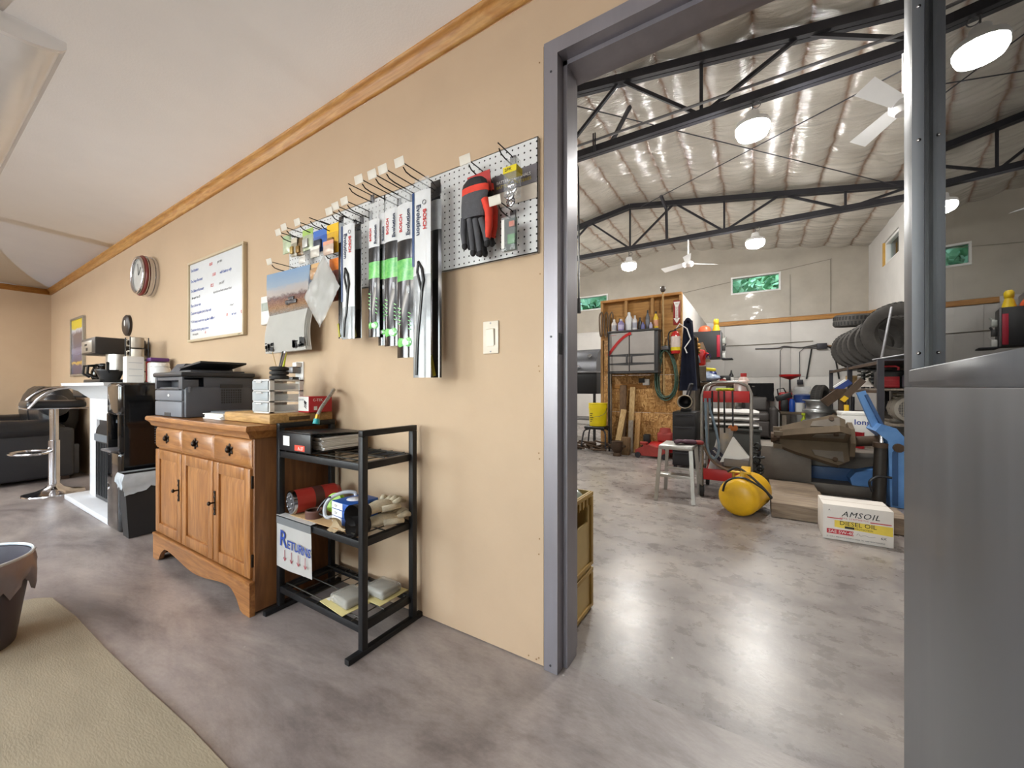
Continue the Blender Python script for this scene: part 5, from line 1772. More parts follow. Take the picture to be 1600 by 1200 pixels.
prev = None
for o_, z_ in prof[:-1]:
    r_ = [bb.bm.verts.new(p) for p in ((mx0 - o_, my - o_, z_), (mx1 + o_ * 0.33, my - o_, z_), (mx1 + o_ * 0.33, 1.246, z_), (mx0 - o_, 1.246, z_))]
    if prev:
        for k in range(4):
            bb.bm.faces.new((prev[k], prev[(k + 1) % 4], r_[(k + 1) % 4], r_[k]))
    else:
        bb.bm.faces.new(r_[::-1])
    prev = r_
bb.bm.faces.new(prev)
obj('mantel_shelf', bb, MW, t)
FB = M('firebox_black', '1f2022', 0.4, var=0.2)
fbx = obj('firebox', B().box(mx0 + 0.2, mx1 - 0.2, my + 0.02, 1.2, 0.05, 0.72), FB, t)
pts = [(mx0 + 0.2, my - 0.004, 0.05), (mx1 - 0.2, my - 0.004, 0.05), (mx1 - 0.2, my - 0.004, 0.60)]
for k in range(9):
    a = math.pi * k / 8
    pts.append(((mx0 + mx1) / 2 + (mx1 - mx0 - 0.4) / 2 * math.cos(a), my - 0.004, 0.60 + 0.11 * math.sin(a)))
obj('firebox_front', B().ext(pts, (0, 0.02, 0)), FB, fbx)
obj('grille_band', B().box(mx0 + 0.19, mx1 - 0.19, my - 0.012, my, 0.54, 0.60, 0.004), M('slate_grey', '6a7076', 0.4), fbx)
ribs = B()
for k in range(14):
    x = mx0 + 0.24 + k * (mx1 - mx0 - 0.48) / 13
    ribs.box(x - 0.004, x + 0.004, my - 0.010, my - 0.003, 0.08, 0.53)
o = obj('screen_ribs', ribs, M('ribs_dark', '35373a', 0.4), fbx)
o['kind'] = 'stuff'
MZ = 1.036
# coffee maker
cbx0, cbx1 = -4.98, -4.44
t = thing('coffee_maker', 'black two-burner coffee maker with a long flat top', 'coffee maker', (-4.72, 1.05, MZ))
obj('warmer_base', B().box(-4.98, -4.50, 0.93, 1.20, MZ + 0.001, MZ + 0.03, 0.008), BLACKP, t)
obj('rear_column', B().box(-4.62, -4.50, 1.12, 1.20, MZ + 0.03, MZ + 0.24, 0.006), BLACKP, t)
hd = obj('brew_head', B().box(-4.88, -4.48, 0.90, 1.21, MZ + 0.235, MZ + 0.37, 0.01), M('coffee_brown_black', '2c2724', 0.4, var=0.1), t)
obj('front_plate', B().box(-4.86, -4.56, 0.8975, 0.901, MZ + 0.25, MZ + 0.345, 0.002), ALU, hd)
obj('switch', B().box(-4.72, -4.68, 0.894, 0.898, MZ + 0.265, MZ + 0.29, 0.001), BLACKP, hd)
obj('front_lettering', B().text('BUNN', 0.024, XZ(-4.76, 0.8968, MZ + 0.305), 0.0003), BLACKP, hd)
obj('reservoir', B().cyl((-4.54, 1.06, MZ + 0.10), (-4.54, 1.06, MZ + 0.236), 0.085, seg=28), ALU, t)
obj('filter_funnel', B().lathe([(0.05, 0.0), (0.085, 0.10), (0.09, 0.10), (0.09, 0.106), (0.0, 0.106)], (-4.54, 1.0, MZ + 0.001)), BLACKP, t)
obj('funnel_handle', B().tube([(-4.47, 0.98, MZ + 0.085), (-4.42, 0.96, MZ + 0.10), (-4.37, 0.95, MZ + 0.16)], 0.010, 8), BLACKP, t)
for k, dx in enumerate((-0.185, -0.055)):
    c = thing('carafe', ['glass coffee carafe on the mantel end of the warmer', 'glass coffee carafe beside the filter funnel'][k], 'carafe', (-4.72 + dx, 1.02, MZ + 0.03), group='coffee carafes')
    obj('jug', B().lathe([(0, 0.001), (0.05, 0.001), (0.06, 0.02), (0.06, 0.07), (0.045, 0.11), (0.04, 0.125)], (-4.72 + dx, 1.02, MZ + 0.03)), glass('coffee_glass', '8d8780', 1.5), c)
    obj('lid', B().lathe([(0, 0.14), (0.03, 0.138), (0.044, 0.125), (0.044, 0.118), (0, 0.118)], (-4.72 + dx, 1.02, MZ + 0.03)), BLACKP, c)
    obj('handle', B().tube([(-4.72 + dx, 0.975, MZ + 0.15), (-4.72 + dx, 0.92, MZ + 0.145), (-4.72 + dx, 0.915, MZ + 0.08), (-4.72 + dx, 0.955, MZ + 0.05)], 0.010, 8), BLACKP, c)
# mug tree
t = thing('mug_rack', 'black wire mug rack on the mantel', 'mug rack', (-4.22, 1.08, MZ))
wb = B()
for x in (-4.275, -4.165):
    wb.tube([(x, 1.03, MZ + 0.004), (x, 1.03, MZ + 0.36), (x, 1.14, MZ + 0.36), (x, 1.14, MZ + 0.004)], 0.004, 6, closed=True)
for z in (0.004, 0.09, 0.18, 0.27):
    wb.tube([(-4.275, 1.03, MZ + z), (-4.165, 1.03, MZ + z), (-4.165, 1.14, MZ + z), (-4.275, 1.14, MZ + z)], 0.003, 6, closed=True)
obj('wire_frame', wb, BLACKMETAL, t)
MUG = M('mug_cream', 'd9d3c5', 0.25, var=0.03)
MUG2 = M('mug_grey', 'b3aa9c', 0.25, var=0.03)
names = ['cream mug at the bottom of the wire mug rack', 'cream mug second from the bottom of the wire mug rack', 'cream mug third from the bottom of the wire mug rack', 'taupe mug at the top of the wire mug rack']
for k in range(4):
    z = MZ + 0.008 + k * 0.09
    c = thing('mug', names[k], 'mug', (-4.22, 1.085, z), group='stacked mugs')
    mt = MUG2 if k == 3 else MUG
    obj('cup', B().lathe([(0, 0.001), (0.036, 0.001), (0.041, 0.01), (0.042, 0.082), (0.038, 0.082), (0.037, 0.012), (0, 0.008)], (-4.22, 1.085, z)), mt, c)
    obj('handle', B().torus((-4.275, 1.05, z + 0.043), 0.025, 0.006, (R90, 0, 0.5), 16, 6), mt, c)
# white pantry carton, tub, jar
t = thing('sugar_carton', 'white grid-printed carton on the mantel beside the mugs', 'carton', (-4.08, 1.03, MZ))
obj('carton_body', B().box(-4.13, -4.04, 0.98, 1.08, MZ + 0.001, MZ + 0.20, 0.002), PAPER, t)
gb = B()
for k in range(1, 4):
    gb.box(-4.0398, -4.0392, 0.99, 1.07, MZ + 0.05 * k, MZ + 0.05 * k + 0.003)
    gb.box(-4.125, -4.045, 0.9794, 0.9800, MZ + 0.05 * k, MZ + 0.05 * k + 0.003)
o = obj('grid_print', gb, M('grid_grey', '9aa0aa', 0.5), t)
o['kind'] = 'stuff'
t = thing('coffee_tub', 'red and white tub with purple lid on the mantel', 'tub', (-4.03, 1.16, MZ))
obj('tub', B().box(-4.08, -3.97, 1.10, 1.21, MZ + 0.001, MZ + 0.16, 0.012), M('tub_white', 'd4d2d0', 0.4), t)
obj('red_stripe', B().box(-4.082, -4.05, 1.098, 1.13, MZ + 0.004, MZ + 0.165, 0.004), M('tub_red', 'c1322e', 0.4), t)
obj('lid', B().box(-4.084, -3.966, 1.096, 1.214, MZ + 0.165, MZ + 0.195, 0.008), M('lid_purple', '5b2f70', 0.4), t)
t = thing('sugar_jar', 'white lidded jar on the water cooler behind the printer', 'jar', (-3.74, 1.09, 1.033))
obj('jar', B().lathe([(0, 0.001), (0.055, 0.001), (0.06, 0.02), (0.06, 0.10), (0.05, 0.12), (0, 0.12)], (-3.74, 1.09, 1.033)), M('jar_glass_white', 'cfd2d3', 0.2, coat=0.5), t)
obj('lid', B().lathe([(0, 0.148), (0.05, 0.146), (0.055, 0.12), (0, 0.12)], (-3.74, 1.09, 1.033)), WHITEP, t)

# ---------------------------------------------------------------- water cooler
kx0, kx1, ky0, ky1, kz = -3.925, -3.645, 0.845, 1.19, 1.032
t = thing('water_cooler', 'tall glossy black water cooler', 'water cooler', (-3.78, 1.02, 0))
obj('lower_body', B().box(kx0, kx1, ky0, ky1, 0.006, 0.56, 0.03, 4), BLACKG, t)
obj('rear_body', B().box(kx0, kx1, ky0 + 0.11, ky1, 0.56, kz - 0.03, 0.012), BLACKG, t)
obj('upper_front', B().box(kx0, kx1, ky0, ky0 + 0.14, 0.80, kz, 0.03, 4), BLACKG, t)
obj('side_cheek', B().box(kx1 - 0.035, kx1, ky0, ky0 + 0.12, 0.55, 0.82, 0.012), BLACKG, t)
obj('side_cheek', B().box(kx0, kx0 + 0.035, ky0, ky0 + 0.12, 0.55, 0.82, 0.012), BLACKG, t)
obj('top_cover', B().box(kx0 + 0.002, kx1 - 0.002, ky0 + 0.1, ky1, kz - 0.035, kz, 0.012), BLACKG, t)
obj('side_panel', B().box(kx1 - 0.012, kx1 + 0.002, ky0 + 0.025, ky1 - 0.003, 0.012, kz - 0.015, 0.004), BLACKG, t)
obj('tap', B().cyl((-3.83, ky0 + 0.07, 0.80), (-3.83, ky0 + 0.07, 0.76), 0.012, seg=10), M('tap_green', '2d6b52', 0.3), t)
obj('tap', B().cyl((-3.74, ky0 + 0.07, 0.80), (-3.74, ky0 + 0.07, 0.76), 0.012, seg=10), CHROME, t)
obj('drip_tray', B().box(kx0 + 0.03, kx1 - 0.03, ky0 - 0.035, ky0 + 0.11, 0.556, 0.572, 0.005), GREYM, t)
for k in range(10):
    obj('side_louvre', B().box(kx1 + 0.001, kx1 + 0.005, 1.03, 1.165, 0.60 + k * 0.017, 0.608 + k * 0.017), M('louvre_grey', '5a5d60', 0.35), t)
# waste bin
t = thing('waste_bin', 'slim black waste bin with a pale liner between the cooler and buffet', 'waste bin', (-3.57, 1.0, 0))
b0 = [(-3.615, 0.86), (-3.505, 0.86), (-3.505, 1.16), (-3.615, 1.16)]
b1 = [(-3.632, 0.835), (-3.488, 0.835), (-3.488, 1.185), (-3.632, 1.185)]
bb = B()
va = [bb.bm.verts.new((x, y, 0.003)) for x, y in b0]
vb = [bb.bm.verts.new((x, y, 0.42)) for x, y in b1]
for k in range(4):
    bb.bm.faces.new((va[k], va[(k + 1) % 4], vb[(k + 1) % 4], vb[k]))
bb.bm.faces.new(va[::-1])
obj('bin', bb, M('bin_black', '1c1d1f', 0.55, var=0.1), t)
LIN = M('liner_plastic', 'b9c3ca', 0.25, var=0.08, scale=20, coat=0.5)
def liner(u, v):
    k = u * 4
    i = int(k) % 4
    f = k - int(k)
    p = Vector((*b1[i], 0)).lerp(Vector((*b1[(i + 1) % 4], 0)), f)
    c = Vector((-3.56, 1.01, 0))
    d = (p - c)
    n = noise.noise(Vector((u * 30, v * 3, 0)))
    s = 1.0 + 0.07 * math.sin(math.pi * min(1, v * 1.2)) + 0.03 * n * v
    return (c.x + d.x * s, c.y + d.y * s, 0.43 - 0.10 * v * (1 + 0.35 * n) - 0.04 * v * max(0, 1 - f * 2 if i == 1 else 0))
obj('liner', B().grid(64, 6, liner), LIN, t, smooth=70)

# ---------------------------------------------------------------- bar stool
sx_, sy_ = -5.62, 0.86
t = thing('bar_stool', 'chrome bar stool with black padded seat', 'bar stool', (sx_, sy_, 0))
obj('base', B().lathe([(0, 0.09), (0.04, 0.09), (0.06, 0.06), (0.12, 0.03), (0.2, 0.012), (0.205, 0.001), (0, 0.001)], (sx_, sy_, 0), seg=36), CHROME, t)
obj('column', B().cyl((sx_, sy_, 0.08), (sx_, sy_, 0.5), 0.038, seg=20).cyl((sx_, sy_, 0.5), (sx_, sy_, 0.80), 0.03, seg=20), CHROME, t)
obj('footrest', B().tube([(sx_ + 0.02, sy_ - 0.02, 0.40), (sx_ + 0.17, sy_ - 0.10, 0.40), (sx_ + 0.10, sy_ - 0.24, 0.40), (sx_ - 0.08, sy_ - 0.26, 0.40), (sx_ - 0.18, sy_ - 0.12, 0.40), (sx_ - 0.02, sy_ + 0.0, 0.40)], 0.011, 8, smooth=6), CHROME, t)
SEAT = M('black_leather', '17181b', 0.32, var=0.2, scale=9, bump=0.12, bscale=70)
obj('seat', B().box(sx_ - 0.2, sx_ + 0.2, sy_ - 0.19, sy_ + 0.18, 0.80, 0.875, 0.03, 3), SEAT, t)
obj('backrest', B().box(sx_ - 0.19, sx_ + 0.19, sy_ + 0.15, sy_ + 0.20, 0.90, 1.01, 0.02, 3), SEAT, t)
for s in (-1, 1):
    obj('arm_rail', B().tube([(sx_ + s * 0.205, sy_ - 0.18, 0.81), (sx_ + s * 0.205, sy_ - 0.10, 0.92), (sx_ + s * 0.205, sy_ + 0.0, 0.985), (sx_ + s * 0.205, sy_ + 0.19, 1.0), (sx_ + s * 0.14, sy_ + 0.21, 1.0)], 0.011, 8, smooth=4), CHROME, t)
obj('seat_rim', B().tube([(sx_ - 0.205, sy_ - 0.18, 0.805), (sx_ + 0.205, sy_ - 0.18, 0.805), (sx_ + 0.205, sy_ + 0.18, 0.805), (sx_ - 0.205, sy_ + 0.18, 0.805)], 0.009, 8, closed=True), CHROME, t)

# ---------------------------------------------------------------- black leather loveseat
t = thing('leather_sofa', 'black leather loveseat against the tan wall', 'sofa', (-7.2, 0.75, 0))
LEA = M('sofa_leather', '1b1c1f', 0.30, var=0.2, scale=5, bump=0.25, bscale=18)
LEAS = M('sofa_side_leather', '242529', 0.42, var=0.12, scale=4, bump=0.15, bscale=14)
ax0, ax1 = -8.05, -6.33
obj('base', B().box(ax0, ax1 - 0.02, 0.30, 1.16, 0.05, 0.38, 0.02), LEAS, t)
for x0 in (ax1 - 0.22, ax0):
    a = obj('arm', B().box(x0, x0 + 0.22, 0.24, 1.12, 0.04, 0.56, 0.03, 3), LEAS, t)
    def armpad(u, v, x0=x0):
        th = 2 * math.pi * v
        r = 0.105 * (1 + 0.05 * noise.noise(Vector((u * 9, v * 2, x0))))
        rx = 0.135 * (1 + 0.06 * noise.noise(Vector((u * 9, v * 4, x0 + 3))))
        e = min(1, 6 * min(u, 1 - u) + 0.25)
        return (x0 + 0.115 + rx * math.cos(th) * e, 0.21 + 0.85 * u, 0.555 + r * math.sin(th) * e)
    obj('arm_pad', B().grid(26, 16, armpad), LEA, a, smooth=80)
for k in range(2):
    x0 = ax0 + 0.22 + k * 0.64
    obj('seat_cushion', B().box(x0, x0 + 0.635, 0.26, 0.95, 0.36, 0.50, 0.05, 4), LEA, t)
    def back(u, v, x0=x0):
        th = 2 * math.pi * v
        e = min(1, 5 * min(u, 1 - u) + 0.35)
        return (x0 - 0.06 + 0.76 * u, 1.05 + 0.15 * math.cos(th) * e, 0.71 + 0.30 * math.sin(th) * e + 0.015 * noise.noise(Vector((u * 7, v * 5, 1 + k))))
    obj('back_cushion', B().grid(22, 18, back), LEA, t, smooth=80)
obj('head_roll', B().grid(20, 16, lambda u, v: (ax1 - 0.42 + 0.36 * u, 1.0 + 0.11 * math.cos(2 * math.pi * v) * min(1, 6 * min(u, 1 - u) + .3), 0.80 + 0.12 * math.sin(2 * math.pi * v) * min(1, 6 * min(u, 1 - u) + .3))), LEA, t, smooth=80)
FOOT = M('sofa_foot_wood', '3d2b1f', 0.5)
for x in (ax0 + 0.06, ax1 - 0.09):
    for y in (0.30, 1.06):
        obj('foot', B().box(x - 0.03, x + 0.03, y - 0.03, y + 0.03, 0.001, 0.05, 0.004), FOOT, t)
t = thing('storage_box', 'white flat box with a dark lid edge lying on the sofa', 'box', (-7.4, 0.45, 0.505))
obj('box_body', B().box(-7.62, -7.25, 0.35, 0.62, 0.505, 0.72, 0.006), WHITEP, t)
obj('lid', B().box(-7.63, -7.24, 0.34, 0.63, 0.72, 0.735, 0.004), PRD, t)

# ---------------------------------------------------------------- floor mat and bin in the foreground
t = thing('floor_mat', 'beige flat floor mat with worn edges', 'floor mat', (-2.0, -0.1, 0))
MAT = M('mat_beige', '958b76', 0.9, var=0.10, scale=6, bump=0.15, bscale=160, stretch=(0.5, 1.5, 1))
outl = [(-2.82, 0.425), (-2.5, 0.445), (-2.1, 0.45), (-1.7, 0.462), (-1.41, 0.475), (-0.9, 0.48), (-0.86, -0.55), (-1.6, -0.60), (-2.6, -0.62), (-3.0, -0.55), (-2.95, -0.1), (-2.91, 0.28), (-2.88, 0.38)]
obj('mat', B().ext([(x, y, 0.001) for x, y in outl], (0, 0, 0.007)), MAT, t)
t = thing('waste_bin', 'grey waste bin with a pale plastic liner standing on the beige mat', 'waste bin', (-2.52, 0.13, 0.008))
gx, gy = -2.52, 0.13
obj('bin', B().lathe([(0, 0.001), (0.155, 0.001), (0.20, 0.33), (0.195, 0.33), (0.15, 0.01), (0, 0.01)], (gx, gy, 0.008), seg=36), M('bin_dark_grey', '45424a', 0.5, var=0.1), t)
def ln(u, v):
    a = 2 * math.pi * u
    n_ = noise.noise(Vector((math.cos(a) * 5, math.sin(a) * 5, v * 2)))
    r = 0.203 + 0.012 * math.sin(math.pi * v) + 0.012 * n_ * v - 0.012 * v
    return (gx + r * math.cos(a), gy + r * math.sin(a), 0.345 - (0.10 + 0.12 * max(0, n_ + .2)) * v)
obj('liner', B().grid(72, 6, ln), M('liner_grey', '86828a', 0.28, var=0.12, scale=14, coat=0.4), t, smooth=70)
obj('liner_rim', B().torus((gx, gy, 0.346), 0.20, 0.006, None, 48, 8), LIN, t)

# ================================================================== WORKSHOP THINGS
OSBM = osb('osb_board')
STUD = wood('stud_pine', 'a57c48', 'b98f58', 0.7, 'Z', 5)
STUDX = wood('plate_pine', 'b07a38', 'c08a48', 0.6, 'X', 5)
PLYB = wood('plywood_back', 'a1743c', 'b5874a', 0.65, 'X', 2)
GREYWOOD = wood('weathered_wood', '6f665c', '847a6e', 0.8, 'Z', 5)
PALEWOOD = wood('pale_wood', 'b0905f', 'c4a878', 0.7, 'Z', 5)
PY = 6.35
pt = thing('plywood_partition', 'stud partition sheeted with oriented strand board, carrying the grey cabinet', 'partition', (-1.57, PY, 0))
PX0, PX1 = -2.2, -0.94
for i, x in enumerate((PX0 + 0.02, -1.78, -1.37, PX1 - 0.02)):
    obj('stud', B().box(x - 0.02, x + 0.02, PY + 0.012, PY + 0.10, 0.002, 2.40), STUD, pt)
obj('top_plate', B().box(PX0, PX1, PY, PY + 0.11, 2.40, 2.44, 0.003), STUDX, pt)
obj('back_sheet', B().box(PX0, PX1, PY + 0.10, PY + 0.112, 1.2, 2.40), PLYB, pt)
obj('plywood_sheet', B().box(PX0 + 0.02, PX1, PY, PY + 0.012, 1.78, 2.14), PLYB, pt)
for z0, z1 in ((0.004, 0.60), (0.604, 1.19), (1.194, 1.776)):
    obj('strand_board', B().box(PX0 + 0.06, PX1, PY, PY + 0.012, z0, z1, 0.002), OSBM, pt)
obj('ledger', B().box(PX0 + 0.10, -1.45, PY - 0.015, PY, 0.98, 1.05, 0.002), STUDX, pt)
obj('side_board', B().box(PX1 - 0.012, PX1, PY + 0.11, 9.99, 0.004, 2.43), SHEETBD, pt)

# ---------------------------------------------------------------- grey wall cabinet
CG = M('cabinet_grey', 'a09b97', 0.5, var=0.05)
CD = M('cabinet_charcoal', '3b3b3d', 0.5, var=0.06)
cx0, cx1, cy0, cz0, cz1 = -1.985, -1.235, 6.10, 1.215, 1.885
t = thing('wall_cabinet', 'grey plastic wall cabinet with charcoal trim hung on the partition', 'cabinet', ((cx0 + cx1) / 2, 6.22, cz0))
obj('body', B().box(cx0, cx1, cy0 + 0.02, PY - 0.002, cz0 + 0.03, cz1 - 0.03, 0.004), CD, t)
obj('top_lid', B().box(cx0 - 0.01, cx1 + 0.01, cy0 - 0.01, PY - 0.002, cz1 - 0.03, cz1, 0.006), CD, t)
obj('bottom_rail', B().box(cx0 - 0.01, cx1 + 0.01, cy0 - 0.01, PY - 0.002, cz0, cz0 + 0.03, 0.006), CD, t)
xm = -1.655
for x0, x1, s in ((cx0 + 0.005, xm - 0.008, 1), (xm + 0.008, cx1 - 0.05, -1)):
    d = obj('door', B().box(x0, x1, cy0, cy0 + 0.022, cz0 + 0.035, cz1 - 0.035, 0.006), CG, t)
    for zc in (cz0 + 0.145, cz0 + 0.28):
        xi = x1 if s == 1 else x0
        xo = x0 if s == 1 else x1
        obj('inlay', B().ext([(xo, cy0 - 0.002, zc - 0.010), (xi, cy0 - 0.002, zc - 0.022), (xi, cy0 - 0.002, zc + 0.022), (xo, cy0 - 0.002, zc + 0.012)], (0, 0.004, 0)), CD, d)
    xh = xm - 0.05 if s == 1 else xm + 0.02
    obj('handle', B().box(xh, xh + 0.03, cy0 - 0.010, cy0, cz0 + 0.15, cz0 + 0.28, 0.005), CD, d)
rs = B()
for k in range(8):
    u = k / 8
    a = Vector((-1.985 + 0.36 * u, cy0 - 0.008, 1.50 + 0.33 * (1 - (1 - u) ** 1.6)))
    u2 = (k + 1) / 8
    c = Vector((-1.985 + 0.36 * u2, cy0 - 0.008, 1.50 + 0.33 * (1 - (1 - u2) ** 1.6)))
    rs.beam(a, c, 0.04, 0.012, (0, 1, 0))
single('red_strap', rs, REDP, 'curved red strap hanging across the grey cabinet door', 'strap')
obj('label_text', B().text('Rubbermaid', 0.018, XZ(cx0 + 0.04, cy0 - 0.001, cz1 - 0.075), 0.0004), REDINK, t)
# bottles on the cabinet
def bottle(x, y, z, r, h, col, label, cap='2a2a2c', handle=False, lab=None):
    t = thing('bottle', label, 'bottle', (x, y, z), group='bottles on the grey cabinet')
    obj('body', B().lathe([(0, 0.001), (r * 0.95, 0.001), (r, 0.01), (r, h * 0.62), (r * 0.45, h * 0.82), (r * 0.35, h * 0.86), (0, h * 0.86)], (x, y, z), seg=18), M('bottle_' + col, col, 0.35, var=0.06), t)
    obj('cap', B().lathe([(0, h), (r * 0.36, h * 0.99), (r * 0.42, h * 0.86), (0, h * 0.86)], (x, y, z), seg=14), M('cap_' + cap, cap, 0.4), t)
    if lab:
        obj('label_band', B().cyl((x, y, z + h * 0.15), (x, y, z + h * 0.5), r * 1.01, seg=18, cap=False), M('band_' + lab, lab, 0.45), t)
ct = cz1 + 0.001
bottle(-1.92, 6.20, ct, 0.042, 0.20, 'cfc9c4', 'white bottle with grey print at the end of the cabinet top', 'd8d4cf', lab='9a9aa2')
bottle(-1.85, 6.26, ct, 0.03, 0.22, '4a4640', 'slim dark bottle behind the white one on the cabinet', lab='6a5a3a')
bottle(-1.80, 6.165, ct, 0.048, 0.19, '8a7fae', 'lavender bottle with white top on the cabinet', 'd5d3d6', lab='b9b3cc')
bottle(-1.695, 6.24, ct, 0.062, 0.30, 'd4d6d8', 'large pale jug with a round shoulder on the cabinet', 'd6d8da')
bottle(-1.59, 6.18, ct, 0.036, 0.23, 'd2d2d4', 'white spray can next to the large jug', 'c9c9cc', lab='8f93a8')
bottle(-1.525, 6.24, ct, 0.032, 0.20, '3c3a38', 'short black bottle beside the white spray can', lab='5f5b55')
bottle(-1.465, 6.17, ct, 0.030, 0.11, '5c5f93', 'small blue tin on the cabinet', '5c5f93')
bottle(-1.405, 6.22, ct, 0.033, 0.30, '54565c', 'tall grey spray can with a black cap', '1a1a1c', lab='6e6f78')
bottle(-1.345, 6.16, ct, 0.025, 0.10, '9d97b4', 'tiny lilac bottle on the cabinet', 'c9c4d4')
bottle(-1.285, 6.22, ct, 0.036, 0.27, 'd9b62a', 'yellow spray can with a red and white band', '2a2022', lab='c98a7a')
# pole with knob
t = thing('wooden_pole', 'long pale pole with a dark round knob standing behind the cabinet', 'pole', (-1.17, 6.30, 0.3))
obj('pole', B().tube([(-1.235 + 0.05, 6.31, 0.9), (-1.20, 6.31, 2.46)], 0.014, 8), PALEWOOD, t)
obj('knob', B().sph((-1.20, 6.31, 2.50), (0.042, 0.042, 0.05), 14, 10), M('knob_brown', '4a4038', 0.5), t)
# fire sign
a, c = wl(1052, 470, 6.34), wl(1063, 507, 6.34)
t = thing('fire_sign', 'red arrow sign for the fire extinguisher on the partition', 'sign', ((a.x + c.x) / 2, 6.34, c.z))
obj('plate', B().box(a.x, c.x, 6.338, 6.345, c.z, a.z, 0.001), M('sign_red', '8a1f1c', 0.4), t)
xm_ = (a.x + c.x) / 2
ab = [(xm_ - 0.045, a.z - 0.02), (xm_ - 0.02, a.z - 0.10), (xm_ - 0.02, c.z + 0.10), (xm_ - 0.045, c.z + 0.10), (xm_, c.z + 0.02), (xm_ + 0.045, c.z + 0.10), (xm_ + 0.02, c.z + 0.10), (xm_ + 0.02, a.z - 0.10), (xm_ + 0.045, a.z - 0.02)]
ar = obj('arrow', B().ext([(x, 6.3365, z) for x, z in ab], (0, 0.001, 0)), PAPER, t)
obj('fire_lettering', B().text('FIRE', 0.026, XZ(xm_, 6.336, a.z - 0.06), 0.0003, align='CENTER'), M('sign_red', '8a1f1c', 0.4), t)
obj('vertical_lettering', B().text('EXTINGUISHER', 0.030, XZ(xm_ - 0.009, 6.336, a.z - 0.10, roll=-R90), 0.0003, space=0.9), M('sign_red', '8a1f1c', 0.4), t)
# fire extinguisher
ex = wl(1055, 533, 6.22)
t = thing('fire_extinguisher', 'red fire extinguisher with a yellow label on the partition', 'fire extinguisher', (ex.x, 6.24, ex.z - 0.19))
z = ex.z - 0.19
obj('cylinder', B().lathe([(0, 0.0), (0.06, 0.005), (0.068, 0.03), (0.068, 0.27), (0.045, 0.32), (0.02, 0.34), (0, 0.34)], (ex.x, 6.24, z)), M('extinguisher_red', 'b01d1a', 0.3, coat=0.4), t)
obj('label', B().cyl((ex.x, 6.24, z + 0.10), (ex.x, 6.24, z + 0.26), 0.0690, seg=24, cap=False), M('ext_label', 'cfc0b8', 0.4), t)
obj('yellow_label', B().cyl((ex.x, 6.24, z + 0.05), (ex.x, 6.24, z + 0.10), 0.0692, seg=24, cap=False), M('ext_yellow', 'd8c41c', 0.4), t)
obj('valve', B().box(ex.x - 0.015, ex.x + 0.015, 6.22, 6.26, z + 0.335, z + 0.375, 0.004).beam((ex.x, 6.24, z + 0.37), (ex.x + 0.09, 6.22, z + 0.40), 0.02, 0.012), BLACKP, t)
obj('hose', B().tube([(ex.x - 0.015, 6.23, z + 0.35), (ex.x - 0.085, 6.22, z + 0.32), (ex.x - 0.095, 6.21, z + 0.18), (ex.x - 0.075, 6.21, z + 0.06)], 0.010, 8, smooth=5), BLACKP, t)
obj('bracket', B().box(ex.x - 0.03, ex.x + 0.03, 6.30, 6.35, z + 0.12, z + 0.2), GREYM, t)
# hose coil
hc = wl(1040, 582, 6.25)
t = thing('hose_coil', 'coiled green garden hose hanging on the partition', 'hose', (hc.x, 6.28, hc.z - 0.45))
HG = M('hose_green', '3d5a4c', 0.5, var=0.2, scale=20)
rr = random.Random(9)
for k in range(8):
    pts = []
    rx, rz = 0.15 + rr.uniform(-.03, .02), 0.40 + rr.uniform(-.05, .04)
    dx, dz = rr.uniform(-.02, .02), rr.uniform(-.03, 0)
    for i in range(20):
        a = 2 * math.pi * i / 20
        pts.append((hc.x + dx + rx * math.sin(a) * (1.0 - 0.25 * math.cos(a)), 6.33 - 0.012 * k + 0.004 * math.sin(3 * a), hc.z + dz + rz * math.cos(a)))
    obj('hose_loop', B().tube(pts, 0.0085, 6, closed=True), HG, t)
obj('hanger', B().box(hc.x - 0.06, hc.x + 0.06, 6.22, 6.349, hc.z + 0.34, hc.z + 0.40, 0.01), GREYM, t)
q = wl(1010, 597, 6.33)
t = thing('power_box', 'small white power box on the strand board under the cabinet', 'power box', (q.x, PY, q.z - 0.05))
obj('box_body', B().box(q.x - 0.05, q.x + 0.05, 6.30, PY, q.z - 0.05, q.z + 0.05, 0.006), WHITEP, t)
obj('plug', B().box(q.x - 0.11, q.x - 0.02, 6.285, 6.31, q.z - 0.01, q.z + 0.06, 0.006), BLACKP, t)
# hanging straps on the partition corner
for k in range(3):
    s = wl(939 + k * 8, 490, 6.30)
    single('hanging_strap', B().tube([(s.x, 6.335, s.z + 0.03), (s.x - 0.03, 6.31, s.z - 0.05), (s.x - 0.02, 6.31, s.z - 0.33), (s.x + 0.01, 6.31, s.z - 0.36), (s.x + 0.025, 6.31, s.z - 0.05), (s.x, 6.335, s.z + 0.03)], 0.012, 6, smooth=4), M('strap_brown', '5d4b38', 0.7), ['brown strap hanging at the outer partition corner', 'brown strap hanging second from the partition corner', 'brown strap hanging nearest the white bottle'][k], 'strap', 'straps on the partition')
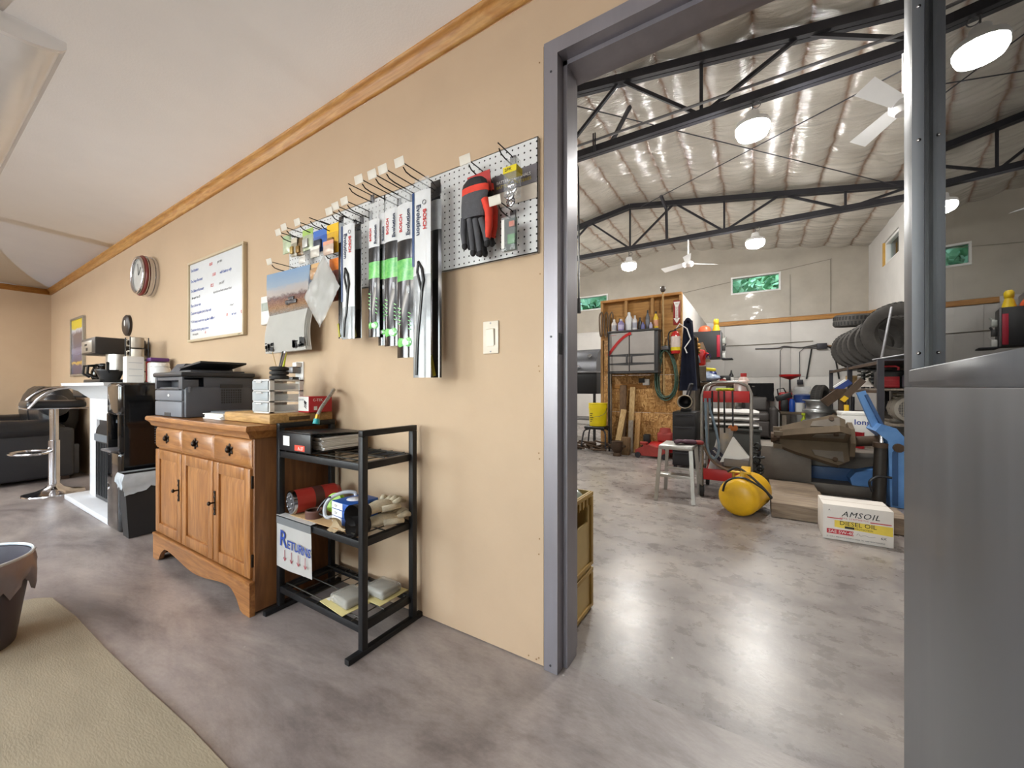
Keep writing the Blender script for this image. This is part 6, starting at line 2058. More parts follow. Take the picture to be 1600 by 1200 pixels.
# overalls
def cloth(x0, x1, z0, z1, y, mat, label, nm, seed, flare=0.1):
    def f(u, v):
        w = (x1 - x0)
        xx = x0 + w * (0.5 + (u - 0.5) * (0.55 + 0.45 * (1 - v) + flare * (1 - v)))
        yy = y - 0.045 - 0.03 * math.sin(u * 9 + seed) * (1 - 0.5 * v) - 0.02 * noise.noise(Vector((u * 4, v * 5, seed)))
        return (xx, yy, z0 + (z1 - z0) * v)
    def g(u, v):
        p = f(u, v)
        return (p[0], p[1] + 0.03, p[2])
    t = thing(nm, label, 'clothing', ((x0 + x1) / 2, y - 0.03, z0))
    obj('garment', B().grid(20, 14, f, 0.012), mat, t, smooth=70)
    obj('collar', B().tube([(x0 + (x1 - x0) * .35, y - 0.05, z1 - 0.01), ((x0 + x1) / 2, y - 0.09, z1 + 0.02), (x1 - (x1 - x0) * .35, y - 0.05, z1 - 0.01)], 0.022, 8, smooth=4), mat, t)
    return t
cloth(-0.95, -0.73, 0.95, 1.98, 6.33, M('navy_cloth', '171d33', 0.85, var=0.25, scale=5), 'dark navy overalls hanging at the end of the partition', 'overalls', 1)
cloth(-0.90, -0.70, 0.98, 1.75, 6.52, M('brown_cloth', '3e3732', 0.85, var=0.2, scale=5), 'brown work coat hanging beside the navy overalls', 'work_coat', 4)
obj_h = single('clothes_hanger', B().tube([(-1.02, 6.24, 1.84), (-0.95, 6.23, 1.94), (-0.85, 6.23, 1.86), (-0.80, 6.23, 1.70), (-0.88, 6.23, 1.58), (-0.85, 6.23, 1.50)], 0.009, 6), WHITEP, 'bent white wire hanger in front of the navy overalls', 'hanger')

# ---------------------------------------------------------------- smoker grill
t = thing('smoker_grill', 'black barrel grill with a grey hood beyond the partition', 'grill', (-2.95, 7.05, 0))
GRD = M('grill_black', '1d1e21', 0.4, 0.3, var=0.15)
GRH = M('grill_hood_grey', '4b4c50', 0.35, 0.5, var=0.15)
hood = [(6.72, 1.27), (6.74, 1.45), (6.83, 1.62), (6.98, 1.70), (7.18, 1.70), (7.30, 1.62), (7.36, 1.45), (7.37, 1.27)]
obj('hood', B().ext([(-3.45, y, z) for y, z in hood], (1.04, 0, 0)), GRH, t)
obj('firebox', B().box(-3.46, -2.40, 6.73, 7.36, 0.88, 1.27, 0.02), GRD, t)
obj('hood_rim', B().box(-3.47, -2.39, 6.70, 7.38, 1.255, 1.29, 0.006), GREYM, t)
obj('thermometer', B().cyl((-2.55, 6.80, 1.56), (-2.55, 6.77, 1.57), 0.035, seg=16), CHROME, t)
obj('hood_handle', B().tube([(-3.2, 6.70, 1.36), (-3.2, 6.66, 1.38), (-2.7, 6.66, 1.38), (-2.7, 6.70, 1.36)], 0.012, 8), CHROME, t)
for x in (-3.40, -2.46):
    for y in (6.78, 7.30):
        obj('leg', B().box(x - 0.02, x + 0.02, y - 0.02, y + 0.02, 0.001, 0.88), GRD, t)
obj('lower_shelf', B().box(-3.42, -2.44, 6.76, 7.32, 0.40, 0.43, 0.004), GREYM, t)
# mechanic stool with bucket
t = thing('mechanic_stool', 'low black padded stool with bent tube legs', 'stool', (-2.13, 6.0, 0))
obj('seat', B().box(-2.32, -1.98, 5.90, 6.16, 0.335, 0.385, 0.02, 3), BLACKP, t)
for s in (-1, 1):
    obj('leg_hoop', B().tube([(-2.15 + s * 0.10, 5.95, 0.335), (-2.15 + s * 0.17, 5.92, 0.30), (-2.15 + s * 0.19, 5.88, 0.14), (-2.15 + s * 0.20, 5.87, 0.014)], 0.012, 8, smooth=4), STEEL_DK, t)
    obj('leg_hoop', B().tube([(-2.15 + s * 0.10, 6.12, 0.335), (-2.15 + s * 0.16, 6.14, 0.30), (-2.15 + s * 0.19, 6.16, 0.14), (-2.15 + s * 0.20, 6.17, 0.014)], 0.012, 8, smooth=4), STEEL_DK, t)
t = thing('plastic_bucket', 'yellow plastic bucket standing on the mechanic stool', 'bucket', (-2.13, 6.03, 0.386))
YB = M('bucket_yellow', 'e3cd10', 0.4, var=0.05)
obj('pail', B().lathe([(0, 0.001), (0.128, 0.001), (0.132, 0.01), (0.143, 0.28), (0.150, 0.28), (0.150, 0.30), (0.145, 0.30), (0.147, 0.36), (0.140, 0.36), (0.125, 0.02), (0, 0.02)], (-2.13, 6.03, 0.386), seg=32), YB, t)
obj('rim', B().torus((-2.13, 6.03, 0.386 + 0.355), 0.147, 0.006, None, 32, 8), YB, t)
obj('bail_handle', B().tube([(-1.985, 6.03, 0.68), (-1.98, 5.93, 0.60), (-2.05, 5.875, 0.55), (-2.13, 5.87, 0.54)], 0.003, 6, smooth=5), GREYM, t)
pr = B()
for k in range(5):
    pr.box(-2.21, -2.21 + 0.03 + 0.012 * (k % 3), 5.888, 5.890, 0.46 + 0.03 * k, 0.470 + 0.03 * k)
o = obj('print', pr, INK, t)
o['kind'] = 'stuff'
# chain pile
t = thing('chain_heap', 'heap of rusty chains and hooks on the shop floor beside the stool', 'chains', (-2.3, 6.05, 0))
rr = random.Random(21)
for k in range(10):
    p0 = Vector((-2.62 + 0.07 * k + rr.uniform(-.03, .03), 5.98 + rr.uniform(-.16, .14), 0.02))
    pts = [p0 + Vector((rr.uniform(-.18, .18), rr.uniform(-.12, .12), abs(rr.gauss(0, 0.05)))) for q in range(6)]
    for p in pts:
        p.z = max(0.016, p.z)
    obj('chain_length', B().tube(pts, 0.014, 6, smooth=5), RUSTY, t)
# lumber leaning on the partition
def plank(pb, ptp, w, d, mat, label):
    single('lumber', B().beam(pb, ptp, w, d, (0, 1, 0), 0.003), mat, label, 'lumber', 'boards leaning on the partition')
def lean(xb, yb_px, xt, yt_px, w, mat, label, Yt=6.28, d=0.036, Yb=6.02):
    b0 = fl(xb, yb_px)
    b0 = wl(xb, yb_px, Yb)
    b0.z = 0.012
    t0 = wl(xt, yt_px, Yt)
    plank(b0, t0, w, d, mat, label)
lean(953, 706, 953, 583, 0.06, GREYWOOD, 'grey upright board beside the black pole', 6.31, 0.036, 6.24)
lean(963, 708, 975, 640, 0.085, PALEWOOD, 'pale short board leaning in front of the dark board', 6.18, 0.036, 5.94)
lean(973, 700, 974, 602, 0.10, wood('dark_plank', '5f4a36', '74593f', 0.8, 'Z', 5), 'dark brown board leaning on the strand board', 6.31, 0.036, 6.16)
lean(984, 700, 989, 605, 0.08, PALEWOOD, 'tall pale board leaning on the strand board', 6.31, 0.036, 6.14)
lean(985, 704, 986, 657, 0.07, GREYWOOD, 'short grey board leaning in front of the tall pale board', 6.12, 0.036, 5.95)
lean(994, 705, 998, 645, 0.075, STUD, 'honey coloured board beside the floor jack', 6.25)
single('black_pole', B().tube([wl(952, 709, 5.98) * 1.0, wl(951, 520, 6.08)], 0.014, 8), BLACKMETAL, 'thin black pole standing at the partition corner', 'pole')
single('timber_block', B().box(-1.68, -1.57, 5.77, 5.88, 0.001, 0.26, 0.004), wood('block_wood', '6a5136', '7d6243', 0.8, 'Z', 5), 'upright brown timber block behind the iron pot', 'timber')
t = thing('iron_pot', 'small dark iron pot on the floor in front of the boards', 'pot', (-1.71, 5.66, 0))
obj('pot', B().lathe([(0, 0.001), (0.06, 0.001), (0.06, 0.03), (0.05, 0.05), (0.078, 0.09), (0.085, 0.14), (0.078, 0.20), (0.085, 0.21), (0.078, 0.215), (0, 0.205)], (-1.71, 5.66, 0)), RUSTY, t)
obj('pot_lug', B().box(-1.83, -1.78, 5.64, 5.68, 0.13, 0.16, 0.004).box(-1.64, -1.59, 5.64, 5.68, 0.13, 0.16, 0.004), RUSTY, t)

# ---------------------------------------------------------------- red floor jack and lawn mower
REDD = M('dusty_red', '9c3a34', 0.6, var=0.2, scale=8)
t = thing('floor_jack', 'low dusty red floor jack in front of the lawn mower', 'floor jack', (-1.25, 5.78, 0))
prof = [(-1.46, 0.03), (-1.46, 0.11), (-1.36, 0.15), (-1.12, 0.16), (-1.02, 0.10), (-1.02, 0.03)]
for y in (5.70, 5.84):
    obj('side_plate', B().ext([(x, y, z) for x, z in prof], (0, 0.014, 0)), REDD, t)
obj('lift_arm', B().beam((-1.12, 5.78, 0.12), (-1.36, 5.78, 0.16), 0.09, 0.05), REDD, t)
obj('saddle', B().lathe([(0, 0.0), (0.05, 0.0), (0.058, 0.03), (0.05, 0.035), (0, 0.025)], (-1.36, 5.78, 0.18)), REDD, t)
obj('pump_body', B().cyl((-1.14, 5.78, 0.10), (-1.04, 5.78, 0.11), 0.045, seg=14), STEEL_DK, t)
for x in (-1.42, -1.06):
    for y in (5.68, 5.87):
        obj('wheel', B().cyl((x, y - 0.015, 0.04), (x, y + 0.015, 0.04), 0.039, seg=16), STEEL_DK, t)
t = thing('lawn_mower', 'red push lawn mower with a folded grey handle', 'lawn mower', (-1.1, 6.05, 0))
obj('deck', B().lathe([(0.0, 0.20), (0.12, 0.205), (0.20, 0.19), (0.255, 0.15), (0.26, 0.08), (0.25, 0.08), (0.0, 0.15)], (-1.12, 6.06, 0)), REDP, t)
obj('engine', B().box(-1.22, -1.02, 5.97, 6.15, 0.20, 0.34, 0.03, 3).cyl((-1.12, 6.06, 0.33), (-1.12, 6.06, 0.40), 0.09, 0.07, 18), REDD, t)
obj('discharge_chute', B().box(-1.42, -1.32, 5.98, 6.10, 0.10, 0.30, 0.02), BLACKP, t)
for x in (-1.36, -0.88):
    for y in (5.93, 6.19):
        obj('wheel', B().cyl((x, y - 0.02, 0.085), (x, y + 0.02, 0.085), 0.084, seg=20), RUBBER, t)
for dy in (-0.14, 0.12):
    obj('handle_bar', B().tube([(-1.0, 6.06 + dy, 0.22), (-0.92, 6.04 + dy, 0.42), (-0.78, 6.0 + dy, 0.98), (-0.76, 6.0 + dy * 0.8, 1.04)], 0.014, 8, smooth=4), STEEL_DK, t)
obj('handle_grip', B().tube([(-0.76, 5.88, 1.04), (-0.76, 6.10, 1.04)], 0.018, 8), BLACKP, t)

# ---------------------------------------------------------------- aluminium step stool
t = thing('step_stool', 'worn aluminium step stool with splayed legs', 'step stool', (-0.57, 3.85, 0))
SX0, SX1, SY0, SY1, SH = -0.735, -0.455, 3.66, 4.02, 0.485
obj('top_step', B().box(SX0, SX1, SY0, SY1, SH - 0.035, SH, 0.008), ALU, t)
for sx, x in ((-1, SX0), (1, SX1)):
    for sy, y in ((-1, SY0), (1, SY1)):
        obj('leg', B().beam((x - sx * 0.015, y - sy * 0.012, SH - 0.035), (x + sx * 0.012, y + sy * 0.04, 0.002), 0.03, 0.022, (0, 1, 0)), ALU, t)
obj('brace', B().beam((SX0, SY0 + 0.012 - 0.02, 0.22), (SX1, SY0 + 0.012 - 0.02, 0.22), 0.02, 0.03, (0, 1, 0)), ALU, t)
obj('brace', B().beam((SX0, SY1 + 0.01, 0.22), (SX1, SY1 + 0.01, 0.22), 0.02, 0.03, (0, 1, 0)), ALU, t)
obj('lower_step', B().box(SX0 + 0.0, SX1 - 0.0, SY0 - 0.02, SY0 + 0.10, 0.215, 0.235, 0.004), ALU, t)
MAR = M('maroon_glove', '4d2f3c', 0.8, var=0.2, scale=30)
t = thing('work_glove', 'crumpled maroon work glove on the step stool', 'glove', (-0.50, 3.85, SH), 0.4)
obj('palm', B().box(-0.06, 0.05, -0.04, 0.04, 0.001, 0.04, 0.018, 3), MAR, t, world=False)
for k in range(4):
    obj('finger', B().tube([(-0.04, -0.03 + k * 0.02, 0.02), (-0.09, -0.045 + k * 0.026, 0.03), (-0.13, -0.05 + k * 0.03, 0.014)], [0.012, 0.012, 0.010], 8), MAR, t, world=False)
obj('thumb', B().tube([(0.0, 0.03, 0.02), (-0.02, 0.075, 0.025), (-0.06, 0.09, 0.014)], [0.013, 0.012, 0.010], 8), MAR, t, world=False)
obj('cuff', B().box(0.045, 0.11, -0.045, 0.045, 0.001, 0.035, 0.016, 3), M('cuff_red', '7a2a2a', 0.8), t, world=False)

# ---------------------------------------------------------------- red trolley
t = thing('tool_trolley', 'chrome tube trolley with red trays', 'trolley', (-0.22, 4.22, 0))
TX0, TX1, TY0, TY1 = -0.415, -0.03, 3.98, 4.48
TUBE = M('worn_chrome_tube', '8f8b86', 0.3, 0.85, var=0.12, scale=20)
for y in (TY0, TY1):
    pts = [(TX0, y, 0.10), (TX0, y, 0.93), (TX0 + 0.03, y, 1.01), (TX0 + 0.10, y, 1.045), (TX1 - 0.10, y, 1.045), (TX1 - 0.03, y, 1.01), (TX1, y, 0.93), (TX1, y, 0.10)]
    obj('hoop', B().tube(pts, 0.014, 10), TUBE, t)
for z0 in (0.16, 0.865):
    tr = obj('tray', B().box(TX0 + 0.014, TX1 - 0.014, TY0 - 0.01, TY1 + 0.01, z0, z0 + 0.006), REDP, t)
    obj('tray_lip', B().box(TX0 + 0.012, TX1 - 0.012, TY0 - 0.016, TY0 - 0.006, z0, z0 + 0.10, 0.002), REDP, tr)
    obj('tray_lip', B().box(TX0 + 0.012, TX1 - 0.012, TY1 + 0.006, TY1 + 0.016, z0, z0 + 0.10, 0.002), REDP, tr)
    for x in (TX0 + 0.013, TX1 - 0.018):
        obj('tray_lip', B().box(x, x + 0.005, TY0 - 0.006, TY1 + 0.006, z0, z0 + 0.06, 0.001), REDP, tr)
for x in (TX0, TX1):
    for y in (TY0, TY1):
        c = obj('caster', B().cyl((x - 0.015, y, 0.052), (x + 0.015, y, 0.052), 0.051, seg=18), RUBBER, t)
        obj('caster_fork', B().box(x - 0.022, x - 0.017, y - 0.015, y + 0.015, 0.05, 0.11).box(x + 0.017, x + 0.022, y - 0.015, y + 0.015, 0.05, 0.11), GREYM, c)
# things on the trolley
zt = 0.872
t = thing('fluid_jug', 'clear pinkish jug with a red cap on the upper trolley tray', 'jug', (-0.10, 4.15, zt))
JUG = M('jug_pinkish', 'b9a49c', 0.25, var=0.1, coat=0.4)
obj('body', B().box(-0.165, -0.055, 4.06, 4.22, zt + 0.001, zt + 0.19, 0.02, 3), JUG, t)
obj('neck', B().lathe([(0.05, 0.185), (0.03, 0.215), (0.022, 0.225), (0, 0.225)], (-0.09, 4.14, zt)), JUG, t)
obj('cap', B().cyl((-0.09, 4.14, zt + 0.222), (-0.09, 4.14, zt + 0.255), 0.025, seg=14), REDP, t)
t = thing('work_glove', 'lime yellow work glove on the upper trolley tray', 'glove', (-0.24, 4.10, zt + 0.09), 0.2)
LIME = M('lime_cloth', 'a8b32a', 0.8, var=0.15, scale=30)
obj('palm', B().box(-0.07, 0.05, -0.04, 0.04, 0.001, 0.03, 0.014, 3), LIME, t, world=False)
for k in range(4):
    obj('finger', B().tube([(0.04, -0.03 + k * 0.02, 0.015), (0.10, -0.035 + k * 0.023, 0.018), (0.13, -0.04 + k * 0.024, 0.010)], [0.011, 0.011, 0.009], 8), LIME, t, world=False)
obj('thumb', B().tube([(-0.02, -0.035, 0.015), (0.02, -0.075, 0.018), (0.05, -0.08, 0.01)], [0.012, 0.012, 0.009], 8), LIME, t, world=False)
t = thing('parts_box', 'dark steel parts box on the upper trolley tray', 'parts box', (-0.25, 4.20, zt))
obj('box_body', B().box(-0.34, -0.18, 4.05, 4.38, zt + 0.001, zt + 0.085, 0.004), M('box_dark', '45423e', 0.5, 0.3, var=0.2), t)
obj('box_lid', B().box(-0.345, -0.175, 4.045, 4.385, zt + 0.075, zt + 0.089, 0.003), STEEL_DK, t)
rr = random.Random(2)
for k, (x, L, mt, lab) in enumerate(((-0.33, 0.34, BLACKMETAL, 'black pry bar hanging through the trolley'), (-0.28, 0.46, RUSTY, 'rusty pry bar hanging through the trolley'), (-0.235, 0.36, BLACKMETAL, 'long black punch hanging through the trolley'), (-0.17, 0.30, STEEL_DK, 'short dark chisel hanging through the trolley'))):
    single('pry_bar', B().tube([(x, TY0 - 0.022, 0.965), (x, TY0 - 0.024, 0.94), (x + 0.004, TY0 - 0.026, 0.955 - L)], 0.008, 6), mt, lab, 'tool', 'bars hanging on the trolley')
BH = M('hose_blue_grey', '6a7d8c', 0.4, var=0.15)
single('air_hose', B().tube([(-0.385, 3.955, 0.90), (-0.375, 3.95, 0.6), (-0.36, 3.95, 0.42), (-0.31, 3.95, 0.36), (-0.275, 3.95, 0.45), (-0.30, 3.95, 0.62), (-0.345, 3.955, 0.80), (-0.35, 3.955, 0.90)], 0.011, 8, smooth=6), BH, 'blue-grey air hose looped at the side of the trolley', 'hose')
zl = 0.167
t = thing('absorbent_bag', 'printed absorbent bag slumped on the lower trolley tray', 'bag', (-0.29, 4.2, zl))
def bagf(u, v):
    th = 2 * math.pi * u
    r = 0.072 * (1 - 0.2 * v) * (1 + 0.08 * noise.noise(Vector((math.cos(th) * 2, math.sin(th) * 2, v * 3))))
    return (-0.325 + r * math.cos(th) + 0.10 * v, 4.16 + r * 0.8 * math.sin(th), zl + 0.003 + 0.45 * v)
obj('sack', B().grid(24, 12, bagf), M('sack_print', '8a8f98', 0.4, col2='b5a58c', scale=9), t, smooth=70)
obj('orange_top', B().box(-0.215, -0.135, 4.12, 4.20, zl + 0.43, zl + 0.48, 0.02, 3), M('orange_plastic', 'b0632c', 0.5), t)
lb = Matrix.Translation((-0.345, 4.055, zl + 0.22)) @ Matrix.Rotation(R90 - 0.1, 4, 'X') @ Matrix.Rotation(-0.75, 4, 'Z')
lo = obj('label_patch', B().obox((-0.295, 4.075, zl + 0.21), (0.13, 0.004, 0.07), (0, 0.75, 0), 0.001), M('label_navy', '2a2a3c', 0.5), t)
obj('label_text', B().text('Absorbent', 0.026, Matrix.Translation((-0.338, 4.0715, zl + 0.245)) @ Matrix.Rotation(R90, 4, 'X') @ Matrix.Rotation(-0.75, 4, 'Z'), 0.001), PAPER, lo)
t = thing('filter_box', 'white open carton with a grey lip on the lower trolley tray', 'carton', (-0.13, 4.15, zl))
obj('lower_box', B().box(-0.235, -0.05, 4.0, 4.3, zl + 0.001, zl + 0.12, 0.004), M('carton_brown_dark', '6b5233', 0.7, var=0.15), t)
obj('tray_box', B().box(-0.24, -0.045, 3.99, 4.3, zl + 0.125, zl + 0.19, 0.006), M('carton_grey', '77706a', 0.6, var=0.1), t)
obj('white_flap', B().ext([(-0.275, 4.02, zl + 0.15), (-0.045, 4.02, zl + 0.21), (-0.175, 4.09, zl + 0.38)], (0.01, 0.012, 0.0)), PAPER, t)
single('drag_strap', B().tube([(-0.40, 3.95, 0.46), (-0.33, 3.95, 0.34), (-0.24, 3.945, 0.28), (-0.10, 3.945, 0.255)], 0.012, 8, smooth=5), M('strap_tan', '6d5a4a', 0.7), 'worn tan strap trailing over the lower trolley tray', 'strap')
t = thing('chain_bundle', 'black tyre chain bundle hanging on the trolley side', 'chains', (0.02, 4.1, 0.15))
for k in range(12):
    a = k * 0.5
    obj('chain_link', B().torus((0.02 + 0.02 * math.sin(k * 1.7), 4.05 + 0.03 * math.cos(k * 2.1), 0.15 + k * 0.03), 0.03, 0.009, (R90 * (k % 2), 0.4 * k, a), 14, 6), BLACKMETAL, t)

# ---------------------------------------------------------------- yellow air tank
t = thing('air_tank', 'yellow portable air tank lying on the shop floor', 'air tank', (-0.10, 3.62, 0))
ya, yb, yr = 3.43, 3.86, 0.145
TK = M('tank_yellow', 'd9a816', 0.38, var=0.14, scale=6)
rot = (-R90, 0, -0.25)
cxx, czz = -0.085, yr + 0.004
obj('shell', B().lathe([(0, -0.035), (0.06, -0.032), (0.10, -0.024), (0.128, -0.008), (0.141, 0.012), (yr, 0.035), (yr, 0.36), (0.13, 0.40), (0.08, 0.43), (0, 0.44)], (cxx - 0.03, ya + 0.05, czz), rot, 36), TK, t)
obj('carry_handle', B().box(cxx - 0.015, cxx + 0.02, 3.50, 3.53, czz + yr - 0.012, czz + yr + 0.05, 0.006).box(cxx - 0.012, cxx + 0.055, 3.50, 3.76, czz + yr + 0.035, czz + yr + 0.055, 0.006), TK, t)
obj('fill_valve', B().cyl((cxx - 0.06, 3.56, czz + yr - 0.015), (cxx - 0.06, 3.56, czz + yr + 0.04), 0.012, seg=10).cyl((cxx - 0.10, 3.56, czz + yr + 0.035), (cxx - 0.02, 3.56, czz + yr + 0.035), 0.010, seg=10), M('brass', 'b08a3c', 0.3, 0.9), t)
obj('hose', B().tube([(cxx - 0.10, 3.55, czz + yr + 0.035), (cxx - 0.02, 3.52, czz + yr + 0.075), (cxx + 0.12, 3.50, czz + 0.11), (cxx + 0.19, 3.50, czz + 0.02)], 0.009, 8, smooth=6), BLACKP, t)
obj('hose', B().tube([(cxx - 0.13, 3.47, czz + 0.04), (cxx - 0.10, 3.45, czz + yr - 0.02), (cxx, 3.44, czz + yr + 0.02), (cxx + 0.12, 3.46, czz + yr - 0.04), (cxx + 0.19, 3.50, czz + 0.03)], 0.008, 8, smooth=6), BLACKP, t)

# ---------------------------------------------------------------- plank platform
PLK = wood('worn_plank', '7d6d5e', '94836f', 0.75, 'X', 4)
t = thing('plank_platform', 'platform of thick worn wooden planks on the floor', 'plank platform', (0.35, 4.0, 0))
for k, (x1, y0, y1) in enumerate(((0.88, 3.62, 3.93), (0.47, 3.94, 4.23), (0.46, 4.24, 4.55))):
    obj('plank', B().box(0.105 + 0.005 * k, x1, y0, y1, 0.002, 0.115 - 0.004 * k, 0.006), PLK, t)

# ---------------------------------------------------------------- AMSOIL carton
WC = M('carton_white', 'd9d2ca', 0.65, var=0.04)
ax0, ax1, ay0, ay1, ah = 0.382, 0.728, 3.30, 3.55, 0.228
t = thing('oil_carton', 'white and yellow diesel oil carton on the shop floor', 'carton', ((ax0 + ax1) / 2, 3.42, 0))
obj('carton_body', B().box(ax0, ax1, ay0, ay1, 0.001, ah, 0.003), WC, t)
f = ay0 - 0.0008
obj('yellow_field', B().ext([(ax0 + 0.06, f, 0.085), (ax1 - 0.004, f, 0.072), (ax1 - 0.004, f, 0.130), (ax0 + 0.06, f, 0.130)], (0, 0.0008, 0)), M('carton_yellow', 'dcc24a', 0.6, var=0.1), t)
obj('red_rule', B().box(ax0 + 0.022, ax0 + 0.10, f - 0.0003, f, 0.139, 0.145).box(ax1 - 0.11, ax1 - 0.01, f - 0.0003, f, 0.139, 0.145), M('carton_red_print', 'b9303a', 0.5), t)
obj('red_panel', B().box(ax0 + 0.02, ax0 + 0.155, f - 0.0003, f, 0.040, 0.070, 0.0), M('carton_red_print', 'b9303a', 0.5), t)
obj('brand_lettering', B().text('AMSOIL', 0.050, XZ(ax0 + 0.095, f - 0.0006, 0.160), 0.0004, shear=0.3, space=1.1), INK, t)
obj('synthetic_lettering', B().text('100% SYNTHETIC', 0.015, XZ(ax0 + 0.085, f - 0.0006, 0.143), 0.0003, space=1.3), M('carton_red_print', 'b9303a', 0.5), t)
obj('product_lettering', B().text('DIESEL OIL', 0.038, XZ(ax0 + 0.085, f - 0.0006, 0.103), 0.0004), INK, t)
obj('claim_panel', B().box(ax0 + 0.112, ax0 + 0.16, f - 0.0005, f, 0.083, 0.097), INK, t)
obj('claim_lettering', B().text('PROTECTION', 0.014, XZ(ax0 + 0.163, f - 0.0006, 0.085), 0.0003), INK, t)
obj('grade_lettering', B().text('SAE 5W-40', 0.027, XZ(ax0 + 0.028, f - 0.0009, 0.046), 0.0003), PAPER, t)
obj('quantity_lettering', B().text('6X', 0.022, XZ(ax1 - 0.06, f - 0.0006, 0.045), 0.0003), INK, t)
obj('small_print', B().text('12 x 3.78 L  PREMIUM SYNTHETIC DIESEL OIL  KEEP FROM FREEZING', 0.0095, XZ(ax0 + 0.018, f - 0.0006, 0.018), 0.0002), INK, t)
obj('flame_mark', B().text('A', 0.016, XZ(ax0 + 0.028, f - 0.0006, 0.188), 0.0003, bold=0.0), INK, t)
obj('signature', B().tube([(ax0 + 0.17, f, 0.05), (ax0 + 0.18, f, 0.062), (ax0 + 0.19, f, 0.048), (ax0 + 0.21, f, 0.056), (ax0 + 0.23, f, 0.05), (ax0 + 0.26, f, 0.055)], 0.0008, 4, smooth=4), GREYM, t)
obj('top_flap_seam', B().box(ax0, ax1, 3.423, 3.426, ah, ah + 0.0008), M('seam_brown', 'a49584', 0.7), t)

# ---------------------------------------------------------------- tan crates beside the doorway
CRT = M('crate_tan', 'b9a068', 0.55, var=0.08)
CRD = M('crate_rib', 'a0803c', 0.55, var=0.08)
for k, (z0, z1) in enumerate(((0.002, 0.188), (0.190, 0.53))):
    t = thing('plastic_crate', ['tan ribbed crate on the floor beside the door frame', 'tan ribbed crate with a hand hole stacked on the other crate'][k], 'crate', (-0.80, 1.58, z0), group='tan crates')
    x0, x1, y0, y1 = -0.97, -0.632, 1.425, 1.70
    obj('base_panel', B().box(x0, x1, y0, y1, z0, z0 + 0.008), CRT, t)
    obj('wall_panel', B().box(x0, x0 + 0.008, y0, y1, z0 + 0.008, z1), CRT, t)
    obj('wall_panel', B().box(x0 + 0.008, x1, y0, y0 + 0.008, z0 + 0.008, z1), CRT, t)
    obj('wall_panel', B().box(x0 + 0.008, x1, y1 - 0.008, y1, z0 + 0.008, z1), CRT, t)
    if k == 0:
        obj('wall_panel', B().box(x1 - 0.008, x1, y0 + 0.008, y1 - 0.008, z0 + 0.008, z1), CRT, t)
    else:
        w = B().box(x1 - 0.008, x1, y0 + 0.008, y1 - 0.008, z0 + 0.008, 0.40)
        w.box(x1 - 0.008, x1, y0 + 0.008, y1 - 0.008, 0.475, z1)
        w.box(x1 - 0.008, x1, 1.655, y1 - 0.008, 0.40, 0.475)
        w.box(x1 - 0.008, x1, y0 + 0.008, 1.47, 0.40, 0.475)
        obj('wall_panel', w, CRT, t)
    for z in (z0 + 0.01, z1 - 0.02):
        obj('rim', B().box(x1 - 0.003, x1 + 0.008, y0, y1 + 0.006, z, z + 0.018, 0.002), CRD, t)
    for y in (y0 + 0.012, y1 - 0.012):
        obj('corner_rib', B().box(x1 - 0.002, x1 + 0.010, y - 0.012, y + 0.012, z0 + 0.028, z1 - 0.02, 0.002), CRD, t)
    if k:
        for q in range(6):
            obj('rim_rib', B().box(x1, x1 + 0.007, y0 + 0.03 + q * 0.042, y0 + 0.036 + q * 0.042, z1 - 0.055, z1 - 0.02), CRD, t)
t = thing('plastic_wrap', 'crumpled green-grey plastic wrap piled on the tan crate', 'plastic wrap', (-0.78, 1.55, 0.53))
def wrap(u, v):
    th = 2 * math.pi * u
    r = (0.13 * (1 - v * 0.85)) * (1 + 0.35 * noise.noise(Vector((math.cos(th) * 2.5, math.sin(th) * 2.5, v * 4))))
    return (-0.77 + r * math.cos(th), 1.57 + 0.8 * r * math.sin(th), 0.50 + 0.20 * v + 0.02 * noise.noise(Vector((u * 12, v * 4, 2))))
obj('film', B().grid(36, 10, wrap), M('film_green_grey', '97a093', 0.3, var=0.12, scale=12, coat=0.4), t, smooth=60)

# ---------------------------------------------------------------- recliner
REC = M('recliner_leather', '4a4543', 0.5, var=0.15, scale=6, bump=0.15, bscale=25)
t = thing('recliner', 'dark leather recliner chair against the far workshop wall', 'armchair', (0.0, 9.25, 0))
obj('base', B().box(-0.30, 0.31, 8.92, 9.70, 0.03, 0.26, 0.03, 3), REC, t)
obj('footrest_panel', B().box(-0.22, 0.23, 8.85, 8.94, 0.06, 0.36, 0.03, 3), REC, t)
obj('seat_cushion', B().box(-0.22, 0.23, 8.83, 9.45, 0.34, 0.52, 0.06, 4), REC, t)
for x0 in (-0.36, 0.23):
    obj('arm', B().box(x0, x0 + 0.14, 8.88, 9.60, 0.03, 0.62, 0.06, 4), REC, t)
obj('backrest', B().obox((0.005, 9.56, 0.74), (0.50, 0.20, 0.62), (-0.18, 0, 0), 0.07, 4), REC, t)
obj('lumbar_cushion', B().obox((0.005, 9.43, 0.66), (0.42, 0.12, 0.30), (-0.18, 0, 0), 0.05, 4), REC, t)
def thr(u, v):
    x = -0.30 + 0.62 * u
    if v < 0.6:
        s = v / 0.6
        return (x + 0.01 * noise.noise(Vector((u * 5, v * 6, 0))), 9.40 + 0.12 * s - 0.02 * math.sin(u * 11), 0.72 + (0.12 if 0.25 < u < 0.55 else 0) * (1 - s) + 0.34 * s)
    s = (v - 0.6) / 0.4
    return (x, 9.52 + 0.22 * s, 1.065 + 0.02 * math.sin(s * 3) - 0.30 * max(0, s - 0.5))
single('throw_blanket', B().grid(24, 16, thr, 0.012), M('black_fleece', '1f1f22', 0.9, var=0.2), 'black blanket draped over the recliner back', 'blanket', smooth=70)

